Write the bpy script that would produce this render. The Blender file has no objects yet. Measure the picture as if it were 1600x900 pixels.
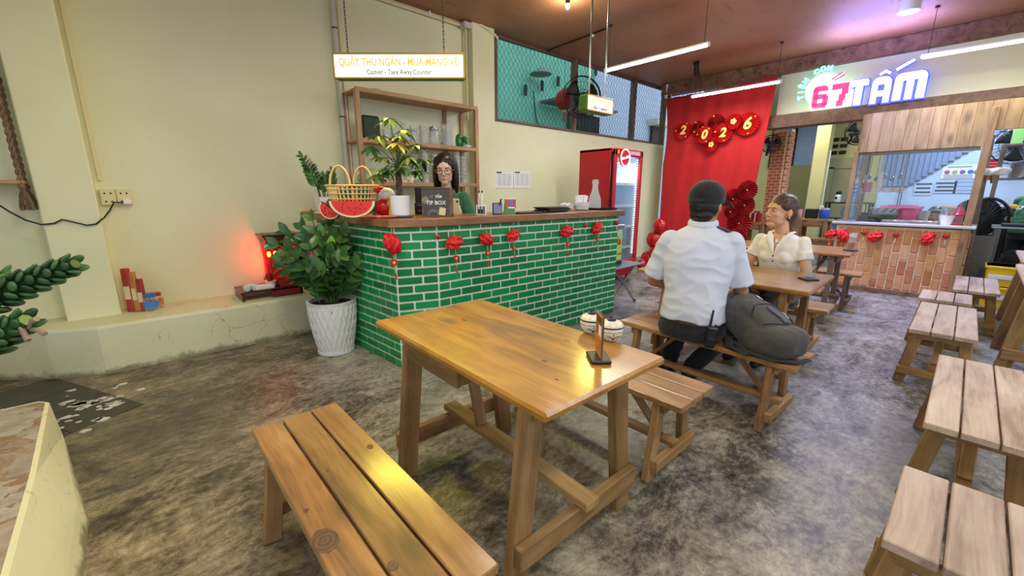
import bpy, bmesh, math, random
from mathutils.bvhtree import BVHTree
from mathutils import Vector, Matrix, Euler, noise as mnoise

scene = bpy.context.scene
COL = scene.collection
R = math.radians
# ------------------------------------------------------------------ camera
YAW, PITCH, EYE = 48.06, -13.02, 1.35
cam_data = bpy.data.cameras.new('camera')
cam_data.sensor_width = 36.0
cam_data.lens = 36.0 * 645.74 / 1600.0
cam_data.clip_start = 0.02
cam = bpy.data.objects.new('camera', cam_data)
COL.objects.link(cam)
cam.location = (0, 0, EYE)
cam.rotation_euler = (R(90 + PITCH), 0, R(YAW - 90))
scene.camera = cam
# ------------------------------------------------------------------ world
world = bpy.data.worlds.new('world')
scene.world = world
world.use_nodes = True
wb = world.node_tree.nodes['Background']
wb.inputs[0].default_value = (0.80, 0.90, 1.0, 1)
wb.inputs[1].default_value = 1.15
# ------------------------------------------------------------------ exposure
vs = scene.view_settings
vs.view_transform = 'Standard'
vs.look = 'None'
vs.exposure = 0.16
vs.gamma = 1.0
vs.use_curve_mapping = False
# ------------------------------------------------------------------ unseen lamps outside the frame, fill lamps among them
def lamp(name, kind, loc, energy, color=(1, 1, 1), size=0.3, rot=(0, 0, 0), size_y=None, spot=None, blend=0.6):
    d = bpy.data.lights.new(name, kind)
    d.energy = energy
    d.color = color
    if kind == 'AREA':
        d.size = size
        if size_y:
            d.shape = 'RECTANGLE'
            d.size_y = size_y
    else:
        d.shadow_soft_size = size
    if spot:
        d.spot_size = R(spot)
        d.spot_blend = blend
    o = bpy.data.objects.new(name, d)
    COL.objects.link(o)
    o.location = loc
    o.rotation_euler = rot
    return o
# assumed tubes over the seating, plus added fill lamps
lamp('unseen_overhead_light', 'AREA', (0.6, -0.6, 3.2), 42, (1.0, 0.95, 0.85), 1.3, (0, 0, 0), 0.3)
lamp('unseen_overhead_light', 'AREA', (3.4, -0.9, 3.0), 40, (0.95, 0.96, 1.0), 1.3, (0, 0, 0), 0.3)
lamp('unseen_overhead_light', 'AREA', (0.4, 2.0, 2.75), 24, (1.0, 0.93, 0.74), 0.6, (0, 0, 0), 0.6)  # added fill lamp near the left wall, no fitting hangs here
lamp('unseen_overhead_light', 'AREA', (5.6, 0.6, 3.2), 30, (0.95, 0.96, 1.0), 1.3, (0, 0, 0), 0.3)
lamp('unseen_overhead_light', 'AREA', (2.4, 2.7, 3.1), 14, (1.0, 0.92, 0.72), 0.6, (0, 0, 0), 0.3)  # added fill lamp above the counter, no fitting hangs here
# kitchen and alley behind
lamp('kitchen_tube_light', 'AREA', (9.6, 0.2, 3.0), 75, (0.62, 0.78, 1.0), 1.3, (0, 0, 0), 0.5)
lamp('corridor_tube_light', 'AREA', (10.4, 2.7, 3.1), 28, (1.0, 0.96, 0.80), 1.2, (0, 0, 0), 0.3)
# ------------------------------------------------------------------ helpers
def PXZ(x, y):
    yw, p = R(YAW), R(PITCH)
    f = Vector((math.cos(p) * math.cos(yw), math.cos(p) * math.sin(yw), math.sin(p)))
    r = f.cross(Vector((0, 0, 1))).normalized()
    u = r.cross(f)
    return f + r * ((x - 800) / 645.74) - u * ((y - 450) / 645.74)
EYEV = Vector((0, 0, EYE))
def atX(x, y, X):          # where the photo's pixel meets the plane X
    d = PXZ(x, y); return EYEV + d * (X / d.x)
def atY(x, y, Y):
    d = PXZ(x, y); return EYEV + d * (Y / d.y)
def atZ(x, y, z):
    d = PXZ(x, y); return EYEV + d * ((z - EYE) / d.z)

def V(*a): return Vector(a)
def frame(p, q, up=(0, 0, 1)):
    """matrix: origin mid p-q, X along p-q, Z near up"""
    p, q, up = Vector(p), Vector(q), Vector(up)
    x = (q - p).normalized()
    y = up.cross(x)
    if y.length < 1e-5:
        y = Vector((0, 1, 0)).cross(x)
        if y.length < 1e-5: y = Vector((1, 0, 0)).cross(x)
    y.normalize()
    z = x.cross(y)
    M = Matrix((x, y, z)).transposed().to_4x4()
    M.translation = (p + q) / 2
    return M

class MB:
    def __init__(self): self.v = []; self.f = []
    def add(self, vs, fs, M=None):
        n = len(self.v)
        if M is not None: vs = [M @ Vector(a) for a in vs]
        self.v += [tuple(a) for a in vs]
        self.f += [tuple(i + n for i in f) for f in fs]
        return self
    def box(self, c, s, b=0.0, M=None, rz=0):
        T = Matrix.Translation(c) @ Matrix.Rotation(rz, 4, 'Z')
        if M is not None: T = M @ T
        h = [k / 2 for k in s]
        if b <= 0:
            vs = [(x * h[0], y * h[1], z * h[2]) for x in (-1, 1) for y in (-1, 1) for z in (-1, 1)]
            fs = [(0, 1, 3, 2), (4, 6, 7, 5), (0, 4, 5, 1), (2, 3, 7, 6), (0, 2, 6, 4), (1, 5, 7, 3)]
            return self.add(vs, fs, T)
        b = min(b, min(h) * 0.95)
        vs = []; idx = {}
        for x in (-1, 1):
            for y in (-1, 1):
                for z in (-1, 1):
                    sg = (x, y, z)
                    for k in range(3):
                        idx[(sg, k)] = len(vs)
                        vs.append(tuple(sg[i] * (h[i] - (0 if i == k else b)) for i in range(3)))
        fs = []
        for k in range(3):
            o = [i for i in range(3) if i != k]
            for s_ in (-1, 1):
                q = []
                for a, c_ in ((-1, -1), (1, -1), (1, 1), (-1, 1)):
                    sg = [0, 0, 0]; sg[k] = s_; sg[o[0]] = a; sg[o[1]] = c_
                    q.append(idx[(tuple(sg), k)])
                fs.append(tuple(q))
        for m in range(3):
            o = [i for i in range(3) if i != m]
            for a in (-1, 1):
                for c_ in (-1, 1):
                    s1 = [0, 0, 0]; s1[o[0]] = a; s1[o[1]] = c_
                    s2 = list(s1); s1[m] = -1; s2[m] = 1
                    s1, s2 = tuple(s1), tuple(s2)
                    fs.append((idx[(s1, o[0])], idx[(s2, o[0])], idx[(s2, o[1])], idx[(s1, o[1])]))
        for x in (-1, 1):
            for y in (-1, 1):
                for z in (-1, 1):
                    fs.append(tuple(idx[((x, y, z), k)] for k in range(3)))
        return self.add(vs, fs, T)
    def beam(self, p, q, w, t, b=0.0, up=(0, 0, 1)):
        L = (Vector(q) - Vector(p)).length
        return self.box((0, 0, 0), (L, w, t), b, frame(p, q, up))
    def rings(self, rs, cap=True, close=False):
        n = len(rs[0]); vs = [p for r in rs for p in r]; fs = []
        m = len(rs)
        for i in range(m if close else m - 1):
            a = i * n; c_ = ((i + 1) % m) * n
            for j in range(n):
                k = (j + 1) % n
                fs.append((a + j, a + k, c_ + k, c_ + j))
        if cap and not close:
            fs.append(tuple(range(n))[::-1]); fs.append(tuple((m - 1) * n + j for j in range(n)))
        return self.add(vs, fs)
    def lathe(self, prof, n=24, c=(0, 0, 0), M=None, cap=True):
        rs = []
        for r, z in prof:
            rs.append([(c[0] + r * math.cos(2 * math.pi * j / n), c[1] + r * math.sin(2 * math.pi * j / n), c[2] + z) for j in range(n)])
        k = len(self.v)
        self.rings(rs, cap)
        if M is not None:
            for i in range(k, len(self.v)): self.v[i] = tuple(M @ Vector(self.v[i]))
        return self
    def cyl(self, p, q, r0, r1=None, n=12, cap=True):
        if r1 is None: r1 = r0
        return self.tube([p, q], [r0, r1], n, cap)
    def tube(self, pts, rad, n=8, cap=True, close=False, flat=1.0):
        pts = [Vector(p) for p in pts]
        if not isinstance(rad, (list, tuple)): rad = [rad] * len(pts)
        rs = []; m = len(pts); up = None
        for i, p in enumerate(pts):
            if close: d = pts[(i + 1) % m] - pts[i - 1]
            else: d = pts[min(i + 1, m - 1)] - pts[max(i - 1, 0)]
            d.normalize()
            if up is None:
                up = Vector((0, 0, 1)) if abs(d.z) < 0.9 else Vector((0, 1, 0))
            a = d.cross(up)
            if a.length < 1e-4: a = d.cross(Vector((1, 0.3, 0)))
            a.normalize(); b = a.cross(d).normalized()
            up = b
            rs.append([tuple(p + a * (rad[i] * math.cos(2 * math.pi * j / n)) + b * (flat * rad[i] * math.sin(2 * math.pi * j / n))) for j in range(n)])
        return self.rings(rs, cap, close)
    def ell(self, c, r, n=16, m=10, M=None):
        vs = [(0, 0, -1)]; fs = []
        for i in range(1, m):
            t = math.pi * i / m - math.pi / 2
            for j in range(n):
                a = 2 * math.pi * j / n
                vs.append((math.cos(t) * math.cos(a), math.cos(t) * math.sin(a), math.sin(t)))
        vs.append((0, 0, 1))
        for j in range(n):
            k = (j + 1) % n
            fs.append((0, 1 + k, 1 + j))
            for i in range(m - 2):
                a = 1 + i * n; b = a + n
                fs.append((a + j, a + k, b + k, b + j))
            a = 1 + (m - 2) * n
            fs.append((a + j, a + k, len(vs) - 1))
        if not isinstance(r, (tuple, list)): r = (r, r, r)
        T = Matrix.Translation(c) @ (M if M is not None else Matrix.Identity(4)) @ Matrix.Diagonal((r[0], r[1], r[2], 1))
        return self.add(vs, fs, T)
    def prism(self, pts, z0, z1, M=None):
        n = len(pts)
        vs = [(x, y, z0) for x, y in pts] + [(x, y, z1) for x, y in pts]
        fs = [tuple(range(n))[::-1], tuple(range(n, 2 * n))] + [(i, (i + 1) % n, n + (i + 1) % n, n + i) for i in range(n)]
        return self.add(vs, fs, M)
    def cap_(self, p, rp, q, rq, n=14):
        """tapered capsule"""
        p, q = Vector(p), Vector(q)
        M = frame(p, q); M.translation = (0, 0, 0)
        L = (q - p).length; rs = []
        for k in range(1, 6):
            a = math.pi / 2 * k / 5
            rs.append((-rp * math.cos(a), rp * math.sin(a)))
        for k in range(0, 5):
            a = math.pi / 2 * k / 5
            rs.append((L + rq * math.sin(a), rq * math.cos(a)))
        rr = [[tuple(p + M @ Vector((x, r * math.cos(2 * math.pi * j / n), r * math.sin(2 * math.pi * j / n)))) for j in range(n)] for x, r in rs]
        return self.rings(rr)
    def grid(self, fn, nu, nv):
        vs = [fn(i / nu, j / nv) for i in range(nu + 1) for j in range(nv + 1)]
        fs = [(i * (nv + 1) + j, (i + 1) * (nv + 1) + j, (i + 1) * (nv + 1) + j + 1, i * (nv + 1) + j + 1) for i in range(nu) for j in range(nv)]
        return self.add(vs, fs)
    def mesh(self, name, mat, smooth=None):
        me = bpy.data.meshes.new(name)
        me.from_pydata(self.v, [], self.f)
        bm = bmesh.new(); bm.from_mesh(me)
        bmesh.ops.recalc_face_normals(bm, faces=bm.faces)
        bm.to_mesh(me); bm.free()
        if mat: me.materials.append(mat)
        if smooth:
            me.shade_smooth()
            me.set_sharp_from_angle(angle=R(smooth))
        return me
    def build(self, name, mat, parent=None, smooth=None, loc=None):
        return place(name, self.mesh(name, mat, smooth), parent, Matrix.Translation(loc) if loc is not None else None)

def place(name, me, parent=None, M=None):
    o = bpy.data.objects.new(name, me)
    COL.objects.link(o)
    if parent is not None: o.parent = parent
    if M is not None: o.matrix_basis = M
    return o
def thing(name, label, cat, loc=(0, 0, 0), rz=0, group=None):
    o = bpy.data.objects.new(name, None)
    COL.objects.link(o)
    o.empty_display_size = 0.1
    o.location = loc; o.rotation_euler = (0, 0, rz)
    return tag(o, label, cat, group)
def tag(o, label=None, cat=None, group=None, kind=None):
    if label: o['label'] = label
    if cat: o['category'] = cat
    if group: o['group'] = group
    if kind: o['kind'] = kind
    return o
def struct(name, mb, mat, parent=None, smooth=None, label=None):
    o = mb.build(name, mat, parent, smooth)
    o['kind'] = 'structure'
    if label: o['label'] = label
    return o
def copy_tree(o, parent=None):
    c = o.copy(); COL.objects.link(c)
    if parent is not None: c.parent = parent
    for ch in list(o.children): copy_tree(ch, c)
    return c
BOXES = {}
def plank(name, p, q, w, t, mat, parent=None, up=(0, 0, 1), b=0.004):
    """one board from p to q as an object whose own X runs along the grain"""
    L = (Vector(q) - Vector(p)).length
    key = (round(L, 3), round(w, 3), round(t, 3), b, mat.name)
    if key not in BOXES:
        BOXES[key] = MB().box((0, 0, 0), (L, w, t), b).mesh(name, mat)
    return place(name, BOXES[key], parent, frame(p, q, up))
def text(name, s, size, mat, parent, M, ext=0.002, bold=0.0, align='CENTER', sx=1.0, shear=0.0):
    cu = bpy.data.curves.new(name, 'FONT')
    cu.body = s; cu.size = size; cu.extrude = ext; cu.offset = bold
    cu.align_x = align; cu.align_y = 'CENTER'; cu.shear = shear; cu.resolution_u = 3
    o = bpy.data.objects.new(name, cu)
    COL.objects.link(o)
    dg = bpy.context.evaluated_depsgraph_get()
    me = bpy.data.meshes.new_from_object(o.evaluated_get(dg))
    bpy.data.objects.remove(o)
    me.name = name
    me.materials.clear(); me.materials.append(mat)
    r = place(name, me, parent, M @ Matrix.Diagonal((sx, 1, 1, 1)))
    return r
def upright(loc, yaw, tilt=0):
    """matrix for lettering: X to the reader's right, Y up, Z towards the reader who looks along yaw"""
    return Matrix.Translation(loc) @ Matrix.Rotation(yaw - math.pi / 2, 4, 'Z') @ Matrix.Rotation(math.pi / 2 - tilt, 4, 'X')
def blob(mb, voxel, smooth_it=3, fold=0.0, fscale=6.0, seed=0):
    """fuse overlapping closed pieces into one continuous skin"""
    me = bpy.data.meshes.new('tmp'); me.from_pydata(mb.v, [], mb.f)
    bm = bmesh.new(); bm.from_mesh(me); bmesh.ops.recalc_face_normals(bm, faces=bm.faces); bm.to_mesh(me); bm.free()
    o = bpy.data.objects.new('tmp', me); COL.objects.link(o)
    m = o.modifiers.new('r', 'REMESH'); m.mode = 'VOXEL'; m.voxel_size = voxel; m.use_smooth_shade = True
    s = o.modifiers.new('s', 'SMOOTH'); s.factor = 0.5; s.iterations = smooth_it
    dg = bpy.context.evaluated_depsgraph_get()
    me2 = bpy.data.meshes.new_from_object(o.evaluated_get(dg))
    bpy.data.objects.remove(o)
    if fold:
        me2.update()
        ns = [Vector(v.normal) for v in me2.vertices]
        for v, n in zip(me2.vertices, ns):
            c = v.co * fscale + Vector((seed, seed * 2, 0))
            w = mnoise.noise(Vector((c.x, c.y, c.z * 1.6)) + 0.6 * mnoise.noise_vector(c * 0.7))
            w = 1 - abs(w) * 2.2
            v.co = v.co + n * (fold * w)
    me2.shade_smooth()
    return me2
def setmat(me, mat):
    me.materials.clear(); me.materials.append(mat); return me
# ------------------------------------------------------------------ materials
def lin(h):
    h = h.lstrip('#'); o = []
    for i in (0, 2, 4):
        c = int(h[i:i + 2], 16) / 255
        o.append(c / 12.92 if c <= 0.04045 else ((c + 0.055) / 1.055) ** 2.4)
    return (*o, 1)
class NT:
    def __init__(self, name):
        self.m = bpy.data.materials.new(name); self.m.use_nodes = True
        self.t = self.m.node_tree; self.b = self.t.nodes['Principled BSDF']
    def n(self, ty, **kw):
        x = self.t.nodes.new(ty)
        for k, v in kw.items():
            if k in x.inputs: self.set(x.inputs[k], v)
            else: setattr(x, k, v)
        return x
    def set(self, sock, v):
        if hasattr(v, 'is_output') or isinstance(v, bpy.types.NodeSocket): self.t.links.new(v, sock)
        else: sock.default_value = v
    def link(self, a, b): self.t.links.new(a, b)
    def math(self, op, a, b=0.0, c=None, clamp=False):
        x = self.t.nodes.new('ShaderNodeMath'); x.operation = op; x.use_clamp = clamp
        self.set(x.inputs[0], a); self.set(x.inputs[1], b)
        if c is not None: self.set(x.inputs[2], c)
        return x.outputs[0]
    def vmath(self, op, a, b=(0, 0, 0)):
        x = self.t.nodes.new('ShaderNodeVectorMath'); x.operation = op
        self.set(x.inputs[0], a); self.set(x.inputs[1], b)
        return x.outputs[0]
    def obj(self): return self.n('ShaderNodeTexCoord').outputs['Object']
    def rnd(self): return self.n('ShaderNodeObjectInfo').outputs['Random']
    def noise(self, vec, scale, detail=3, rough=0.55, dist=0.0):
        x = self.n('ShaderNodeTexNoise', Scale=scale, Detail=detail, Roughness=rough, Distortion=dist)
        if vec is not None: self.link(vec, x.inputs['Vector'])
        return x.outputs['Fac']
    def ramp(self, fac, stops):
        x = self.t.nodes.new('ShaderNodeValToRGB'); e = x.color_ramp.elements
        while len(e) < len(stops): e.new(0.5)
        for i, (p, c) in enumerate(stops):
            e[i].position = p; e[i].color = c if not isinstance(c, (int, float)) else (c, c, c, 1)
        self.link(fac, x.inputs[0]); return x.outputs[0]
    def mix(self, fac, a, b, blend='MIX'):
        x = self.t.nodes.new('ShaderNodeMix'); x.data_type = 'RGBA'; x.blend_type = blend
        self.set(x.inputs[0], fac); self.set(x.inputs[6], a); self.set(x.inputs[7], b)
        return x.outputs[2]
    def bump(self, h, strength=0.2, dist=0.01):
        x = self.n('ShaderNodeBump', Strength=strength, Distance=dist, Height=h)
        self.link(x.outputs[0], self.b.inputs['Normal'])
    def base(self, c): self.set(self.b.inputs['Base Color'], c)
    def rough(self, r): self.set(self.b.inputs['Roughness'], r)
def plain(name, col, rough=0.5, metal=0.0, var=0.0, emit=0.0, alpha=None, spec=None, trans=0.0, coat=0.0, sheen=0.0):
    g = NT(name); c = lin(col) if isinstance(col, str) else col
    if var:
        f = g.noise(g.obj(), 9, 4)
        d = tuple(k * (1 - var) for k in c[:3]) + (1,); l = tuple(min(1, k * (1 + var)) for k in c[:3]) + (1,)
        g.base(g.ramp(f, [(0.3, d), (0.7, l)]))
    else: g.base(c)
    g.rough(rough); g.b.inputs['Metallic'].default_value = metal
    if emit:
        g.set(g.b.inputs['Emission Color'], c); g.b.inputs['Emission Strength'].default_value = emit
    if spec is not None: g.b.inputs['Specular IOR Level'].default_value = spec
    if trans: g.b.inputs['Transmission Weight'].default_value = trans; g.b.inputs['IOR'].default_value = 1.45
    if coat: g.b.inputs['Coat Weight'].default_value = coat; g.b.inputs['Coat Roughness'].default_value = 0.08
    if sheen: g.b.inputs['Sheen Weight'].default_value = sheen
    return g.m
def thin_glass(name, tint=(0.9, 0.97, 1, 1), clear=0.88, rough=0.03):
    g = NT(name); t = g.t
    tr = g.n('ShaderNodeBsdfTransparent', Color=tint); gl = g.n('ShaderNodeBsdfGlossy', Roughness=rough)
    fr = g.n('ShaderNodeLayerWeight', Blend=0.35)
    f = g.math('MULTIPLY_ADD', fr.outputs['Fresnel'], 0.6, 1 - clear, True)
    mx = t.nodes.new('ShaderNodeMixShader'); g.link(f, mx.inputs[0]); g.link(tr.outputs[0], mx.inputs[1]); g.link(gl.outputs[0], mx.inputs[2])
    g.link(mx.outputs[0], t.nodes['Material Output'].inputs['Surface'])
    return g.m
def frosted(name):
    g = NT(name); t = g.t
    tr = g.n('ShaderNodeBsdfTransparent', Color=(0.95, 0.97, 0.97, 1)); df = g.n('ShaderNodeBsdfDiffuse', Color=(0.85, 0.88, 0.88, 1)); gl = g.n('ShaderNodeBsdfGlossy', Roughness=0.1)
    fr = g.n('ShaderNodeLayerWeight', Blend=0.45)
    a = t.nodes.new('ShaderNodeMixShader'); g.link(g.math('MULTIPLY_ADD', fr.outputs['Facing'], 0.5, 0.12, True), a.inputs[0]); g.link(tr.outputs[0], a.inputs[1]); g.link(df.outputs[0], a.inputs[2])
    b = t.nodes.new('ShaderNodeMixShader'); g.link(g.math('MULTIPLY_ADD', fr.outputs['Fresnel'], 0.25, 0.02, True), b.inputs[0]); g.link(a.outputs[0], b.inputs[1]); g.link(gl.outputs[0], b.inputs[2])
    g.link(b.outputs[0], t.nodes['Material Output'].inputs['Surface'])
    return g.m
def wood(name, dark, mid, light, rough=0.42, coat=0.0, knots=0.5, gscale=1.0, tone=0.34):
    g = NT(name)
    r = g.rnd()
    off = g.n('ShaderNodeCombineXYZ')
    for i, k in enumerate((37.0, 53.0, 71.0)): g.link(g.math('MULTIPLY', r, k), off.inputs[i])
    p = g.vmath('ADD', g.obj(), off.outputs[0])
    warp = g.n('ShaderNodeTexNoise', Scale=2.2 * gscale, Detail=2.0); g.link(p, warp.inputs['Vector'])
    pw = g.vmath('ADD', p, g.vmath('MULTIPLY', warp.outputs['Color'], (0.10, 0.05, 0.05)))
    broad = g.noise(g.vmath('MULTIPLY', pw, (1.3 * gscale, 11 * gscale, 11 * gscale)), 1.0, 4, 0.6, 0.8)
    fine = g.noise(g.vmath('MULTIPLY', pw, (5, 95, 95)), 1.0, 3, 0.6)
    blot = g.noise(p, 4.0 * gscale, 4, 0.6)
    f = g.math('ADD', g.math('MULTIPLY', broad, 0.60), g.math('ADD', g.math('MULTIPLY', fine, 0.20), g.math('MULTIPLY', blot, 0.28)))
    c = g.ramp(f, [(0.36, lin(dark)), (0.52, lin(mid)), (0.70, lin(light))])
    # knots
    vo = g.n('ShaderNodeTexVoronoi', Scale=1.0); g.link(g.vmath('MULTIPLY', pw, (3.0, 7.0, 7.0)), vo.inputs['Vector'])
    sel = g.math('GREATER_THAN', g.n('ShaderNodeSeparateColor', Color=vo.outputs['Color']).outputs[0], 1 - knots * 0.55)
    kd = g.math('MULTIPLY', g.ramp(vo.outputs['Distance'], [(0.03, 1.0), (0.10, 0.75), (0.30, 0.0)]), sel)
    c = g.mix(g.math('MULTIPLY', kd, 0.72), c, tuple(k * 0.35 for k in lin(dark)[:3]) + (1,))
    # every board its own tone
    hv = g.n('ShaderNodeHueSaturation', Color=c)
    g.link(g.math('MULTIPLY_ADD', r, tone, 1.01 - tone / 2), hv.inputs['Value'])
    g.link(g.math('MULTIPLY_ADD', g.math('FRACT', g.math('MULTIPLY', r, 17.3)), 0.018, 0.491), hv.inputs['Hue'])
    g.base(hv.outputs[0])
    g.set(g.b.inputs['Roughness'], g.math('MULTIPLY_ADD', blot, 0.25, rough - 0.12))
    g.bump(g.math('SUBTRACT', fine, g.math('MULTIPLY', kd, 0.6)), 0.16, 0.004)
    if coat: g.b.inputs['Coat Weight'].default_value = coat; g.b.inputs['Coat Roughness'].default_value = 0.18
    return g.m
def paint(name, col, stain, rough=0.6, low=None, crack=False, bump=0.1):
    g = NT(name); p = g.obj()
    n1 = g.noise(p, 1.3, 4, 0.6); n2 = g.noise(p, 7, 5, 0.65, 0.4)
    c = g.mix(g.ramp(n1, [(0.42, 0.0), (0.75, 0.55)]), lin(col), lin(stain))
    c = g.mix(g.ramp(n2, [(0.62, 0.0), (0.80, 0.5)]), c, lin(stain))
    if low is not None:      # dirt splashed up from the floor, with its own ragged edge
        z = g.n('ShaderNodeSeparateXYZ', Vector=p).outputs[2]
        h = g.math('ADD', z, g.math('MULTIPLY', g.math('SUBTRACT', g.noise(p, 11, 5, 0.7), 0.5), 0.16))
        c = g.mix(g.ramp(h, [(low * 0.2, 0.85), (low, 0.0)]), c, lin('#7d7a5a'))
    if crack:
        vo = g.n('ShaderNodeTexVoronoi', Scale=3.2, feature='DISTANCE_TO_EDGE')
        w = g.n('ShaderNodeTexNoise', Scale=5.0, Detail=4.0); g.link(p, w.inputs['Vector'])
        g.link(g.vmath('ADD', p, g.vmath('MULTIPLY', w.outputs['Color'], (0.35, 0.35, 0.35))), vo.inputs['Vector'])
        k = g.math('MULTIPLY', g.ramp(vo.outputs['Distance'], [(0.0, 1.0), (0.012, 0.0)]), g.ramp(n1, [(0.45, 0.0), (0.6, 0.8)]))
        c = g.mix(k, c, lin('#8a8460'))
    g.base(c); g.rough(rough); g.bump(n2, bump, 0.01)
    return g.m

M = {}
M['wall'] = paint('cream_wall_paint', '#e8e8c2', '#dadbad', 0.55, bump=0.06)
M['ledge'] = paint('cream_ledge_paint', '#e4e4c2', '#d2d0a8', 0.6, low=0.055, crack=True, bump=0.2)
M['ceil'] = None
def mk_ceil():
    g = NT('brown_ceiling_paint'); p = g.obj()
    n1 = g.noise(p, 1.1, 4, 0.6); n2 = g.noise(g.vmath('MULTIPLY', p, (3, 9, 3)), 1.6, 6, 0.7, 0.5)
    c = g.ramp(n1, [(0.3, lin('#966848')), (0.7, lin('#aa7a58'))])
    c = g.mix(g.ramp(n2, [(0.56, 0.0), (0.70, 0.45)]), c, lin('#5e3c30'))
    g.base(c); g.rough(0.5); g.bump(n2, 0.15, 0.02); return g.m
M['ceil'] = mk_ceil()
def mk_floor():
    g = NT('worn_concrete'); p = g.obj()
    w = g.n('ShaderNodeTexNoise', Scale=1.7, Detail=3.0); g.link(p, w.inputs['Vector'])
    pw = g.vmath('ADD', p, g.vmath('MULTIPLY', w.outputs['Color'], (0.22, 0.22, 0)))
    big = g.noise(pw, 1.0, 5, 0.62, 0.5)
    mid = g.noise(g.vmath('MULTIPLY', pw, (1.0, 1.5, 1.0)), 5.0, 8, 0.74, 0.15)
    fine = g.noise(g.vmath('MULTIPLY', pw, (1.0, 1.25, 1.0)), 24, 8, 0.80, 0.1)
    speck = g.noise(p, 75, 3, 0.6)
    f = g.math('ADD', g.math('MULTIPLY', big, 0.42), g.math('ADD', g.math('MULTIPLY', mid, 0.40), g.math('MULTIPLY', fine, 0.42)))
    c = g.ramp(f, [(0.49, lin('#282622')), (0.565, lin('#5e5a52')), (0.635, lin('#959083')), (0.75, lin('#cfcaba'))])
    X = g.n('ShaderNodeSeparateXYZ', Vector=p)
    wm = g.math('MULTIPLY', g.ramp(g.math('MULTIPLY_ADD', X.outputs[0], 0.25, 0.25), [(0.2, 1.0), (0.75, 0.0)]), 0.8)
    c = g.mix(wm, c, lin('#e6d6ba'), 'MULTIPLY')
    c = g.mix(g.ramp(speck, [(0.66, 0.0), (0.72, 0.75)]), c, lin('#26241f'))
    # old damp stain spreading from the tiled corner, and a cooler grey towards the stall
    dl = g.n('ShaderNodeVectorMath', operation='LENGTH'); g.link(g.vmath('SUBTRACT', g.vmath('MULTIPLY', p, (0.9, 0.75, 0)), (-0.05, 2.25, 0)), dl.inputs[0])
    st = g.ramp(g.math('ADD', dl.outputs['Value'], g.math('MULTIPLY', mid, 0.7)), [(0.45, 0.75), (1.0, 0.0)])
    c = g.mix(st, c, lin('#3a3936'))
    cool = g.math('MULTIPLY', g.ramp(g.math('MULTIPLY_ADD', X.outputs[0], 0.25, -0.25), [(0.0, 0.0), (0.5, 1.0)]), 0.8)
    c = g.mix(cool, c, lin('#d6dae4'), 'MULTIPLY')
    # dark scuffs
    sc = g.noise(g.vmath('MULTIPLY', pw, (1.6, 3.2, 1)), 3.0, 7, 0.76, 0.2)
    c = g.mix(g.ramp(sc, [(0.60, 0.0), (0.74, 0.8)]), c, lin('#211f1d'))
    # pale plaster chips
    ch = g.noise(p, 15, 4, 0.6, 0.2)
    c = g.mix(g.ramp(ch, [(0.765, 0.0), (0.775, 0.85)]), c, lin('#d8d4cb'))
    g.base(c)
    g.set(g.b.inputs['Roughness'], g.ramp(mid, [(0.3, 0.24), (0.7, 0.46)]))
    g.bump(g.math('ADD', g.math('MULTIPLY', mid, 0.6), g.math('MULTIPLY', fine, 0.4)), 0.22, 0.012)
    return g.m
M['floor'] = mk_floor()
M['slab'] = None
def mk_plinth():
    g = NT('stained_plinth_top'); p = g.obj()
    n1 = g.noise(p, 3.5, 5, 0.6, 0.8); n2 = g.noise(p, 12, 5, 0.7)
    c = g.ramp(n2, [(0.3, lin('#8f897f')), (0.7, lin('#c4bcae'))])
    c = g.mix(g.ramp(n1, [(0.50, 0.0), (0.515, 1.0), (0.60, 0.25)]), c, lin('#93714c'))
    g.base(c); g.rough(0.45); g.bump(n2, 0.3, 0.01); return g.m
M['plinth_top'] = mk_plinth()
M['table'] = wood('varnished_table_wood', '#5e3812', '#96611f', '#b98238', 0.38, 0.75, 0.6, 0.8)
M['bench'] = wood('oiled_bench_wood', '#5f4020', '#946a36', '#b68d54', 0.45, 0.85, 0.6, 0.9)
M['bench_leg'] = wood('rough_leg_wood', '#5b4124', '#8d693e', '#b08c5c', 0.52, 0.0, 0.35, 0.9)
M['bench_cool_light'] = wood('worn_bench_wood_cool_light', '#755f4e', '#aa9380', '#c6b19e', 0.46, 0.1, 0.45, 0.9)  # bench wood with the right side's bluish light painted into its colour
M['counter_wood'] = wood('brown_counter_wood', '#4e3018', '#7c5430', '#9a7048', 0.42, 0.2, 0.3, 0.8)
M['fascia'] = wood('knotty_pine_board', '#6b5230', '#8e7249', '#a5895c', 0.5, 0.0, 1.1, 1.0, 0.10)
M['beam'] = wood('dark_beam_wood', '#4c3322', '#725138', '#8c6a4c', 0.55, 0.0, 0.6, 1.0)
M['shelf'] = wood('light_shelf_wood', '#85603c', '#ab835a', '#c6a27a', 0.5, 0.0, 0.2, 1.0)
M['darkwood'] = wood('dark_red_wood', '#2a1510', '#45241a', '#5d3424', 0.35, 0.2, 0.1, 1.0)
M['grey_wood'] = wood('grey_post_wood', '#43342c', '#665248', '#7c685c', 0.6, 0.0, 0.3, 1.0)
def mk_brick(name, a, b, rough=0.45, bump=0.25):
    g = NT(name); r = g.rnd(); p = g.vmath('ADD', g.obj(), g.n('ShaderNodeCombineXYZ', X=g.math('MULTIPLY', r, 40.0)).outputs[0])
    n = g.noise(p, 26, 5, 0.65); f = g.math('ADD', g.math('MULTIPLY', n, 0.5), g.math('MULTIPLY', r, 0.5))
    g.base(g.ramp(f, [(0.2, lin(a)), (0.8, lin(b))])); g.rough(rough); g.bump(n, bump, 0.004); return g.m
M['green_brick'] = mk_brick('green_painted_brick', '#04713a', '#0d9a50', 0.42)
M['mortar'] = plain('white_painted_mortar', '#e6eee6', 0.6, var=0.06)
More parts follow.
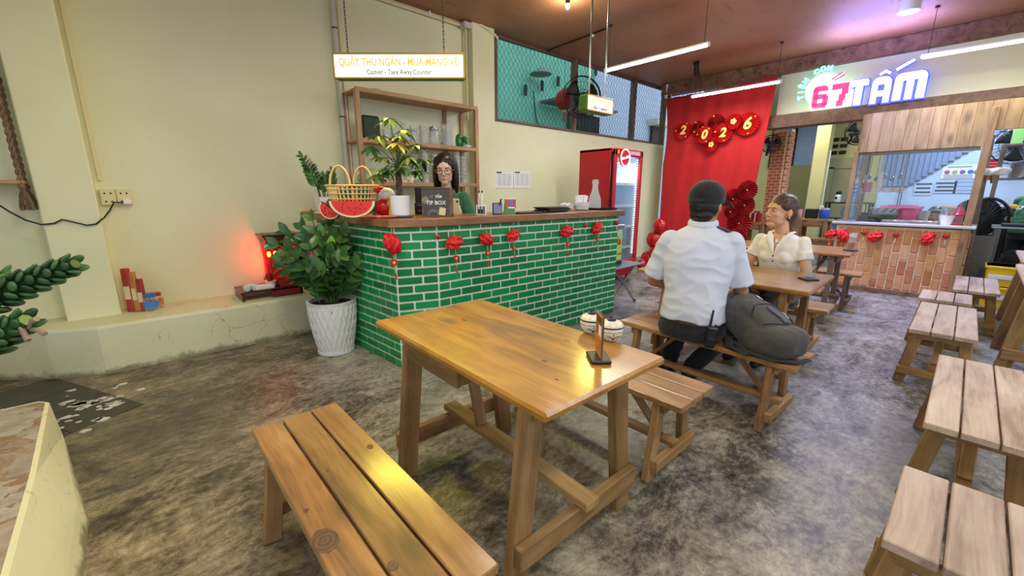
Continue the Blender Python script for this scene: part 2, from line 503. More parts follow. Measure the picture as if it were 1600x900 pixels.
M['orange_brick'] = mk_brick('orange_brown_brick', '#b0663f', '#dba877', 0.6, 0.4)
M['pale_mortar'] = plain('pale_mortar', '#ead8b8', 0.7, var=0.08)
M['red_brick'] = mk_brick('small_red_brick', '#a8522c', '#cf7c50', 0.6)
M['white_ceramic'] = plain('white_ceramic', '#e9ebee', 0.28, var=0.03)
M['leaf'] = None
def mk_leaf(name, a, b, rough=0.3):
    g = NT(name); r = g.rnd(); n = g.noise(g.obj(), 14, 3)
    f = g.math('ADD', g.math('MULTIPLY', r, 0.7), g.math('MULTIPLY', n, 0.3))
    g.base(g.ramp(f, [(0.1, lin(a)), (0.9, lin(b))])); g.rough(rough)
    return g.m
M['leaf'] = mk_leaf('glossy_leaf', '#24492a', '#5a8a44')
M['leaf_young'] = mk_leaf('young_leaf', '#6a9a2c', '#93bd45')
M['leaf_palm'] = mk_leaf('soft_leaf', '#4c6a30', '#8da34c', 0.4)
M['leaf_yellow'] = mk_leaf('yellow_leaf', '#b7a52a', '#d8c84a', 0.4)
M['cactus'] = mk_leaf('succulent_leaf', '#26492a', '#5c8a55', 0.4)
M['stem'] = plain('green_stem', '#4a6b30', 0.5)
M['bark'] = plain('brown_bark', '#5b4a36', 0.8, var=0.25)
M['soil'] = plain('dark_soil', '#2b2119', 0.9, var=0.3)
M['dry'] = plain('dry_petal', '#a58e7c', 0.7, var=0.2)
M['red_cloth'] = None
def mk_cloth(name, a, b, rough=0.75, sc=400):
    g = NT(name); p = g.obj(); n = g.noise(p, 3, 3); w = g.noise(p, sc, 2)
    g.base(g.ramp(n, [(0.3, lin(a)), (0.7, lin(b))])); g.rough(rough); g.bump(w, 0.12, 0.002)
    g.b.inputs['Sheen Weight'].default_value = 0.15; return g.m
M['red_cloth'] = mk_cloth('red_satin_cloth', '#b80d14', '#cc141a')
M['red_paper'] = plain('red_crepe_paper', '#d3191c', 0.6, var=0.15)
M['dark_red_paper'] = plain('deep_red_fan_paper', '#a31217', 0.6, var=0.2)
M['red'] = plain('glossy_red', '#c4141d', 0.3)
M['red_balloon'] = plain('red_balloon_rubber', '#c60d18', 0.22, coat=0.3)
M['gold'] = plain('gold_foil', '#f0c63c', 0.35, var=0.1)
M['gold_text'] = plain('pale_gold_paper', '#f4dc74', 0.5)
M['fridge_red'] = plain('red_enamel', '#b30f20', 0.35)
M['black'] = plain('matte_black', '#17171a', 0.45)
M['black_soft'] = mk_cloth('black_cloth', '#121317', '#1b1c21', 0.85)
M['iron'] = plain('dark_iron', '#2a2a2c', 0.45, 0.6)
M['steel'] = plain('brushed_steel', '#9aa0a4', 0.3, 0.9, var=0.06)
M['grey_metal'] = plain('grey_painted_metal', '#6b6f72', 0.5, 0.2, var=0.12)
M['white'] = plain('white_plastic', '#eeeeea', 0.4)
M['pvc'] = plain('grey_white_pipe', '#c9c7bb', 0.4)
M['cream_plastic'] = plain('cream_plastic', '#e2d9ab', 0.4)
M['paper'] = plain('white_paper', '#eef0f0', 0.7)
M['ink'] = plain('grey_ink', '#8a9098', 0.8)
M['dark_ink'] = plain('dark_ink', '#3a3f46', 0.8)
M['glass'] = thin_glass('clear_glass')
M['cup_glass'] = frosted('tumbler_glass')
M['acrylic'] = thin_glass('acrylic', (0.95, 0.97, 0.97, 1), 0.85)
M['blue_glass'] = thin_glass('cool_door_glass', (0.96, 0.985, 1, 1), 0.985)
M['tube'] = plain('lit_tube', (1.0, 0.98, 0.93, 1), 0.4, emit=16.0)
M['sign_white'] = plain('lit_sign_face', (1.0, 0.96, 0.82, 1), 0.4, emit=1.1)
M['bulb'] = plain('lit_bulb', (1.0, 0.85, 0.6, 1), 0.4, emit=14.0)
M['red_bulb'] = plain('lit_red_bulb', (1.0, 0.35, 0.05, 1), 0.4, emit=5.0)
M['sign_green'] = plain('green_sign_case', '#4d7a24', 0.4)
M['sign_yellow'] = plain('yellow_lit_letter', (0.80, 0.52, 0.10, 1), 0.5, emit=0.5)
M['sign_teal'] = plain('teal_letter', '#1f6a62', 0.5)
M['led_white'] = plain('lit_white_letter', (1.0, 1.0, 1.0, 1), 0.4, emit=1.4)
M['led_blue'] = plain('lit_blue_edge', (0.02, 0.03, 0.30, 1), 0.4, emit=5.0)
M['led_cyan'] = plain('lit_cyan_letter', (0.35, 0.95, 1.0, 1), 0.4, emit=1.1)
M['led_pink'] = plain('lit_pink_numeral', (0.90, 0.06, 0.22, 1), 0.4, emit=0.9)
M['led_strip'] = plain('lit_led_strip', (0.85, 0.97, 1.0, 1), 0.4, emit=3.0)
M['down_blue'] = plain('lit_blue_lens', (0.40, 0.55, 1.0, 1), 0.4, emit=2.5)
# ------------------------------------------------------------------ the room
WY = 4.75          # the long cream wall
CZ = 3.43          # ceiling
HX = 8.25          # header wall with the lit sign
rng = random.Random(7)
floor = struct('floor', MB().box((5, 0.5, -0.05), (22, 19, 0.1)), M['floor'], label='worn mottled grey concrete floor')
struct('ceiling', MB().box((2.6, -0.6, CZ + 0.05), (11.8, 10.7, 0.1)), M['ceil'], label='brown painted ceiling with dark scuffs')
wl = MB().box((0.43, WY + 0.08, CZ / 2), (6.9, 0.16, CZ)).box((6.25, WY + 0.08, 1.165), (4.76, 0.16, 2.33))
struct('wall_left', wl, M['wall'], label='long cream wall beside the counter')
struct('wall_left_end', MB().box((-3.06, 4.0, CZ / 2), (0.12, 1.8, CZ)), M['wall'])
struct('trim_1', MB().box((-0.36, WY - 0.09, 1.9), (0.31, 0.2, 3.06), 0.008), M['wall'], label='broad cream pillar left of the outlet')
struct('trim_2', MB().box((3.67, WY - 0.05, CZ / 2), (0.36, 0.14, CZ), 0.006), M['wall'], label='narrow cream pillar right of the shelf')
lb = [(-3.0, 4.76), (-1.35, 4.76), (-0.93, 4.62), (-0.62, 4.36), (-0.34, 4.23), (1.30, 4.22), (1.30, 4.76)]
lt = [(x, y + (0.012 if y < 4.7 else 0)) for x, y in lb]
m = MB(); m.rings([[(x, y, 0) for x, y in lb], [(x, y, 0.355) for x, y in lb], [(x, y, 0.38) for x, y in lt]])
struct('trim_3', m, M['ledge'], label='low cream ledge along the foot of the wall')
# plinth, left foreground
m = MB()
tp = [(-3.0, 3.0), (-0.48, 2.98), (-0.455, 2.96), (-0.405, 1.2), (-3.0, 1.2)]
bt = [(-3.0, 3.35), (-0.5, 3.3), (-0.40, 2.75), (-0.335, 2.2), (-0.335, 1.2)]
bt = [(-3.0, 3.12), (-0.50, 3.1), (-0.44, 3.05), (-0.335, 2.2), (-0.33, 1.2)]
bt5 = [(-3.0, 3.12), (-0.50, 3.10), (-0.455, 3.05), (-0.335, 2.1), (-3.0, 1.2)]
r0 = [(-3.0, 3.12), (-0.50, 3.12), (-0.46, 3.06), (-0.34, 2.3), (-0.33, 1.2), (-3.0, 1.2)]
r1 = [(-3.0, 3.0), (-0.49, 3.0), (-0.465, 2.97), (-0.425, 2.2), (-0.40, 1.2), (-3.0, 1.2)]
m.rings([[(x, y, 0) for x, y in r0], [(x, y, 0.10) for x, y in [(a * 0.8 + c * 0.2, b * 0.8 + d * 0.2) for (a, b), (c, d) in zip(r0, r1)]], [(x, y, 0.318) for x, y in r1], [(x - (0.012 if x > -2 else 0), y - 0.008, 0.33) for x, y in r1]])
plinth = m.build('concrete_plinth', M['ledge'])
tag(plinth, 'low concrete plinth with cream cracked side in the left foreground', 'plinth')
m = MB().prism([(-2.9, 2.97), (-0.50, 2.965), (-0.475, 2.94), (-0.438, 2.2), (-0.413, 1.22), (-2.9, 1.22)], 0.329, 0.334)
m.build('stained_top', M['plinth_top'], plinth)['label'] = 'grey brown-stained top face of the plinth'
# dark floor tiles in the left corner
tile_m = plain('dark_floor_tile', '#3c3833', 0.4, var=0.35)
ang = R(-63.2)
ca, sa = math.cos(ang), math.sin(ang)
k = 0
tm = MB().box((0, 0, 0), (0.36, 0.36, 0.006), 0.002).mesh('floor_tile', tile_m)
for i in range(-5, 4):
    for j in range(-5, 4):
        x = -0.72 + 0.368 * (i * ca - j * sa); y = 4.18 + 0.368 * (i * sa + j * ca)
        if -2.2 < x < -0.36 and 3.14 < y < 4.55 and not (x > -0.62 and y > 4.1) and not (x > -0.9 and y > 4.35):
            place('floor_tile', tm, floor, Matrix.Translation((x, y, 0.002)) @ Matrix.Rotation(ang, 4, 'Z')); k += 1
# plaster spill at the edge of the tiles: thin ragged flakes
m = MB()
for i in range(46):
    x = rng.gauss(-0.42, 0.14); y = rng.gauss(3.62, 0.17); s = rng.uniform(0.008, 0.05) * (1.6 if i < 6 else 1)
    n = 9; m.prism([(x + s * rng.uniform(0.5, 1.2) * math.cos(2 * math.pi * a / n), y + 0.7 * s * rng.uniform(0.4, 1.2) * math.sin(2 * math.pi * a / n)) for a in range(n)], 0.001, 0.008)
tag(m.build('plaster_flakes', plain('white_plaster', '#d9d7d0', 0.8, var=0.1)), 'pale plaster flakes spilled on the dark tiles', 'plaster flakes', kind='stuff')
# header above the kitchen opening
struct('wall_header', MB().box((HX + 0.1, 0.0, 2.95), (0.2, 5.1, 0.75)), M['wall'], label='cream wall band that carries the lit sign')
struct('trim_4', MB().beam((HX, -3.0, CZ - 0.105), (HX, 4.62, CZ - 0.105), 0.24, 0.205, 0.006), M['beam'], label='dark wooden beam under the ceiling')
struct('trim_5', MB().beam((HX - 0.01, -3.0, 2.49), (HX - 0.01, 2.66, 2.49), 0.26, 0.2, 0.006), M['beam'], label='wooden lintel below the lit sign')
def dg_(o):
    return o
# conduit and pipes on the wall
t = thing('wall_pipe', 'grey white vertical pipe with black ties left of the shelf', 'pipe', (1.80, WY - 0.035, 0.38))
MB().cyl((0, 0, 0), (0, 0, 3.03), 0.024, n=12).build('pipe', M['pvc'], t, 40)
MB().cyl((0.055, 0.01, 0), (0.055, 0.01, 3.03), 0.012, n=10).build('thin_pipe', M['cream_plastic'], t, 40)
for z in (1.02, 1.75, 2.6): MB().cyl((0, 0, z), (0, 0, z + 0.012), 0.027, n=12).build('tie', M['black'], t)
t = thing('ceiling_conduit', 'cream conduit running along the ceiling line to a junction box', 'conduit', (3.42, WY - 0.04, CZ - 0.05))
MB().cyl((-3.2, 0, 0.02), (0, 0, 0), 0.018, n=10).build('conduit', M['cream_plastic'], t, 40)
MB().cyl((0.02, -0.01, 0), (0.02, -0.01, -1.1), 0.014, n=10).build('drop_pipe', M['cream_plastic'], t, 40)
MB().box((0.02, -0.03, 0.0), (0.13, 0.10, 0.07), 0.006).build('junction_box', M['pvc'], t)
MB().tube([(0.08, -0.02, 0.02), (0.2, -0.09, 0.04), (0.42, -0.09, -0.02), (0.5, -0.06, -0.04)], 0.016, 8).build('flexible_conduit', M['cream_plastic'], t, 40)
for x in (-2.1, -1.2, -0.5): MB().box((x, -0.012, 0.015), (0.02, 0.03, 0.045)).build('clip', M['white'], t)
t = thing('corner_conduit', 'cream conduit strip running down beside the broad pillar to the outlet', 'conduit', (-0.17, WY - 0.01, 1.44))
MB().box((0, 0, 0.98), (0.022, 0.016, 1.96), 0.003).build('strip', M['cream_plastic'], t)
# ------------------------------------------------------------------ wire mesh in the opening above the low wall
def chain_link(name, p0, p1, z0, z1, label, dx=0.085, dz=0.115):
    p0, p1 = Vector(p0), Vector(p1); d = (p1 - p0); L = d.length; d.normalize()
    n = int(L / dx); nz = int((z1 - z0) / dz * 2); m = MB()
    nrm = Vector((-d.y, d.x, 0))
    for i in range(n + 1):
        for s in (1, -1):
            pts = []
            for k in range(nz + 1):
                off = (0 if k % 2 == 0 else s * dx / 2)
                p = p0 + d * (i * dx + off) + nrm * (0.004 * s)
                pts.append((p.x, p.y, z0 + k * dz / 2))
            m.tube(pts, 0.0028, 3, False)
    o = m.build(name, M['iron'])
    return tag(o, label, 'wire mesh', kind='stuff')
MY = WY + 0.06
chain_link('chain_link_mesh', (3.92, MY, 0), (8.55, MY, 0), 2.33, CZ, 'diamond wire mesh filling the opening above the low wall')
chain_link('chain_link_mesh', (8.5, 4.6, 0), (8.5, 3.2, 0), 2.2, 3.3, 'diamond wire mesh above the red cloth')
for nm, x, lab in (('mesh_post', 3.93, 'grey wooden post at the left end of the wire mesh'), ('mesh_post', 5.62, 'grey wooden post behind the black wall fan'), ('mesh_post', 7.36, 'grey wooden post in the right half of the wire mesh'), ('mesh_post', 8.5, 'grey wooden post above the top left of the red cloth')):
    o = plank(nm, (x, WY + 0.0, 2.33), (x, WY + 0.0, CZ), 0.11, 0.06, M['grey_wood'], None, (1, 0, 0)); tag(o, lab, 'post')
o = plank('mesh_sill', (3.87, WY + 0.02, 2.345), (8.55, WY + 0.02, 2.345), 0.1, 0.03, M['grey_wood']); tag(o, 'grey wooden sill below the wire mesh', 'sill')
o = plank('mesh_rail', (3.87, WY + 0.02, CZ - 0.02), (8.55, WY + 0.02, CZ - 0.02), 0.06, 0.035, M['grey_wood']); tag(o, 'grey wooden rail along the ceiling above the wire mesh', 'rail')
# ------------------------------------------------------------------ the neighbour's house beyond the mesh
mint = paint('mint_wall_paint', '#77c6ae', '#5aa78f', 0.7)
nb = thing('neighbour_house', 'mint green house wall seen through the wire mesh', 'house', (6.0, 7.3, 0))
MB().box((-0.4, 0.1, 2.6), (7.8, 0.2, 5.2)).build('wall', mint, nb)
for x, y in ((821, 141), (847, 134), (872, 127), (931, 111)):
    p = atY(x, y, 7.2); MB().box((p.x - 6.0, -0.102, p.z), (0.085, 0.02, 0.22)).build('vent_slot', plain('dark_slot', '#123026', 0.8) if 'slot' not in M else M['slot'], nb)
p = atY(905, 196, 7.2)
w = MB().box((p.x - 6.0 + 0.2, -0.11, p.z - 0.1), (1.2, 0.03, 0.75)).build('window', plain('dark_window', '#20302f', 0.3), nb)
for i in range(9): MB().cyl((p.x - 6.0 - 0.36 + i * 0.14, -0.15, p.z - 0.47), (p.x - 6.0 - 0.36 + i * 0.14, -0.15, p.z + 0.27), 0.012, n=6).build('bar', M['iron'], w)
MB().box((p.x - 6.2, -0.3, p.z + 0.38), (2.4, 0.5, 0.05)).build('awning', M['grey_metal'], nb)
p = atY(846, 116, 7.0)
MB().lathe([(0.02, 0.14), (0.06, 0.12), (0.24, 0.02), (0.25, 0.0)], 20, (p.x - 6.0, -0.28, p.z)).build('wall_lamp', plain('lamp_dish', '#7d8079', 0.5), nb, 40)
MB().box((-3.5, -0.6, 4.3), (3.0, 2.6, 0.1), M=Matrix.Rotation(R(10), 4, 'X')).build('eave', plain('slate_sheet', '#5a636e', 0.6, var=0.2), nb)
MB().tube([(p.x - 6.0, -0.05, p.z - 0.3), (p.x - 5.9, -0.05, p.z - 0.9), (p.x - 5.5, -0.05, p.z - 1.5)], 0.012, 6).build('wire', M['iron'], nb)
bw = paint('white_wall_blue_lit', '#b9cbe6', '#9fb4d4', 0.7)  # white wall with the alley's blue light put into its colour
nb2 = thing('blue_lit_house', 'white wall with painted blue light and a small gate beyond the right part of the mesh', 'house', (12.5, 8.6, 0))
MB().box((0, 0.1, 4.0), (12, 0.2, 8.0)).build('wall', bw, nb2)
p = atY(1032, 208, 8.5)
MB().box((p.x - 12.5 - 0.15, -0.08, p.z - 0.5), (0.9, 0.06, 1.4)).build('gate', M['iron'], nb2)
MB().box((p.x - 12.5 - 0.2, -0.2, p.z + 0.3), (1.2, 0.4, 0.2)).build('gate_cap', M['pvc'], nb2)
# ------------------------------------------------------------------ rooms behind the header wall
YW_ = paint('yellow_wall_paint', '#e2dca0', '#cfc78a', 0.6)
struct('wall_back', MB().box((12.6, 4.2, 1.75), (0.12, 3.3, 3.5)), YW_, label='yellow green wall at the end of the passage')
struct('wall_back_right', MB().box((11.9, 1.95, 1.75), (0.12, 1.25, 3.5)), YW_, label='yellow wall with vent slots behind the water rack')
struct('wall_side', MB().box((9.6, 4.4, 1.2), (2.2, 0.12, 2.4)), YW_)
struct('ceiling_back', MB().box((10.7, 0.6, 3.5), (4.6, 7.6, 0.06)), plain('pale_ceiling', '#cfd0c4', 0.7))
struct('trim_6', MB().box((11.35, 2.50, 1.75), (0.3, 0.26, 3.5), 0.01), YW_, label='yellow pillar right of the dim passage wall')
# dim lower wall with a blue sheet window above
wn = thing('window_1', 'blue translucent sheet window above the dim passage wall', 'window', (12.5, 3.15, 2.0)); wn['kind'] = 'structure'
sheet = plain('blue_sheet', '#8fa6d8', 0.4, var=0.1)
for i in range(3): MB().box((0, -0.55 + i * 0.5, 0.55), (0.02, 0.46, 1.1)).build('pane', sheet, wn)
for i in range(4): MB().box((-0.02, -0.8 + i * 0.5, 0.55), (0.06, 0.05, 1.16)).build('window_bar', M['iron'], wn)
struct('wall_passage', MB().box((12.4, 3.0, 1.0), (0.1, 1.2, 2.0)), paint('shade_painted_wall', '#8c8a64', '#77754f', 0.7))  # the wall's shadow is put into its paint colour
# brick pillar made of narrow bricks
bp = thing('trim_7', None, None, (9.3, 2.64, 0)); bp.scale = (0.6, 0.85, 1.0); bp['kind'] = 'structure'; bp['label'] = 'square pillar faced with narrow red bricks'
MB().box((0.17, 0.1, 1.25), (0.34, 0.36, 2.5)).build('mortar_core', M['pale_mortar'], bp)
m = MB()
for r_ in range(42):
    z = 0.03 + r_ * 0.058
    for q in range(3):
        o_ = (q - 1) * 0.15 + (0.07 if r_ % 2 else 0)
        lo, hi = max(-0.08, 0.1 + o_ - 0.07), min(0.28, 0.1 + o_ + 0.07)
        if hi - lo > 0.03: m.box((-0.006, (lo + hi) / 2, z + 0.02), (0.02, hi - lo - 0.01, 0.045), 0.003)
        lo, hi = max(0.0, 0.17 + o_ - 0.07), min(0.34, 0.17 + o_ + 0.07)
        if hi - lo > 0.03: m.box(((lo + hi) / 2, -0.086, z + 0.02), (hi - lo - 0.01, 0.02, 0.045), 0.003)
tag(m.build('brick', M['red_brick'], bp), kind='stuff')
MB().cyl((-0.03, 0.0, 1.2), (-0.03, 0.0, 2.45), 0.012, n=8).build('cable_pipe', M['cream_plastic'], bp, 40)
MB().box((-0.035, 0.0, 1.12), (0.03, 0.08, 0.13), 0.005).build('switch_box', M['white'], bp)
# vents and niche on the yellow wall
vt = thing('vent_block', 'three pairs of dark vent slots in the yellow wall', 'vent', (11.83, 2.36, 2.35))
for i in range(3):
    for j in range(2): MB().box((0, -0.12 + 0.16 * (1 - j), -0.14 + 0.14 * i), (0.03, 0.12, 0.075)).build('vent_slot', M['black'], vt)
o = MB().box((11.82, 2.16, 1.0), (0.04, 0.34, 1.75)).box((11.80, 2.16, 1.98), (0.07, 0.6, 0.22)).box((11.80, 2.4, 0.95), (0.07, 0.13, 1.9)).build('niche_frame', paint('greyish_plaster', '#b9b48e', '#a7a27c', 0.7))
tag(o, 'plastered niche frame below the vent slots', 'niche')
# kitchen
KB = paint('kitchen_wall_blue_lit', '#c9daf2', '#b3c8e8', 0.6)  # white wall, the kitchen's bluish light painted into the colour
struct('wall_kitchen', MB().box((11.06, -1.3, 1.75), (0.12, 5.4, 3.5)), KB, label='white kitchen wall behind the stall with bluish light in its colour')
cs = thing('corrugated_sheet', 'blue grey corrugated sheet above the sloping stair wall', 'corrugated sheet', (10.95, 1.0, 1.3))
m = MB()
for i in range(27):
    y = 0.4 - i * 0.075
    zb = 0.17 + (1.0 - (1.0 + y)) * 0.0
    z0 = 0.17 + max(0, (0.0 - y)) * 0.86
    if z0 < 1.7: m.box((0, y, (z0 + 1.75) / 2), (0.03, 0.045, 1.75 - z0)); m.box((0.015, y - 0.035, (z0 + 1.75) / 2), (0.02, 0.035, 1.75 - z0))
m.build('sheet', plain('blue_grey_sheet', '#8397bd', 0.45, 0.2, var=0.1), cs)
# ------------------------------------------------------------------ tables, benches, stools
def leg_pair(t, L, W, H, mt, s, inset, spread, lw, lt, rail_h, top_in):
    """two splayed legs and the foot rail at one end (s = -1 or 1 along local Y)"""
    y = s * (L / 2 - inset)
    for sx in (-1, 1):
        plank('leg', (sx * (W / 2 - top_in + spread), y, 0), (sx * (W / 2 - top_in), y, H), lt, lw, mt, t, (sx, 0, 0.1))
    a = W / 2 - top_in + spread + 0.02
    plank('foot_rail', (-a, y + s * (lt / 2 + 0.018), rail_h), (a, y + s * (lt / 2 + 0.018), rail_h), 0.036, 0.085 if H > 0.6 else 0.055, mt, t)
    return y
def make_table(label, loc, rz=0, L=1.15, W=0.65, H=0.745, drawer=True, top=None, leg=None, group='wooden dining tables', brace=True, boards=1):
    top = top or M['table']; leg = leg or M['bench_leg']
    t = thing('dining_table', label, 'table', loc, rz, group)
    bw = W / boards
    for i in range(boards):
        x = -W / 2 + bw * (i + 0.5)
        plank('tabletop', (x, -L / 2, H - 0.016), (x, L / 2, H - 0.016), bw - (0.004 if boards > 1 else 0), 0.032, top, t, b=0.009)
    for s in (-1, 1):
        y = leg_pair(t, L, W, H - 0.032, leg, s, 0.15 if s < 0 else 0.22, 0.075, 0.085, 0.045, 0.175, 0.09)
        plank('top_rail', (-W / 2 + 0.07, y + s * 0.04, H - 0.07), (W / 2 - 0.07, y + s * 0.04, H - 0.07), 0.03, 0.07, leg, t)
    plank('stretcher', (0, -L / 2 + 0.06, 0.235), (0, L / 2 - 0.13, 0.235), 0.075, 0.035, leg, t)
    if brace:
        plank('brace', (0.0, L / 2 - 0.42, 0.25), (0.0, L / 2 - 0.28, H - 0.04), 0.03, 0.05, leg, t, (1, 0, 0))
        plank('brace', (0.0, -L / 2 + 0.42, 0.25), (0.0, -L / 2 + 0.22, H - 0.04), 0.03, 0.05, leg, t, (1, 0, 0))
    if drawer:
        dx = -W / 2 + 0.055
        d = plank('drawer', (dx, -0.06, H - 0.085), (dx, 0.36, H - 0.085), 0.022, 0.098, leg, t)
        plank('drawer_side', (dx + 0.011, -0.05, H - 0.085), (dx + 0.36, -0.05, H - 0.085), 0.018, 0.09, leg, t)
        plank('drawer_side', (dx + 0.011, 0.35, H - 0.085), (dx + 0.36, 0.35, H - 0.085), 0.018, 0.09, leg, t)
        plank('drawer_base', (dx + 0.18, -0.04, H - 0.125), (dx + 0.18, 0.34, H - 0.125), 0.34, 0.012, leg, t)
    return t
def make_bench(label, loc, rz=0, L=1.12, W=0.33, H=0.43, top=None, leg=None, name='bench', cat='bench', gap=0.007, jitter=0.0, group='slatted seats of the eatery', both=True):
    top = top or M['bench']; leg = leg or M['bench_leg']
    t = thing(name, label, cat, loc, rz, group)
    w = (W - 2 * gap) / 3
    for i in (-1, 0, 1):
        j = rng.uniform(-jitter, jitter)
        plank('slat', (i * (w + gap), -L / 2 + j, H - 0.015), (i * (w + gap), L / 2 + j, H - 0.015), w, 0.03, top, t, b=0.0035)
    ins = 0.13 if L > 0.7 else 0.07
    for s in (-1, 1):
        y = leg_pair(t, L, W, H - 0.03, leg, s, ins, 0.055, 0.062, 0.036, 0.10, 0.05)
        plank('seat_rail', (-W / 2 + 0.025, y + s * 0.03, H - 0.055), (W / 2 - 0.025, y + s * 0.03, H - 0.055), 0.024, 0.05, leg, t)
    plank('stretcher', (0, -L / 2 + ins - 0.045, 0.142), (0, L / 2 - ins + 0.045, 0.142), 0.055, 0.03, leg, t)
    if L > 0.7:
        for s in (-1, 1):
            plank('brace', (0, s * (L / 2 - ins - 0.26), H - 0.04), (0, s * (L / 2 - ins - 0.04), 0.16), 0.024, 0.045, leg, t, (1, 0, 0))
    return t
T1 = make_table('nearest large honey brown table with drawer, card stand and two ceramic pots', (1.0975, 1.285, 0), R(-1.0), L=1.16, W=0.645)
make_bench('front left honey brown slatted bench with a large dark knot', (0.385, 1.23, 0), R(0.5), L=1.13)
make_bench('slatted bench whose end shows past the far side of the nearest table', (1.815, 1.305, 0), 0, L=1.16)
make_bench('long bench on which the man in the black cap sits', (2.70, 1.075, 0), R(-2), L=1.13, W=0.34)
make_table('second table standing between the seated man and woman', (3.42, 1.22, 0), R(2), L=1.18, W=0.80, drawer=False)
make_bench('bench under the woman in the white blouse', (4.09, 1.24, 0), R(3), L=1.13)
make_table('third table near the orange brick stall', (5.55, 1.38, 0), R(4), L=1.15, W=0.72, drawer=False, leg=M['grey_wood'])
make_bench('bench beyond the third table with its end showing right of the woman', (6.16, 1.36, 0), R(4), L=1.15, W=0.36, leg=M['grey_wood'])
make_bench('bench on the near side of the third table behind the woman', (4.86, 1.45, 0), R(4), L=1.1, W=0.33, leg=M['grey_wood'])
make_bench('pale worn stool at the bottom right corner', (1.62, -0.145, 0), R(90), L=0.47, W=0.345, name='stool', cat='stool', top=M['bench_cool_light'])
make_bench('long pale bench right behind the bottom right stool', (2.83, -0.145, 0), R(90.5), L=1.08, W=0.315, top=M['bench_cool_light'])
make_bench('pale bench in the middle of the right row of seats', (4.42, 0.035, 0), R(90.8), L=1.08, W=0.325, top=M['bench_cool_light'])
make_bench('low pale stool just past the middle bench of the right row', (5.38, 0.075, 0), R(90.5), L=0.48, W=0.33, name='stool', cat='stool', top=M['bench_cool_light'])
make_bench('farthest pale bench of the right row in front of the yellow crate', (6.35, -0.105, 0), R(90.3), L=1.0, W=0.31, top=M['bench_cool_light'])
make_table('table whose splayed legs stand at the right edge of the photo', (5.08, -0.615, 0), R(90), L=1.15, W=0.65, drawer=False, top=M['bench_cool_light'])
make_table('far right table whose corner shows near the yellow crate', (6.45, -0.66, 0), R(90), L=1.1, W=0.65, drawer=False, top=M['bench_cool_light'])
# passage furniture behind the woman
def trestle(label, loc, L, W, H, rz=0, cat='table', name='side_table'):
    t = thing(name, label, cat, loc, rz)
    for i in (-1, 0, 1): plank('board', (i * W / 3, -L / 2, H - 0.02), (i * W / 3, L / 2, H - 0.02), W / 3 - 0.006, 0.04, M['bench'], t)
    for s in (-1, 0, 1):
        for x in (-1, 1): plank('leg', (x * (W / 2 - 0.04), s * (L / 2 - 0.06), 0), (x * (W / 2 - 0.04), s * (L / 2 - 0.06), H - 0.04), 0.06, 0.09, M['bench_leg'], t, (1, 0, 0))
        plank('cross_rail', (-W / 2 + 0.05, s * (L / 2 - 0.06), H * 0.55), (W / 2 - 0.05, s * (L / 2 - 0.06), H * 0.55), 0.03, 0.08, M['bench_leg'], t)
    plank('long_rail', (-W / 2 + 0.04, -L / 2 + 0.05, H - 0.1), (-W / 2 + 0.04, L / 2 - 0.05, H - 0.1), 0.025, 0.1, M['bench_leg'], t)
    return t
trestle('high wooden table in the passage with cups and a blue flask', (9.75, 2.28, 0), 0.9, 0.4, 0.86, 0)
trestle('low plank bench in front of the passage table', (9.0, 1.95, 0), 0.95, 0.36, 0.56, 0, 'bench', 'plank_bench')
trestle('wooden side table behind the red cloth edge with a red gift box', (8.95, 3.0, 0), 0.7, 0.35, 0.80)

# the big knots that show on the front bench and on the nearest table
def mk_knot():
    g = NT('wood_knot'); p = g.obj(); w = g.noise(p, 60, 4, 0.7); L = g.n('ShaderNodeVectorMath', operation='LENGTH'); g.link(p, L.inputs[0])
    f = g.math('SINE', g.math('MULTIPLY_ADD', L.outputs['Value'], 420.0, g.math('MULTIPLY', w, 9.0)))
    g.base(g.ramp(g.math('MULTIPLY_ADD', f, 0.25, 0.5), [(0.2, lin('#4a3022')), (0.8, lin('#6e4a34'))])); g.rough(0.45); return g.m
M['knot'] = mk_knot()
def knot(par, px, py, z, rx, ry, rz=0.0):
    p = atZ(px, py, z); q = Matrix.Rotation(-par.rotation_euler.z, 4, 'Z') @ (p - par.location); n = 22; rk = random.Random(px)
    pts = [(rx * rk.uniform(0.88, 1.1) * math.cos(2 * math.pi * i / n), ry * rk.uniform(0.88, 1.1) * math.sin(2 * math.pi * i / n)) for i in range(n)]
    o = MB().prism(pts, -0.0015, 0.0005).build('knot', M['knot'], par); o.matrix_basis = Matrix.Translation((q.x, q.y, z)) @ Matrix.Rotation(rz, 4, 'Z')
B1 = bpy.data.objects['bench']
for px, py, rx, ry in ((508, 845, 0.034, 0.048), (478, 798, 0.008, 0.010), (578, 698, 0.012, 0.016), (614, 884, 0.014, 0.017), (512, 735, 0.007, 0.010)): knot(B1, px, py, 0.43, rx, ry)
for px, py, rx, ry in ((851, 564, 0.006, 0.013), (870, 593, 0.005, 0.009), (725, 500, 0.008, 0.022), (872, 509, 0.004, 0.018), (886, 532, 0.004, 0.016)): knot(T1, px, py, 0.745, rx, ry)
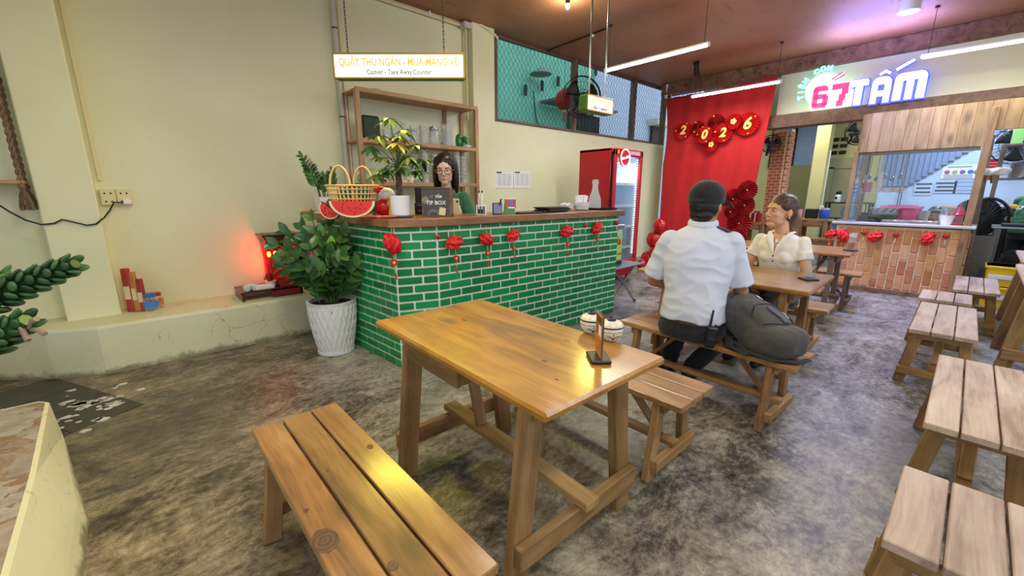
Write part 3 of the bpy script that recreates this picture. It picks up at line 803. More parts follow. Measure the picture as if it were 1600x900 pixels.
# ------------------------------------------------------------------ brick counter
CL = Vector((2.6, 2.75, 0))
cA, cB, cE = V(1.387, 2.838), V(1.685, 2.733), V(3.956, 2.647)
cD = V(1.285, 4.215)
counter = thing('counter', 'cashier counter faced with green bricks and white joints', 'counter', CL)
base = [cA, cB, cE, V(3.975, 3.05), V(1.86, 3.14), V(1.74, 3.26), V(1.66, 4.215), cD]
MB().prism([(p.x - CL.x, p.y - CL.y) for p in base], 0, 1.098).build('base', M['mortar'], counter)['label'] = 'white mortar core'
BR = {}
def brick(L, h, d, mat, key):
    k_ = (round(L, 3), round(h, 3), key)
    if k_ not in BR: BR[k_] = MB().box((0, 0, 0), (L, d, h), 0.0035).mesh('brick', mat)
    return BR[k_]
def brick_face(p0, p1, par, off, rows, pitch, lens, mat, key, stuff=None, j=0.0155, z0=0.004, ztop=1.095):
    d = p1 - p0; W = d.length; d = d.normalized(); n = Vector((d.y, -d.x)); a = math.atan2(d.y, d.x)
    for r_ in range(rows):
        z = z0 + r_ * pitch; h = min(pitch - j, ztop - z)
        if h < 0.01: continue
        x = 0; i = r_ % 2; first = True
        while x < W - 0.01:
            L = lens[i % len(lens)] if not (first and len(lens) == 1 and r_ % 2) else lens[0] / 2
            first = False; i += 1
            x1 = min(x + L, W)
            if W - x1 < 0.05: x1 = W
            l_ = x1 - x - j
            c = p0 + d * ((x + x1) / 2) + n * 0.0005
            M_ = Matrix.Translation((c.x - off.x, c.y - off.y, z + h / 2)) @ Matrix.Rotation(a, 4, 'Z')
            if stuff is not None and stuff[1](c): stuff[0].box((0, 0, 0), (l_, 0.016, h), 0.004, M_)
            elif l_ > 0.015: place('brick', brick(l_, h, 0.016, mat, key), par, M_)
            x = x1
far = MB()
brick_face(cB, cE, counter, CL, 17, 0.0665, [0.205], M['green_brick'], 'g')
brick_face(cA, cB, counter, CL, 17, 0.0665, [0.195, 0.122], M['green_brick'], 'g')
brick_face(cD, cA, counter, CL, 17, 0.0665, [0.185], M['green_brick'], 'g', stuff=(far, lambda c: c.y > 3.62))
brick_face(cE, V(3.975, 3.05), counter, CL, 17, 0.0665, [0.2], M['green_brick'], 'g', stuff=(far, lambda c: True))
tag(far.build('brick', M['green_brick'], counter), kind='stuff')
sl = [(1.335, 2.80), (1.665, 2.685), (4.01, 2.60), (4.03, 3.13), (1.95, 3.18), (1.80, 3.32), (1.72, 4.52), (1.215, 4.50)]
m = MB(); pl = [(x - 2.6, y - 2.75) for x, y in sl]
m.prism(pl, 1.10, 1.162)
def mk_bevel(me, w=0.006):
    bm = bmesh.new(); bm.from_mesh(me)
    bmesh.ops.bevel(bm, geom=list(bm.edges), offset=w, segments=1, affect='EDGES', profile=0.5)
    bm.to_mesh(me); bm.free(); return me
place('counter_top', mk_bevel(m.mesh('counter_top', M['counter_wood'])), counter)['label'] = 'thick brown wooden top'
ZT = 1.162
# ---- red flower garlands hung along the counter edge
pom_me = None
def mk_pom(r=0.062):
    m = MB(); n, k = 26, 14
    def fn(u, v):
        a = 2 * math.pi * u; t = math.pi * v - math.pi / 2
        w = 0.80 + 0.20 * abs(math.sin(4.5 * a + 2.5 * t)) * math.cos(t) + 0.13 * math.sin(7 * t + 3 * a)
        return (r * 1.05 * w * math.cos(t) * math.cos(a), r * 0.8 * w * math.cos(t) * math.sin(a), r * 0.8 * w * math.sin(t))
    m.grid(fn, 44, 14)
    return m.mesh('flower_ball', M['red_paper'], 25)
def make_pom(label, loc, rz, s=1.0, tail=True, group='red flower balls along the counters'):
    global pom_me
    if pom_me is None: pom_me = mk_pom()
    t = thing('red_flower_garland', label, 'garland', loc, rz, group); s *= 1.22; t.scale = (s, s, s)
    place('flower_ball', pom_me, t, Matrix.Rotation(rng.uniform(0, 3), 4, 'Y'))
    MB().cyl((0, 0, 0.03), (0, 0.0, 0.115 / s), 0.0015, n=5).build('string', M['gold'], t)
    if tail:
        MB().cyl((0, -0.01, -0.04), (0.006, -0.012, -0.17), 0.0022, n=5).build('cord', M['gold'], t)
        d = MB().cyl((0.002, -0.016, -0.105), (0.002, -0.006, -0.105), 0.02, n=14).build('medallion', M['red'], t)
        MB().cyl((0.002, -0.018, -0.105), (0.002, -0.015, -0.105), 0.009, n=10).build('gold_centre', M['gold'], d)
        MB().cyl((0.006, -0.012, -0.165), (0.008, -0.012, -0.205), 0.004, 0.006, n=8).build('tassel', M['red_paper'], t)
    return t
def make_heart(label, loc, rz, s=1.0):
    t = thing('red_heart_charm', label, 'charm', loc, rz, 'red heart charms along the counters'); t.scale = (s, s, s)
    m = MB(); m.ell((-0.009, 0, 0.005), (0.013, 0.008, 0.013), 10, 6).ell((0.009, 0, 0.005), (0.013, 0.008, 0.013), 10, 6); m.cyl((0, 0, 0.0), (0, 0, -0.022), 0.013, 0.002, 10)
    m.build('heart', M['red'], t, 40)
    MB().cyl((0, 0, 0.01), (0, 0, 0.07), 0.0015, n=5).build('string', M['gold'], t)
    MB().cyl((0, 0, -0.02), (0, 0, -0.06), 0.0025, n=5).build('tail', M['white'], t)
    return t
nrm_main = (cE - cB).normalized(); an_m = math.atan2(nrm_main.y, nrm_main.x)
def on_main(px, py, off=0.045):
    p0 = cB + Vector((nrm_main.y, -nrm_main.x)) * off
    d = PXZ(px, py); n = Vector((nrm_main.y, -nrm_main.x))
    s = (n.dot(p0)) / (n.x * d.x + n.y * d.y)
    return EYEV + d * s
dl = (cB - cA).normalized()
def on_chamf(px, py, off=0.045):
    n = Vector((dl.y, -dl.x)); p0 = cA + n * off; d = PXZ(px, py)
    return EYEV + d * (n.dot(p0) / (n.x * d.x + n.y * d.y))
make_pom('largest red flower ball with tassel, on the narrow corner face of the green counter', on_chamf(613, 381), math.atan2(dl.y, dl.x), 1.05)
make_heart('small red heart charm at the corner edge of the green counter', on_main(684, 371, 0.02), an_m)
make_pom('red flower ball first right of the counter corner edge', on_main(710, 379), an_m, 0.95)
make_pom('red flower ball second right of the counter corner edge', on_main(760, 374), an_m, 0.88)
make_pom('red flower ball third right of the counter corner edge, below the phone stand', on_main(802, 368), an_m, 0.85)
make_pom('red flower ball below the stack of black menus on the counter', on_main(886, 362), an_m, 0.95)
make_heart('small red heart charm between the last two flower balls of the green counter', on_main(915, 353, 0.02), an_m, 1.1)
make_pom('red flower ball below the black tray at the right of the green counter', on_main(933, 356), an_m, 0.9)
make_heart('small red heart charm at the right end of the green counter', on_main(964, 349, 0.02), an_m, 1.2)
# ------------------------------------------------------------------ plants
def leaf_mesh(L, W, mat, cup=0.15, bend=0.2, nu=5, name='leaf', tipw=0.0):
    m = MB()
    def fn(u, v):
        w = W * (math.sin(math.pi * min(1, u * 0.96 + 0.04)) ** 0.75) * (1 - 0.25 * u)
        y = (v - 0.5) * w
        return (u * L, y, -bend * L * u * u + cup * abs(v - 0.5) * w * 2)
    m.grid(fn, nu, 2)
    me = m.mesh(name, mat, 60)
    return me
LEAF = {}
def leaf(kind, L, W):
    k_ = (kind, round(L, 2), round(W, 3))
    if k_ not in LEAF: LEAF[k_] = leaf_mesh(L, W, M[kind])
    return LEAF[k_]
def zz_plant(t, base, stems, leafL, leafW, kinds, r=0.009, nl=8, u0=0.30):
    """stems: (azimuth, lean, length, curve); leaflets in pairs up each stem"""
    for az, lean, L, kd in stems:
        pts = []
        n = 9
        for i in range(n + 1):
            u = i / n; th = lean * (0.35 + 0.9 * u)
            pts.append((u, th))
        p = Vector(base) + Vector((math.cos(az), math.sin(az), 0)) * rng.uniform(0.01, 0.05); P = [p.copy()]
        for i in range(n):
            th = pts[i][1]; p = p + Vector((math.sin(th) * math.cos(az), math.sin(th) * math.sin(az), math.cos(th))) * (L / n); P.append(p.copy())
        st = MB().tube(P, [r * (1 - 0.6 * i / n) for i in range(n + 1)], 6).build('stem', M['stem'], t, 60)
        for q in range(nl):
            u = u0 + (0.98 - u0) * q / (nl - 1); f = u * n; i = min(int(f), n - 1)
            c = P[i].lerp(P[i + 1], f - i); d = (P[i + 1] - P[i]).normalized()
            side = d.cross(Vector((math.cos(az + 1.2), math.sin(az + 1.2), 0.35))).normalized()
            for s in (-1, 1):
                if q == nl - 1 and s == 1: x = d
                else: x = (side * s * 1.0 + d * 0.75 + Vector((0, 0, 0.15))).normalized()
                z = Vector((math.cos(az), math.sin(az), 0)) * 0.55 + Vector((-0.30, -0.85, 0)) * 0.55 + Vector((0, 0, 0.55)); y = z.cross(x).normalized(); z = x.cross(y)
                Mx = Matrix((x, y, z)).transposed().to_4x4(); Mx.translation = c
                sc = (0.75 + 0.35 * math.sin(math.pi * min(u + 0.1, 1))) * rng.uniform(0.88, 1.12)
                place('leaf', leaf(kd, leafL, leafW), st, Mx @ Matrix.Rotation(rng.uniform(-0.35, 0.35), 4, 'X') @ Matrix.Scale(sc, 4))
def textured_pot(mat, r0, r1, h):
    m = MB(); n, k = 96, 40
    def fn(u, v):
        a = 2 * math.pi * u; z = h * v
        r = r0 + (r1 - r0) * math.sin(v * math.pi * 0.5) ** 0.85
        # overlapping wavy ribs
        ph = 13 * a; w = math.sin(2 * math.pi * 2.6 * v)
        d1 = abs(math.sin(ph + 0.62 * w)); d2 = abs(math.sin(ph - 0.62 * w + math.pi / 2))
        e = 0.0075 * max(math.exp(-(d1 / 0.30) ** 2), math.exp(-(d2 / 0.30) ** 2)) if 0.02 < v < 0.97 else 0.004
        return ((r + e) * math.cos(a), (r + e) * math.sin(a), z)
    m.grid(fn, 208, 52)
    m.lathe([(r1 + 0.008, h - 0.004), (r1 + 0.010, h + 0.012), (r1 - 0.012, h + 0.012), (r1 - 0.016, h - 0.05)], 48, cap=False)
    m.lathe([(r0 - 0.004, 0.0), (r0, 0.005)], 48)
    return m
PP = V(1.135, 3.565, 0)
t = thing('potted_plant', 'large glossy green plant in the tall white ribbed pot left of the counter', 'potted plant', PP)
textured_pot(M['white_ceramic'], 0.128, 0.19, 0.45).build('pot', M['white_ceramic'], t, 50)
MB().lathe([(0.16, 0.425), (0.165, 0.43), (0.02, 0.442)], 32).build('soil', M['soil'], t)
MB().lathe([(0.125, 0.0), (0.15, 0.004), (0.152, 0.028), (0.142, 0.028), (0.138, 0.012), (0.125, 0.012)], 40).build('saucer', M['white_ceramic'], t, 50)
cam_az = math.atan2(-PP.y, -PP.x)
st = []
for i in range(22):
    az = cam_az + R(-175 + 350 * i / 21) + rng.uniform(-0.1, 0.1)
    st.append((az, R((12, 30, 44, 20, 54)[i % 5]), rng.uniform(0.50, 0.70), 'leaf'))
for k_ in range(6): st.append((math.atan2(0.668, -0.744) + rng.uniform(-0.7, 0.7), R((30, 45, 58)[k_ % 3]), rng.uniform(0.42, 0.56), 'leaf'))
st += [(cam_az + R(30), R(6), 0.78, 'leaf'), (cam_az + R(-60), R(8), 0.72, 'leaf'), (cam_az + R(20), R(14), 0.50, 'leaf_young')]
zz_plant(t, (0, 0, 0.43), st, 0.135, 0.09, None, nl=7, u0=0.16)
MB().box((0.0, 0, 0), (0.02, 0.004, 0.035), 0.001).build('tag_clip', M['bark'], t, loc=(-0.06, -0.176, 0.40))
o = thing('red_silk_flower', 'small crimson flower standing among the leaves of the large potted plant', 'flower', (0.97, 3.42, 0.84))
m = MB()
for i in range(16): m.ell((0.012 * math.cos(i * 2.4), 0.012 * math.sin(i * 2.4), -0.05 + 0.007 * i), (0.018, 0.018, 0.012), 8, 5)
m.build('bloom', plain('crimson_petal', '#a3173f', 0.5, var=0.2), o, 50)
MB().cyl((0, 0, -0.05), (0.03, 0.02, -0.36), 0.004, n=6).build('stalk', M['stem'], o)
# left foreground succulent: thick arms clothed in overlapping leaves, pot outside the frame on the plinth
t = thing('succulent_plant', 'dark green knobbly succulent arms reaching in at the left edge', 'plant', (-0.95, 2.55, 0.334))
MB().lathe([(0.11, 0), (0.15, 0.02), (0.18, 0.24), (0.165, 0.24), (0.15, 0.2)], 28).build('pot', plain('terracotta', '#9a5a3c', 0.7, var=0.1), t, 40)
MB().lathe([(0.155, 0.2), (0.01, 0.215)], 24).build('soil', M['soil'], t)
def arm(p0, p1, r0, r1, n=14, kd='cactus', sag=0.0):
    p0, p1 = Vector(p0), Vector(p1); P = []
    for i in range(n + 1):
        u = i / n; P.append(p0.lerp(p1, u) + Vector((0, 0, -sag * math.sin(math.pi * u))))
    a = MB().tube(P, [r0 + (r1 - r0) * i / n for i in range(n + 1)], 8).build('arm', M['cactus'], t, 60)
    d = (p1 - p0).normalized(); M_ = frame(p0, p1); M_.translation = (0, 0, 0)
    for i in range(n):
        for q in range(5):
            th = 2 * math.pi * (q + 0.5 * (i % 2)) / 5; r_ = r0 + (r1 - r0) * i / n
            rad = M_ @ Vector((0, math.cos(th), math.sin(th))); x = (d * 1.0 + rad * 0.42).normalized()
            y = rad.cross(x).normalized(); z = x.cross(y)
            Mx = Matrix((x, y, z)).transposed().to_4x4(); Mx.translation = P[i] + rad * r_ * 0.85
            place('leaf', FAT, a, Mx @ Matrix.Scale(0.62 + 0.5 * r_ / 0.05, 4))
m = MB(); m.ell((0.035, 0, 0.004), (0.045, 0.024, 0.011), 10, 7); FAT = m.mesh('leaf', M['cactus'], 60)
def loc_(px, py, X0=None, depth=2.0):
    d = PXZ(px, py); p = EYEV + d * depth; return p - t.location
arm((0.0, 0.02, 0.22), loc_(-30, 470, depth=2.05), 0.05, 0.05, 6)
arm(loc_(-30, 472, depth=2.05), loc_(118, 412, depth=2.0), 0.056, 0.022, 12)
arm((0.05, -0.03, 0.22), loc_(-20, 535, depth=2.0), 0.05, 0.05, 5)
arm(loc_(-20, 540, depth=2.0), loc_(42, 500, depth=1.98), 0.05, 0.03, 6)
arm(loc_(-20, 452, depth=2.25), loc_(22, 432, depth=2.3), 0.04, 0.03, 3)
for px, py, dx, dy in ((45, 512, 12, -14), (30, 512, 14, 20), (48, 516, 22, 6)):
    a, b = loc_(px, py, depth=1.95), loc_(px + dx, py + dy, depth=1.93)
    MB().tube([a, a.lerp(b, 0.5) + V(0, 0, 0.012), b], [0.006, 0.011, 0.013], 7).build('dry_flower', M['dry'], t, 50)
# ------------------------------------------------------------------ things on the counter
# small zz plant in a white square pot
p = atY(508, 300, 3.98); bx, by = p.x, 3.98
t = thing('potted_plant', 'small dark zz plant leaning left in a white square pot on the counter', 'potted plant', (bx, by, ZT))
m = MB(); m.rings([[(s * a, s * b, z) for a, b in ((-1, -1), (1, -1), (1, 1), (-1, 1))] for s, z in ((0.062, 0.022), (0.078, 0.15), (0.07, 0.15), (0.066, 0.13))]); m.build('pot', M['white_ceramic'], t)
MB().box((0, 0, 0.01), (0.17, 0.17, 0.018), 0.004).build('saucer', M['white_ceramic'], t)
MB().box((0, 0, 0.128), (0.125, 0.125, 0.01)).build('soil', M['soil'], t)
rt = math.atan2(-0.668, 0.744)
zz_plant(t, (0, 0, 0.13), [(rt + math.pi, R(26), 0.40, 'leaf'), (rt + math.pi + 0.4, R(22), 0.38, 'leaf'), (rt + math.pi - 0.5, R(30), 0.27, 'leaf'), (rt, R(10), 0.24, 'leaf'), (rt + 0.8, R(14), 0.20, 'leaf'), (rt - 1.2, R(16), 0.2, 'leaf')], 0.080, 0.040, None, 0.006, 9)
# money tree
bx, by = 1.64, 2.98
p = atY(626, 330, by); bx = p.x
t = thing('potted_tree', 'money tree with palmate leaves in a white cylinder pot on the counter', 'potted plant', (bx, by, ZT))
MB().lathe([(0.065, 0.012), (0.073, 0.02), (0.076, 0.165), (0.068, 0.165), (0.066, 0.14)], 32).build('pot', M['white_ceramic'], t, 40)
MB().lathe([(0.06, 0), (0.09, 0.004), (0.095, 0.014), (0.06, 0.012)], 32).build('saucer', M['grey_metal'], t, 40)
MB().lathe([(0.067, 0.14), (0.01, 0.148)], 20).build('soil', M['soil'], t)
tr = MB()
for q in range(3):
    tr.tube([(0.014 * math.cos(q * 2.1 + i * 0.9), 0.014 * math.sin(q * 2.1 + i * 0.9), 0.14 + 0.032 * i) for i in range(9)], 0.013, 7)
tr.build('braided_trunk', M['bark'], t, 60)
rv = Vector((0.744, -0.668, 0)); fv = Vector((0.668, 0.744, 0))
lmes = {k_: leaf_mesh(0.105, 0.040, M[k_], 0.1, 0.22, 5) for k_ in ('leaf_palm', 'leaf', 'leaf_young', 'leaf_yellow')}
tips = [(-0.04, 0.0, 0.62, 'leaf_young'), (0.06, 0.02, 0.54, 'leaf_palm'), (-0.14, 0.03, 0.50, 'leaf_palm'), (-0.19, -0.03, 0.42, 'leaf'), (0.02, -0.06, 0.44, 'leaf_yellow'), (0.12, 0.05, 0.44, 'leaf'),
        (0.18, 0.0, 0.33, 'leaf'), (0.10, -0.06, 0.34, 'leaf_palm'), (-0.10, -0.05, 0.34, 'leaf_palm'), (-0.12, 0.05, 0.27, 'leaf'), (0.14, 0.05, 0.25, 'leaf'), (0.04, -0.08, 0.27, 'leaf'), (-0.05, -0.08, 0.25, 'leaf'), (-0.15, -0.02, 0.22, 'leaf_palm'), (0.05, 0.08, 0.36, 'leaf_palm'), (0.0, 0.06, 0.5, 'leaf_palm')]
for rx, fy, z, kd in tips:
    e = rv * rx + fv * fy + Vector((0, 0, z + 0.1)); b = Vector((0, 0, 0.38))
    st_ = MB().tube([b, b.lerp(e, 0.5) + Vector((0, 0, 0.03)), e], [0.005, 0.0035, 0.0025], 5).build('branch', M['stem'], t, 60)
    for q in range(8):
        a = 2 * math.pi * q / 8 + rng.uniform(-0.2, 0.2)
        x = Vector((math.cos(a), math.sin(a), rng.uniform(-0.75, 0.05))).normalized(); y = Vector((0, 0, 1)).cross(x).normalized(); z_ = x.cross(y)
        Mx = Matrix((x, y, z_)).transposed().to_4x4(); Mx.translation = e
        place('leaf', lmes[kd], st_, Mx @ Matrix.Scale(rng.uniform(0.9, 1.35), 4))
# bamboo basket
p = atY(553, 325, 3.42)
t = thing('bamboo_basket', 'open weave bamboo basket with two hoop handles on the counter', 'basket', (p.x, 3.42, ZT + 0.002), R(-30))
bam = plain('bleached_bamboo', '#e8cf95', 0.5, var=0.12)
def rad_(z): return 0.125 + 0.070 * (z / 0.24) ** 0.8
hz = [0.004, 0.045, 0.09, 0.135, 0.175, 0.21, 0.24]
for z in hz: MB().tube([(rad_(z) * 1.02 * math.cos(a), rad_(z) * 0.72 * math.sin(a), z) for a in [2 * math.pi * i / 36 for i in range(36)]], 0.009 if z < 0.22 else 0.013, 5, close=True, flat=0.5).build('hoop', bam, t, 60)
for i in range(34):
    a = 2 * math.pi * i / 34
    MB().tube([(rad_(z) * math.cos(a + s * 0), rad_(z) * 0.7 * math.sin(a), z) for s, z in enumerate((0.0, 0.08, 0.16, 0.245))], 0.0065, 4).build('stake', bam, t)
MB().lathe([(0.122, 0), (0.122, 0.006)], 28, M=Matrix.Diagonal((1, 0.7, 1, 1))).build('bottom', bam, t)
for s in (-1, 1):
    for k_ in (-0.012, 0.012):
        MB().tube([(s * 0.085 + 0.075 * math.cos(a), s * 0.03 + k_, 0.235 + 0.155 * math.sin(a)) for a in [math.pi * i / 16 for i in range(17)]], 0.0075, 6).build('handle', bam, t, 60)
for i, (x, y) in enumerate(((-0.05, 0.0), (0.06, 0.02), (0.0, -0.05), (-0.09, 0.04), (0.1, -0.03))):
    o = thing('red_packet', None, 'packet', (0, 0, 0)) if False else None
gr = plain('dark_green_box', '#1d5a3c', 0.5)
for lab, ox, oz in (('dark green box standing at the right inside the bamboo basket', 0.10, 0.0), ('dark green box standing at the left inside the bamboo basket', -0.10, 0.0)):
    o = MB().box((0, 0, 0.11), (0.09, 0.06, 0.22), 0.004).build('box', gr); o.location = Vector((p.x, 3.42, ZT + 0.009)) + rv * ox * 0.8 + fv * 0.03; o.rotation_euler = (0, 0, R(-40)); tag(o, lab, 'box')
for lab, ox, oy, c_ in (('red paper packet inside the bamboo basket beside the left box', -0.02, -0.02, '#b8262a'), ('red paper packet leaning in the middle of the bamboo basket', 0.04, -0.04, '#c23a34')):
    o = MB().box((0, 0, 0.07), (0.07, 0.02, 0.14), 0.003).build('red_packet', plain('red_packet_' + lab[-4:].strip(), c_, 0.5)); o.location = Vector((p.x, 3.42, ZT + 0.009)) + rv * ox + fv * oy; o.rotation_euler = (0, 0, R(-38)); tag(o, lab, 'packet')
# watermelon slices
mel_r = plain('melon_flesh', '#e8332f', 0.5, var=0.06); mel_w = plain('melon_rind_pale', '#f0e6b0', 0.5); mel_g = plain('melon_skin', '#1d4a24', 0.4, var=0.3); seed_m = plain('melon_seed', '#1a1210', 0.4)
def melon(label, px, py, Y, r, yaw, roll, seeds, wedge=False):
    q = atY(px, py, Y)
    t = thing('watermelon_slice', label, 'watermelon slice', (q.x, Y, ZT), yaw)
    T = Matrix.Translation((0, 0, r * 0.7)) @ Matrix.Diagonal((1, 1, 0.7, 1)) if not wedge else Matrix.Translation((0, 0, r * 0.78)) @ Matrix.Rotation(roll, 4, 'Y')
    def half(rr, th):
        m = MB(); pts = [(rr * math.cos(a), rr * math.sin(a)) for a in [math.pi + math.pi * i / 24 for i in range(25)]]
        m.prism(pts, -th, th, T @ Matrix.Rotation(math.pi / 2, 4, 'X')); return m
    half(r, 0.022).build('skin', mel_g, t); half(r * 0.965, 0.0235).build('rind', mel_w, t); half(r * 0.86, 0.025).build('flesh', mel_r, t)
    for i in range(seeds):
        a = math.pi * (1.1 + 0.8 * (i + 0.5) / seeds); q_ = r * (0.42 + 0.28 * ((i * 7) % 3) / 2)
        MB().ell((0, 0, 0), (0.0045, 0.003, 0.008), 8, 5).build('seed', seed_m, t).matrix_basis = T @ Matrix.Translation((q_ * math.cos(a), -0.026, q_ * math.sin(a)))
melon('large half round watermelon slice standing before the bamboo basket', 553, 333, 3.16, 0.178, R(YAW - 90), 0, 10)
melon('small tilted watermelon slice left of the bamboo basket', 517, 325, 3.40, 0.085, R(YAW - 90), R(38), 5, True)
# fortune figurine
p = atY(600, 330, 3.20)
t = thing('fortune_figurine', 'red and white fortune god figurine left of the money tree', 'figurine', (p.x, 3.20, ZT + 0.002), R(YAW + 180))
MB().ell((0, 0, 0.065), (0.06, 0.075, 0.07), 18, 12).build('robe', M['red'], t, 60)
MB().ell((0.0, 0.03, 0.175), (0.058, 0.064, 0.05), 18, 12).build('head', M['white_ceramic'], t, 60)
m = MB().ell((-0.005, -0.01, 0.20), (0.045, 0.05, 0.036), 16, 9).ell((-0.005, 0.04, 0.215), (0.014, 0.016, 0.03), 8, 6).ell((-0.005, -0.05, 0.205), (0.014, 0.025, 0.02), 8, 6)
m.build('hat', M['red'], t, 60)
m = MB().ell((0.03, 0.065, 0.10), (0.03, 0.03, 0.035), 12, 8).cyl((0.02, 0.075, 0.0), (0.02, 0.075, 0.08), 0.034, 0.03, 12).ell((0.03, 0.06, 0.15), (0.02, 0.025, 0.02), 10, 6)
m.build('gold_ingots', M['gold'], t, 50)
m = MB(); m.cap_((0.02, 0.05, 0.08), 0.02, (0.05, 0.09, 0.15), 0.014).cap_((0.02, -0.05, 0.08), 0.02, (0.05, -0.06, 0.06), 0.016); m.build('sleeves', M['red'], t, 50)
MB().ell((0.05, 0.02, 0.175), (0.008, 0.01, 0.006), 8, 5).build('nose', plain('pink', '#e79a94', 0.5), t, 60)
o = MB(); 
for i in range(5): o.ell((0.05 * i - 0.1, 0.012 * math.sin(i * 2), 0.012), (0.035, 0.03, 0.012), 10, 6)
o = o.build('candy_packets', plain('red_white_wrapper', '#d46a66', 0.4, var=0.5), None, 50); q = atY(592, 335, 2.99); o.location = (q.x, 2.99, ZT); o.rotation_euler = (0, 0, R(YAW - 90)); tag(o, 'crumpled red and white wrappers at the counter edge before the figurine', 'wrappers')
o = MB().box((0, 0, 0.012), (0.09, 0.05, 0.018), 0.005).cyl((0.05, 0, 0.012), (0.09, 0.01, 0.012), 0.008).build('yellow_tool', plain('yellow_plastic', '#d8a91c', 0.4)); q = atY(480, 330, 4.28); o.location = (q.x, 4.28, ZT); tag(o, 'small yellow tool lying at the left end of the counter', 'tool')
# black printer and monitor behind
q = atY(516, 297, 4.10)
o = thing('receipt_printer', 'black receipt printer behind the bamboo basket on the counter', 'printer', (q.x + 0.1, 4.15, ZT), R(-40)); MB().box((0, 0, 0.07), (0.15, 0.16, 0.14), 0.012).build('body', M['black'], o); MB().box((0, -0.082, 0.10), (0.10, 0.006, 0.012)).build('paper_slot', M['iron'], o)
MB().tube([(-0.1, 0.1, 0.14), (-0.05, 0.08, 0.20), (0.05, 0.02, 0.16)], 0.003, 5).build('cable', M['black'], o, 60)
q = atY(655, 315, 3.3)
o = thing('cash_register', 'black cash register between money tree and tip box', 'cash register', (1.99, 3.26, ZT - 0.02), R(YAW - 90))
MB().box((-0.03, 0.0, 0.06), (0.26, 0.1, 0.12), 0.006).build('drawer', M['black'], o); MB().box((-0.03, 0, 0.17), (0.26, 0.03, 0.17), 0.008).build('screen', M['black'], o); MB().box((-0.03, -0.052, 0.10), (0.2, 0.006, 0.006)).build('handle', M['steel'], o)
MB().box((-0.03, -0.052, 0.05), (0.2, 0.006, 0.006)).build('handle', M['steel'], o)
# steel tumbler behind the figurine
q = atY(586, 318, 3.5); o = thing('steel_flask', 'slim steel flask with black lid between basket and figurine', 'flask', (q.x, 3.5, ZT)); MB().cyl((0, 0, 0), (0, 0, 0.17), 0.025, n=16).build('body', M['steel'], o, 40); MB().cyl((0, 0, 0.17), (0, 0, 0.20), 0.023, n=16).build('lid', M['black'], o, 40)
# tip box
tcx = on_main(682, 336, -0.13)
tx, ty = tcx.x, tcx.y
t = thing('tip_box', 'dark wooden tip box with smoky window and white lettering on the counter', 'tip box', (tx, ty, ZT), R(YAW - 90 - 2))
W_, H_, D_ = 0.225, 0.225, 0.13
smoky = plain('smoky_panel', '#3a362c', 0.25, var=0.1, coat=0.3)
MB().box((0, D_ / 2, 0.006), (W_, D_, 0.012)).build('base', M['darkwood'], t)
for s in (-1, 1): plank('side', (s * (W_ / 2 - 0.006), 0, H_ / 2), (s * (W_ / 2 - 0.006), D_, H_ / 2), 0.012, H_, M['beam'], t, b=0.002)
for z in (0.006, H_ - 0.006): MB().box((0, 0.0, z), (W_, 0.014, 0.012), 0.002).build('frame_rail', M['beam'], t)
MB().box((0, 0.004, H_ / 2), (W_ - 0.02, 0.006, H_ - 0.02)).build('window', smoky, t)
MB().box((0, D_ - 0.004, H_ / 2), (W_ - 0.02, 0.006, H_ - 0.02)).build('back', M['darkwood'], t)
Mt = Matrix.Translation((0, -0.001, 0)) @ Matrix.Rotation(math.pi / 2, 4, 'X')
text('lettering', 'TIP BOX', 0.042, M['white'], t, Matrix.Translation((0.0, -0.0, 0.108)) @ Mt, 0.001, 0.0008)
text('lettering', '67', 0.026, plain('orange_print', '#e2742a', 0.5), t, Matrix.Translation((-0.035, 0, 0.155)) @ Mt, 0.001, 0.001)
text('lettering', 'TẤM', 0.026, M['white'], t, Matrix.Translation((0.022, 0, 0.155)) @ Mt, 0.001, 0.001)
MB().box((0.04, -0.001, 0.05), (0.05, 0.004, 0.058), M=Matrix.Rotation(R(10), 4, 'Y')).build('paper_card', M['cream_plastic'], t)
m = MB()
for rr in (0.05, 0.035): m.tube([(-0.02 + rr * math.cos(a), -0.0005, 0.015 + rr * 0.8 * math.sin(a)) for a in [math.pi * i / 12 for i in range(13)]], 0.0015, 4)
m.build('scooter_print', M['pvc'], t)
m = MB(); m.tube([(-0.085, -0.0005, 0.17), (-0.055, -0.0005, 0.15)], 0.0018, 4); m.ell((-0.085, 0.0, 0.13), (0.03, 0.001, 0.028), 14, 8); m.build('bowl_print', plain('faint_print', '#8b8878', 0.5), t, 60)
# frames and stands
def onT(px, py, off): q = on_main(px, py, off); return (q.x, q.y, ZT)
t = thing('phone_frame', 'small white framed stand with two dark cables right of the cashier', 'card stand', onT(752, 334, -0.10), R(YAW - 90))
MB().box((0, 0, 0.042), (0.085, 0.008, 0.085), 0.003, M=Matrix.Rotation(R(-10), 4, 'X')).build('frame', M['white'], t); MB().box((0, -0.006, 0.042), (0.065, 0.004, 0.065), M=Matrix.Rotation(R(-10), 4, 'X')).build('screen', plain('grey_screen', '#6a6f75', 0.3), t)
for x in (-0.018, 0.008): MB().tube([(x, -0.016, 0.02), (x, -0.014, 0.1), (x, 0.02, 0.19)], 0.0035, 6).build('cable', M['white'], t, 60)
for x in (-0.018, 0.008): MB().cyl((x, -0.017, 0.02), (x, -0.016, 0.05), 0.007, n=8).build('plug', M['black'], t); MB().cyl((x, 0.018, 0.185), (x, 0.022, 0.2), 0.006, n=8).build('plug', M['black'], t)
t = thing('phone_frame', 'dark holder with a blue card left of the payment stand', 'card stand', onT(777, 333, -0.12), R(YAW - 90))
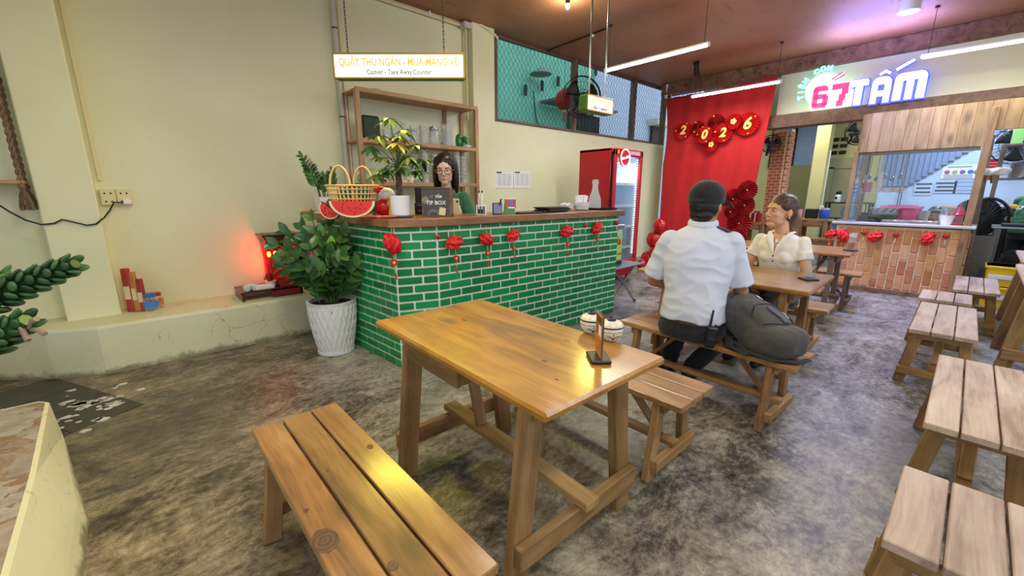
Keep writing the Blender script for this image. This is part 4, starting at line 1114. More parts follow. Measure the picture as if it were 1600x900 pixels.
MB().box((0, 0, 0.05), (0.085, 0.02, 0.1), 0.003).build('holder', M['black'], t); MB().box((0.004, -0.012, 0.05), (0.07, 0.004, 0.085)).build('card', plain('lavender_card', '#8b93c9', 0.5), t)
MB().tube([(0.02, -0.02, 0.08), (0.03, -0.02, 0.11), (0.035, -0.01, 0.13)], 0.008, 7).build('pen', M['black'], t, 60)
t = thing('payment_stand', 'green and red phone payment stand on the counter', 'payment stand', onT(797, 333, -0.09), R(YAW - 90 - 8))
m = MB(); m.rings([[(-0.055, -0.04, 0), (0.055, -0.04, 0), (0.055, 0.05, 0), (-0.055, 0.05, 0)], [(-0.048, 0.0, 0.13), (0.02, 0.0, 0.13), (0.02, 0.01, 0.13), (-0.048, 0.01, 0.13)]]); m.build('stand', plain('green_plastic', '#2f7a3a', 0.4), t)
Ms = Matrix.Translation((0, -0.028, 0.012)) @ Matrix.Rotation(R(-15), 4, 'X')
MB().box((0.01, 0, 0.065), (0.085, 0.006, 0.13), 0.002, M=Ms).build('panel', M['white'], t)
MB().box((0.01, -0.004, 0.078), (0.085, 0.004, 0.085), M=Ms).build('red_field', M['red'], t); MB().box((0.01, -0.007, 0.085), (0.036, 0.004, 0.05), 0.002, M=Ms).build('phone_print', plain('blue_print', '#4a6fd8', 0.4), t)
MB().box((0.015, -0.006, 0.045), (0.06, 0.004, 0.012), M=Ms).build('white_bar', M['white'], t)
# menus, trays, bowls
for i, (px, off, yw, z, lab) in enumerate(((822, -0.10, -6, 0.0, 'single black menu folder lying left of the menu stack'), (858, -0.14, -3, 0.0, 'bottom black menu folder of the stack'), (862, -0.13, 4, 0.012, 'second black menu folder from the bottom of the stack'), (864, -0.15, -2, 0.024, 'third black menu folder of the stack'), (861, -0.15, 2, 0.036, 'top black menu folder of the stack'))):
    q = onT(px, 333, off)
    t = thing('menu_folder', lab, 'menu', (q[0], q[1], ZT + z + 0.001), an_m + R(yw), 'black menu folders on the counter')
    MB().box((0, 0, 0.001), (0.30, 0.21, 0.002)).build('back_cover', M['black'], t); MB().box((0, 0, 0.005), (0.29, 0.20, 0.005)).build('pages', M['dark_ink'], t); MB().box((0, 0, 0.0095), (0.30, 0.21, 0.003), 0.001).build('front_cover', M['black'], t)
def bowl_stack(label, q, n, r):
    t = thing('bowl_stack', label, 'bowls', q)
    for i in range(n): MB().lathe([(r * 0.55, 0.006 + 0.012 * i), (r * 0.8, 0.012 + 0.012 * i), (r, 0.045 + 0.012 * i), (r * 1.04, 0.047 + 0.012 * i), (r * 0.94, 0.045 + 0.012 * i), (r * 0.7, 0.016 + 0.012 * i)], 28).build('bowl', M['white_ceramic'], t, 40)
q = onT(908, 331, -0.22)
bl = []
for i in range(4):
    o = MB().lathe([(0.05, 0.0), (0.075, 0.01), (0.088, 0.05), (0.092, 0.052), (0.084, 0.05), (0.066, 0.014), (0.02, 0.01)], 28).build('bowl', M['white_ceramic'], None, 40)
    x_ = q[0] + (0.0 if i < 3 else -0.19); o.location = (x_, q[1] + (0 if i < 3 else 0.06), ZT + 0.0165 * (i if i < 3 else 0.4))
    tag(o, ('bottom white bowl of the nested three under the napkins', 'middle white bowl of the nested three under the napkins', 'top white bowl of the nested three holding the napkins', 'shallow white bowl left of the napkin bowl')[i], 'bowl', 'white bowls on the counter')
t = thing('napkin_bunch', 'fan of white paper napkins standing in the top white bowl', 'napkins', (q[0], q[1], ZT + 0.05))
for i in range(11):
    a = -0.5 + 0.1 * i
    MB().box((0, 0, 0.055), (0.055, 0.004, 0.11), 0.0, M=Matrix.Translation((0.014 * (i - 5) * 0.8, 0.01 * math.sin(i * 2.1), 0)) @ Matrix.Rotation(a * 0.45, 4, 'Y') @ Matrix.Rotation(0.5 * math.sin(i * 1.7), 4, 'Z')).build('napkin', M['paper'], t)
m = MB()
for i in range(12): m.ell((0.03 * math.cos(i * 2), 0.03 * math.sin(i * 2.6), 0.02 + 0.003 * i), (0.02, 0.018, 0.012), 7, 5)
q2 = (q[0] - 0.19, q[1] + 0.06); o = m.build('napkin_scraps', M['paper'], None, 40); o.location = (*q2, ZT + 0.02); tag(o, 'crumpled white napkin pieces heaped in the shallow bowl', 'napkins', kind='stuff')
q = onT(941, 329, -0.18)
t = thing('serving_tray', 'round black serving tray at the right end of the counter', 'tray', q); MB().lathe([(0.14, 0), (0.16, 0.003), (0.168, 0.022), (0.164, 0.022), (0.155, 0.007), (0.02, 0.006)], 40).build('tray', M['black'], t, 40)
q = onT(926, 329, -0.30)
t = thing('bottle_cutout', 'flat grey white bottle shaped board behind the tray', 'cutout', (q[0] + 0.03, q[1], ZT), R(YAW - 90))
prof = [(0.075, 0), (0.068, 0.12), (0.034, 0.21), (0.03, 0.275), (0.036, 0.285), (0.036, 0.30), (0.032, 0.325), (0.027, 0.33)]
MB().prism([(x, z) for x, z in prof] + [(-x, z) for x, z in prof[::-1]], -0.006, 0.006, Matrix.Rotation(math.pi / 2, 4, 'X')).build('board', plain('grey_white_board', '#c9cbca', 0.5), t)
# ------------------------------------------------------------------ shelf behind the counter
SY0, SY1 = 4.42, 4.74
shelf = thing('wooden_shelf', 'open light wooden shelf unit with glasses behind the cashier', 'shelf', (2.58, 4.58, 0.40))
sx0, sx1 = 1.85, 3.36
def sp(x, y, z): return (x - 2.58, y - 4.58, z - 0.40)
for x in (sx0, sx1):
    for y in (SY0, SY1): plank('post', sp(x, y, 0.40), sp(x, y, 2.36), 0.05, 0.05, M['shelf'], shelf, (1, 0, 0))
plank('post', sp(sx1 - 0.26, SY1, 0.40), sp(sx1 - 0.26, SY1, 2.36), 0.05, 0.05, M['shelf'], shelf, (1, 0, 0))
for z in (0.75, 1.44, 1.88, 2.37):
    for i in range(3): plank('shelf_board', sp(sx0 - 0.02, SY0 + 0.055 + i * 0.105, z), sp(sx1 + 0.02, SY0 + 0.055 + i * 0.105, z), 0.1, 0.022, M['shelf'], shelf)
    plank('edge_rail', sp(sx0 - 0.02, SY0 - 0.012, z), sp(sx1 + 0.02, SY0 - 0.012, z), 0.022, 0.045, M['shelf'], shelf)
# glasses on the shelf
def tumbler(label, x, y, z, r, h, name='glass_tumbler', group='glasses on the middle shelf'):
    t = thing(name, label, 'glass', (x, y, z), 0, group)
    MB().lathe([(r * 0.8, 0.0), (r, h), (r * 0.93, h), (r * 0.74, 0.012), (0.004, 0.01)], 18, cap=False).build('glass', M['cup_glass'], t, 50)
    MB().lathe([(r * 0.78, 0.001), (r * 0.80, 0.012)], 18).build('thick_base', M['cup_glass'], t, 50)
    return t
zs = 1.892
tl = [(2.19, 0.045, 0.13, 'glass tumbler nearest the dark green bag on the middle shelf'), (2.29, 0.05, 0.15, 'second glass from the dark green bag on the middle shelf'), (2.42, 0.045, 0.22, 'tall glass half hidden by the topmost tree leaves'), (2.53, 0.05, 0.20, 'tall glass just right of the tree leaves'), (2.655, 0.055, 0.22, 'wide tall glass left of the steel lidded jug'), (2.98, 0.075, 0.26, 'largest glass vase, right of the steel lidded jug')]
for x, r_, h, l in tl: tumbler(l, x, 4.5, zs, r_, h)
t = thing('glass_jug', 'glass jug with steel lid and handle on the middle shelf', 'jug', (2.79, 4.5, zs))
MB().lathe([(0.05, 0), (0.062, 0.02), (0.058, 0.12), (0.05, 0.17), (0.053, 0.19), (0.048, 0.19), (0.052, 0.12), (0.05, 0.01)], 20, cap=False).build('body', M['cup_glass'], t, 50)
MB().lathe([(0.05, 0.17), (0.056, 0.19), (0.05, 0.215), (0.012, 0.22), (0.012, 0.235)], 20).build('lid', M['steel'], t, 50)
MB().tube([(0.05, -0.01, 0.15), (0.10, -0.01, 0.14), (0.105, -0.01, 0.07), (0.058, -0.01, 0.03)], 0.008, 7).build('handle', M['cup_glass'], t, 60)
o = MB().box((0, 0, 0.13), (0.20, 0.12, 0.26), 0.02).build('bag', plain('dark_green_bag', '#10301c', 0.5, var=0.3)); o.location = (2.03, 4.57, zs); tag(o, 'dark green bag at the left end of the middle shelf', 'bag')
t = thing('green_cloth', 'crumpled shiny green cloth at the right of the middle shelf', 'cloth', (3.18, 4.5, zs))
m = MB()
for i in range(9): m.ell((0.055 * math.sin(i * 2.3), 0.03 * math.cos(i * 1.7), 0.03 + 0.012 * i), (0.05, 0.035, 0.03), 9, 6, Euler((i, i * 0.7, 0)).to_matrix().to_4x4())
place('cloth', setmat(blob(m, 0.008, 2, 0.008, 22, 3), plain('shiny_green', '#0f7a3c', 0.3)), t)
o = MB().lathe([(0.03, 0), (0.05, 0.01), (0.06, 0.035), (0.055, 0.035), (0.04, 0.01)], 20).build('white_dish', M['white_ceramic'], None, 40); o.location = (3.24, 4.46, zs); tag(o, 'small white dish in front of the green cloth on the shelf', 'dish')
o = MB().cyl((0, 0, 0), (0, 0, 0.12), 0.035, n=16).build('white_cup', M['white'], None, 40); o.location = (3.085, 4.52, zs); tag(o, 'white cup between the largest glass vase and the green cloth', 'cup')
# stacked takeaway cups on the lower shelf
zl = 1.452
for i, (x, n) in enumerate(((2.52, 12), (2.66, 15), (2.80, 14), (3.12, 15), (3.22, 13))):
    t = thing('cup_stack', ('left most stack of clear takeaway cups on the lower shelf', 'second stack of clear takeaway cups on the lower shelf', 'third stack of clear cups, left of the cashier head', 'stack of clear cups just right of the cashier head', 'stack of clear cups nearest the right shelf post')[i], 'cups', (x, 4.52, zl), 0, 'stacked takeaway cups')
    for k in range(n): MB().lathe([(0.036, 0.024 * k), (0.042, 0.024 * k + 0.05), (0.046, 0.024 * k + 0.052), (0.046, 0.024 * k + 0.057), (0.038, 0.024 * k + 0.05)], 14, cap=False).build('cup', M['cup_glass'] if k % 2 else M['pvc'], t, 50)
o = MB(); 
for i in range(8): o.ell((-0.3 + 0.08 * i, 0, 0.05 + 0.03 * math.sin(i)), (0.09, 0.09, 0.06 + 0.02 * math.sin(i * 2)), 10, 7)
o = place('plastic_bag_pile', setmat(blob(o, 0.014, 3, 0.008, 14, 1), plain('pale_green_plastic', '#a9c79a', 0.35))); o.location = (2.22, 4.52, zl); tag(o, 'pale green plastic bag bundle on the lower shelf behind the tree', 'bags')
o = MB(); rr = random.Random(3)
for i in range(22): o.box((rr.uniform(-0.22, 0.22), rr.uniform(-0.02, 0.02), 0.02 + 0.03 * (i % 2)), (0.04, 0.03, 0.03), 0.004, rz=rr.uniform(0, 3))
o = o.build('sachet_heap', plain('pink_white_sachet', '#e6c8b8', 0.6, var=0.3)); o.location = (2.25, 4.43, zl); tag(o, 'heap of small pale sachets at the front of the lower shelf', 'sachets', kind='stuff')
t = thing('paper_tray', 'white paper block with a black clip on top of the wooden shelf', 'paper', (2.10, 4.52, 2.382)); MB().box((0.06, 0, 0.012), (0.34, 0.16, 0.024), 0.003).build('paper', M['paper'], t); MB().box((0.0, 0, 0.032), (0.09, 0.06, 0.016), 0.004).build('clip', M['black'], t)
# ------------------------------------------------------------------ hanging lit signs
def lit_sign(label, c, w, h, d, yaw, lines, cords, rod=False):
    t = thing('hanging_sign', label, 'sign', c, yaw)
    MB().box((0, 0, 0), (w, d, h), 0.018).build('case', M['sign_green'], t)
    MB().box((0, -d / 2 - 0.002, 0), (w - 0.03, 0.008, h - 0.03), 0.004).build('lit_face', M['sign_white'], t)
    m = MB()
    for s in (-1, 1):
        m.box((0, -d / 2 - 0.004, s * (h / 2 - 0.008)), (w, 0.01, 0.014), 0.003); m.box((s * (w / 2 - 0.008), -d / 2 - 0.004, 0), (0.014, 0.01, h), 0.003)
    m.build('rim', plain('gold_rim', '#b99a3a', 0.4, 0.3), t)
    for s, z, size, mat, bold, sx in lines:
        text('lettering', s, size, mat, t, Matrix.Translation((0, -d / 2 - 0.007, z)) @ Matrix.Rotation(math.pi / 2, 4, 'X'), 0.0015, bold, 'CENTER', sx)
    for x in cords:
        if rod: MB().cyl((x, 0, h / 2), (x, 0, CZ - c[2]), 0.009, n=8).build('hanging_pipe', M['steel'], t, 40)
        else:
            m = MB(); L = CZ - c[2] - h / 2; n = int(L / 0.03)
            for k in range(n): m.tube([(x + (0.006 * math.cos(a) if k % 2 else 0), (0 if k % 2 else 0.006 * math.cos(a)), h / 2 + 0.03 * k + 0.015 + 0.02 * math.sin(a)) for a in [2 * math.pi * i / 8 for i in range(8)]], 0.0022, 4, close=True)
            m.build('chain', M['iron'], t)
        MB().tube([(x + 0.012 * math.cos(a), 0, h / 2 + 0.016 + 0.014 * math.sin(a)) for a in [2 * math.pi * i / 10 for i in range(10)]], 0.004, 5, close=True).build('hook', M['gold'], t)
    cy_, sy_ = math.cos(yaw), math.sin(yaw); lamp('sign_glow', 'AREA', (c[0] + sy_ * (d / 2 + 0.02), c[1] - cy_ * (d / 2 + 0.02), c[2]), w * h * (150 if rod else 130), (1.0, 0.80, 0.10), w - 0.05, (R(-90), 0, yaw), h - 0.04)
    return t
d1 = PXZ(625.5, 105.5); c1 = EYEV + d1 * (3.55 / 1.0)
lit_sign('long lit sign hanging by two chains above the cashier counter', c1, 1.12, 0.205, 0.09, R(YAW - 90), [('QUẦY THU NGÂN - MUA MANG VỀ', 0.026, 0.085, M['sign_yellow'], 0.0016, 0.74), ('Cashier - Take Away Counter', -0.05, 0.055, M['sign_teal'], 0.0006, 0.82)], (-0.44, 0.38))
c2 = atY(931, 165, 3.0)
lit_sign('small lit sign hanging by two pipes above the right end of the counter', c2, 0.47, 0.165, 0.12, R(0), [('QUẦY NƯỚC', 0.025, 0.075, M['sign_yellow'], 0.001, 0.9), ('Bar Counter', -0.04, 0.052, M['dark_ink'], 0.0003, 0.9)], (-0.13, 0.15), True)
# ------------------------------------------------------------------ fluorescent tubes
def tube_light(label, x, y0, y1, z, power):
    t = thing('tube_light', label, 'light', (x, (y0 + y1) / 2, z), 0, 'hanging tube lights')
    h = (y1 - y0) / 2
    MB().box((0, 0, 0.022), (0.04, 2 * h, 0.022), 0.005).build('housing', M['white'], t)
    MB().cyl((0, -h + 0.02, 0), (0, h - 0.02, 0), 0.017, n=12).build('tube', M['tube'], t, 40)
    for s in (-1, 1):
        MB().cyl((0, s * h, 0), (0, s * (h - 0.02), 0), 0.019, n=12).build('end_cap', M['white'], t, 40)
        MB().cyl((0, s * (h - 0.06), 0.03), (0, s * (h - 0.06), CZ - z), 0.003, n=6).build('cord', M['black'], t)
        MB().cyl((0, s * (h - 0.06), CZ - z - 0.02), (0, s * (h - 0.06), CZ - z), 0.022, n=10).build('ceiling_cup', M['black'], t)
    lamp('tube_light_glow', 'AREA', (x, (y0 + y1) / 2, z - 0.03), power, (1.0, 0.98, 0.94), 0.05, (0, 0, 0), 2 * h)
tube_light('hanging tube light nearest the chain link opening', 4.87, 2.24, 3.60, 2.90, 24)
tube_light('hanging tube light in front of the red cloth top', 7.19, 2.21, 3.53, 2.90, 22)
tube_light('hanging tube light at the right edge, before the lit wall sign', 7.19, -0.60, 0.77, 2.90, 22)
# downlight with bluish lens, spot head, bulb, camera
t = thing('ceiling_downlight', 'white round ceiling lamp with bluish lens near the top right', 'light', (6.75, 0.90, CZ)); MB().cyl((0, 0, 0), (0, 0, -0.12), 0.10, n=28).build('housing', M['white'], t, 40); MB().cyl((0, 0, -0.12), (0, 0, -0.125), 0.088, n=28).build('lens', M['down_blue'], t)
lamp('downlight_beam', 'SPOT', (6.75, 0.9, CZ - 0.14), 420, (0.28, 0.34, 1.0), 0.08, (0, 0, 0), None, 120, 0.8)
lamp('downlight_spill', 'POINT', (6.5, 1.1, CZ - 0.42), 16, (0.30, 0.30, 1.0), 0.1)
lamp('ceiling_blue_fill', 'AREA', (7.45, 1.25, CZ - 0.32), 26, (0.34, 0.32, 1.0), 0.5, (R(180), 0, 0), 1.0)  # added floating lamp, throws the sign's blue glow on the ceiling
p = atZ(1085, 102, 3.36)
t = thing('ceiling_spotlight', 'small black spotlight head under the ceiling left of the beam', 'light', (7.2, 3.5, CZ)); MB().box((0, 0, -0.03), (0.1, 0.06, 0.05), 0.005).build('bracket', M['black'], t); MB().cyl((0, 0, -0.05), (0.03, -0.02, -0.21), 0.035, 0.045, 14).build('head', M['black'], t, 40); MB().tube([(-0.04, 0, -0.05), (-0.10, 0, -0.2), (-0.14, 0.02, -0.42)], 0.004, 5).build('cable', M['black'], t)
t = thing('pendant_bulb', 'lit bulb in a black holder at the top centre', 'light', (3.9, 3.42, CZ)); MB().cyl((0, 0, 0), (0, 0, -0.05), 0.028, 0.022, 14).build('holder', M['black'], t, 40); MB().ell((0, 0, -0.075), (0.024, 0.024, 0.032), 14, 9).build('bulb', M['bulb'], t, 60); lamp('pendant_bulb_glow', 'POINT', (3.9, 3.42, CZ - 0.14), 12, (1.0, 0.88, 0.66), 0.03)
t = thing('security_camera', 'white dome security camera at the corner above the red cloth', 'camera', (8.2, 4.5, CZ - 0.22)); MB().cyl((0, 0, 0.2), (0, 0, 0.02), 0.075, 0.07, 18).build('housing', M['white'], t, 40); MB().ell((0, 0, 0.0), 0.07, 16, 10).build('dome', M['white'], t, 60); MB().ell((-0.045, -0.045, -0.02), 0.032, 12, 8).build('lens', M['black'], t, 60)
t = thing('ceiling_cable', 'thin dark cable tray line across the ceiling behind the small sign', 'cable', (4.4, 4.3, CZ - 0.012)); ca0, cb0 = atZ(856, 79, CZ - 0.012) - t.location, atZ(947, 45, CZ - 0.012) - t.location; MB().tube([ca0, cb0], 0.009, 6).build('cable', M['iron'], t); MB().ell(ca0.lerp(cb0, 0.75) + V(0.0, -0.05, -0.02), 0.02, 8, 6).build('sensor', M['white'], t)
# ------------------------------------------------------------------ wall papers
for i, (px0, px1, lab) in enumerate(((774, 802, 'left of the two printed white sheets on the wall behind the counter'), (803, 829, 'right of the two printed white sheets on the wall behind the counter'))):
    a, b = atY(px0, 267, WY - 0.012), atY(px1, 294, WY - 0.012)
    t = thing('paper_sheet', lab, 'paper', ((a.x + b.x) / 2, WY - 0.006, (a.z + b.z) / 2), 0, 'printed sheets on the wall')
    w, h = b.x - a.x - 0.01, a.z - b.z
    MB().box((0, 0, 0), (w, 0.004, h)).build('sheet', M['paper'], t)
    m = MB()
    for k in range(9): m.box((0, -0.003, h * (0.33 - 0.08 * k)), (w * 0.85, 0.002, 0.003))
    for k in range(3): m.box((w * (-0.28 + 0.28 * k), -0.003, 0), (0.003, 0.002, h * 0.7))
    m.build('printed_lines', M['ink'], t); MB().box((-w * 0.3, -0.003, h * 0.42), (w * 0.3, 0.002, 0.02)).build('printed_mark', M['dark_ink'], t)
    if i == 0: MB().cyl((w * 0.15, -0.012, -h * 0.3), (w * 0.42, -0.012, h * 0.3), 0.006, n=6).build('pen', M['white'], t)
# ------------------------------------------------------------------ fridge
F0 = V(5.14, 3.57, 0); FW, FD, FH = 0.73, 0.62, 1.965
fr = thing('drinks_fridge', 'tall red drinks fridge with lit glass door behind the counter', 'fridge', F0)
fint = plain('fridge_lining', '#cfe6f4', 0.4)
MB().box((0.02, FD / 2 + 0.03, FH / 2 + 0.02), (0.04, FD - 0.06, FH - 0.04), 0.008).build('side_panel', M['fridge_red'], fr)
MB().box((FW - 0.02, FD / 2 + 0.03, FH / 2 + 0.02), (0.04, FD - 0.06, FH - 0.04), 0.008).build('side_panel', M['fridge_red'], fr)
MB().box((FW / 2, FD / 2 + 0.03, FH - 0.02), (FW, FD - 0.06, 0.04), 0.008).build('top_panel', M['fridge_red'], fr)
MB().box((FW / 2, FD - 0.02, FH / 2 + 0.05), (FW - 0.08, 0.03, FH - 0.2)).build('back_lining', fint, fr)
for x in (0.045, FW - 0.045): MB().box((x, FD / 2, FH / 2 + 0.08), (0.008, FD - 0.12, FH - 0.3)).build('side_lining', fint, fr)
MB().box((FW / 2, FD / 2 + 0.03, 0.17), (FW - 0.06, FD - 0.08, 0.22)).build('machine_box', M['fridge_red'], fr)
m = MB()
for k in range(14): m.box((0.06 + k * 0.047, 0.035, 0.16), (0.022, 0.02, 0.15))
m.build('grille', M['red'], fr)
for x in (0.06, FW - 0.06): MB().cyl((x, 0.1, 0), (x, 0.1, 0.06), 0.025, n=10).build('foot', M['black'], fr)
for z in (0.5, 0.82, 1.14, 1.46):
    s_ = MB().box((FW / 2, FD / 2, z), (FW - 0.1, FD - 0.16, 0.012)).build('fridge_shelf', M['white'], fr)
    MB().box((FW / 2, 0.075, z + 0.012), (FW - 0.1, 0.008, 0.04)).build('price_rail', M['white'], s_)
dr = MB()
for x in (0.032, FW - 0.032): dr.box((x, 0.0, FH / 2 + 0.15), (0.064, 0.045, FH - 0.32), 0.012)
dr.box((FW / 2, 0, FH - 0.055), (FW, 0.045, 0.10), 0.012); dr.box((FW / 2, 0, 0.30), (FW, 0.045, 0.07), 0.012)
door = dr.build('door', M['fridge_red'], fr)
MB().box((FW / 2, -0.002, FH / 2 + 0.12), (FW - 0.12, 0.008, FH - 0.42)).build('glass', M['blue_glass'], door)
MB().box((0.0, 0.026, FH / 2), (0.03, 0.012, FH - 0.1)).build('gasket', M['black'], door)
m = MB()
for k in range(40): m.box((FW - 0.085, 0.02, 0.42 + 0.036 * k), (0.022, 0.012, 0.022), 0.002)
m.build('led_strip', M['led_strip'], fr)
MB().cyl((0.075, -0.03, FH - 0.13), (0.075, -0.052, FH - 0.13), 0.125, n=36).build('logo_disc', M['red'], door, 40).location.x = 0.13
lt_ = MB().tube([(0.205 + 0.113 * math.cos(a), -0.054, FH - 0.13 + 0.113 * math.sin(a)) for a in [2 * math.pi * i / 32 for i in range(32)]], 0.008, 6, close=True).build('logo_ring', plain('lit_logo_white', (1, 1, 1, 1), 0.4, emit=0.8), door, 60)
text('lettering', 'Coca-Cola', 0.05, M['led_white'], door, Matrix.Translation((0.205, -0.055, FH - 0.13)) @ Matrix.Rotation(math.pi / 2, 4, 'X') @ Matrix.Rotation(R(12), 4, 'Z'), 0.001, 0.001, 'CENTER', 0.95, 0.3)
MB().box((0.5, -0.024, FH - 0.055), (0.26, 0.004, 0.05), 0.001).build('header_label', plain('pink_label', '#e4aab4', 0.4), door)
MB().box((0.07, -0.024, FH - 0.06), (0.05, 0.004, 0.05), 0.001).build('round_sticker', plain('orange_sticker', '#e68a3a', 0.4), door)
lamp('fridge_lamp', 'AREA', (F0.x + FW / 2, F0.y + 0.12, 1.78), 11, (0.7, 0.9, 1.0), 0.5, (0, 0, 0), 0.1)
bt_ = None
for k in range(6):
    t = thing('drink_bottle', ('leftmost', 'second', 'third', 'fourth', 'fifth', 'rightmost')[k] + ' clear bottle from the left on the middle fridge shelf', 'bottle', (F0.x + 0.16 + 0.066 * k, F0.y + 0.2, 0.826), 0, 'bottles on the middle fridge shelf')
    MB().lathe([(0.028, 0), (0.03, 0.01), (0.03, 0.13), (0.012, 0.18), (0.012, 0.2)], 12).build('body', M['cup_glass'], t, 40); MB().cyl((0, 0, 0.05), (0, 0, 0.11), 0.031, n=12).build('label', M['dark_ink'] if k % 2 else M['paper'], t, 40); MB().cyl((0, 0, 0.2), (0, 0, 0.215), 0.014, n=10).build('cap', M['white'], t, 40)
# folding table, juice press with poster
TZ = 0.50
t = thing('folding_table', 'small steel folding table at the right end of the counter', 'table', (4.30, 2.93, 0))
MB().box((0, 0, TZ - 0.012), (0.62, 0.5, 0.024), 0.006).build('table_top', M['steel'], t)
for y in (-0.19, 0.19):
    MB().tube([(-0.25, y, TZ - 0.03), (0.0, y, 0.26), (0.24, y, 0.02)], 0.013, 8).build('leg', M['steel'], t, 50); MB().tube([(0.25, y * 0.85, TZ - 0.03), (0.0, y * 0.85, 0.26), (-0.24, y * 0.85, 0.02)], 0.013, 8).build('leg', M['steel'], t, 50)
for x in (-0.25, 0.25):
    for y in (-0.19, 0.19): MB().ell((x, y, 0.02), (0.022, 0.02, 0.02), 10, 6).build('rubber_foot', M['black'], t, 60)
q = atY(965, 385, 2.93)
t = thing('juice_stand', 'juice stand with lime green poster on the folding table', 'stand', (4.20, 2.98, TZ), 0)
MB().box((0, 0, 0.02), (0.32, 0.3, 0.04), 0.006).build('base', M['black'], t); MB().box((0, 0.0, 0.23), (0.30, 0.28, 0.38), 0.008).build('cabinet', M['pvc'], t)
po = MB().box((0, -0.144, 0.21), (0.28, 0.006, 0.32), 0.001).build('poster', plain('lime_poster', '#a9cf6a', 0.5), t)
text('lettering', 'Mía', 0.13, M['red'], t, Matrix.Translation((0.02, -0.149, 0.28)) @ Matrix.Rotation(math.pi / 2, 4, 'X'), 0.001, 0.003)
text('lettering', 'nước mía', 0.05, plain('orange_letter', '#d8762a', 0.5), t, Matrix.Translation((0.04, -0.149, 0.13)) @ Matrix.Rotation(math.pi / 2, 4, 'X'), 0.001, 0.001)
MB().box((0, 0, 0.45), (0.34, 0.3, 0.05), 0.006).build('steel_top', M['steel'], t); MB().box((0.03, 0.02, 0.56), (0.26, 0.2, 0.18), 0.015, M=Matrix.Rotation(R(-8), 4, 'X')).build('hopper', M['black'], t)
# ------------------------------------------------------------------ red cloth, paper fans, balloons
cl = thing('red_backdrop', 'large red satin cloth hung as a backdrop beside the stall', 'backdrop', (8.02, 3.5, 0.05))
def clothf(u, v):
    yl = 4.44 - 0.05 * math.sin(math.pi * min(1, v * 2.5)) - 0.10 * v; yr = 2.52 + 0.22 * v
    y = yl + (yr - yl) * u
    zt = 3.13 + 0.04 * abs(math.sin(u * math.pi * 6)) * u - 0.03 * math.sin(u * math.pi) + 0.03 * u
    z = zt * (1 - v) + 0.06 * v
    x = 8.02 + 0.022 * math.sin(u * 17 + 2 * v) * (0.4 + v) + 0.012 * math.sin(u * 41 + 5 * v) - 0.16 * v * v * 0.3
    return (x - 8.02, y - 3.5, z - 0.05)
o = MB().grid(clothf, 60, 40).build('cloth', M['red_cloth'], cl, 60)
sm = o.modifiers.new('t', 'SOLIDIFY'); sm.thickness = 0.006
for k_ in range(7):
    y_ = 4.42 - k_ * 0.31; MB().tube([(0, y_ - 3.5, 3.06), (0.09, y_ - 3.5, 3.2), (0.11, y_ - 3.5, 3.24)], 0.004, 5).build('hanging_cord', M['red'], cl)
FANS = {}
def rosette(r, mat):
    k_ = (round(r, 2), mat.name)
    if k_ in FANS: return FANS[k_]
    m = MB(); n = 48
    vs = [(0, -0.012, 0)] ; fs = []
    for i in range(n):
        a = 2 * math.pi * i / n; y = -0.045 if i % 2 else 0.012
        vs.append((0.12 * r * math.cos(a), y * 0.5 - 0.004, 0.12 * r * math.sin(a))); vs.append((r * math.cos(a), y, r * math.sin(a)))
    for i in range(n):
        j = (i + 1) % n; fs.append((1 + 2 * i, 1 + 2 * j, 2 + 2 * j, 2 + 2 * i)); fs.append((0, 1 + 2 * j, 1 + 2 * i))
    b = len(vs)
    vs += [(x, y + 0.006, z) for x, y, z in vs[:b]]; fs += [tuple(i + b for i in f[::-1]) for f in fs[:]]
    m.add(vs, fs)
    FANS[k_] = m.mesh('pleated_disc', mat); return FANS[k_]
fz = [(1068, 204, 13.5, '2', 'leftmost pleated paper fan, carrying the first numeral 2'), (1091, 199, 9.5, '', 'small plain dark fan between the first numerals 2 and 0'), (1101, 211, 12.5, '0', 'pleated paper fan carrying the numeral 0'), (1119, 193, 13, '', 'plain dark fan with gold petals above the numerals 0 and 2'), (1130, 208, 13.5, '2', 'pleated paper fan carrying the second numeral 2'), (1147, 190, 11, 'f', 'small fan with a yellow blossom beside the numeral 6'), (1168, 194, 16, '6', 'rightmost top fan, carrying the numeral 6'), (1112, 226, 10.5, 'f', 'lowest small fan of the numeral row with a yellow blossom'),
      (1168, 297, 14, '', 'topmost plain fan of the right hand column'), (1146, 311, 15, '', 'plain fan touching the topmost one from the lower left'), (1164, 321, 14, '', 'plain fan below the topmost one at the cloth edge'), (1142, 331, 9.5, '', 'smallest plain fan of the right hand column'), (1155, 349, 17, '', 'largest plain fan in the middle of the right hand column'), (1151, 373, 15, '', 'plain fan just below the largest one'), (1124, 367, 12, '', 'plain fan partly behind the shoulder of the seated man'), (1157, 394, 12, '', 'lowest plain fan just above the table')]
fno = 0
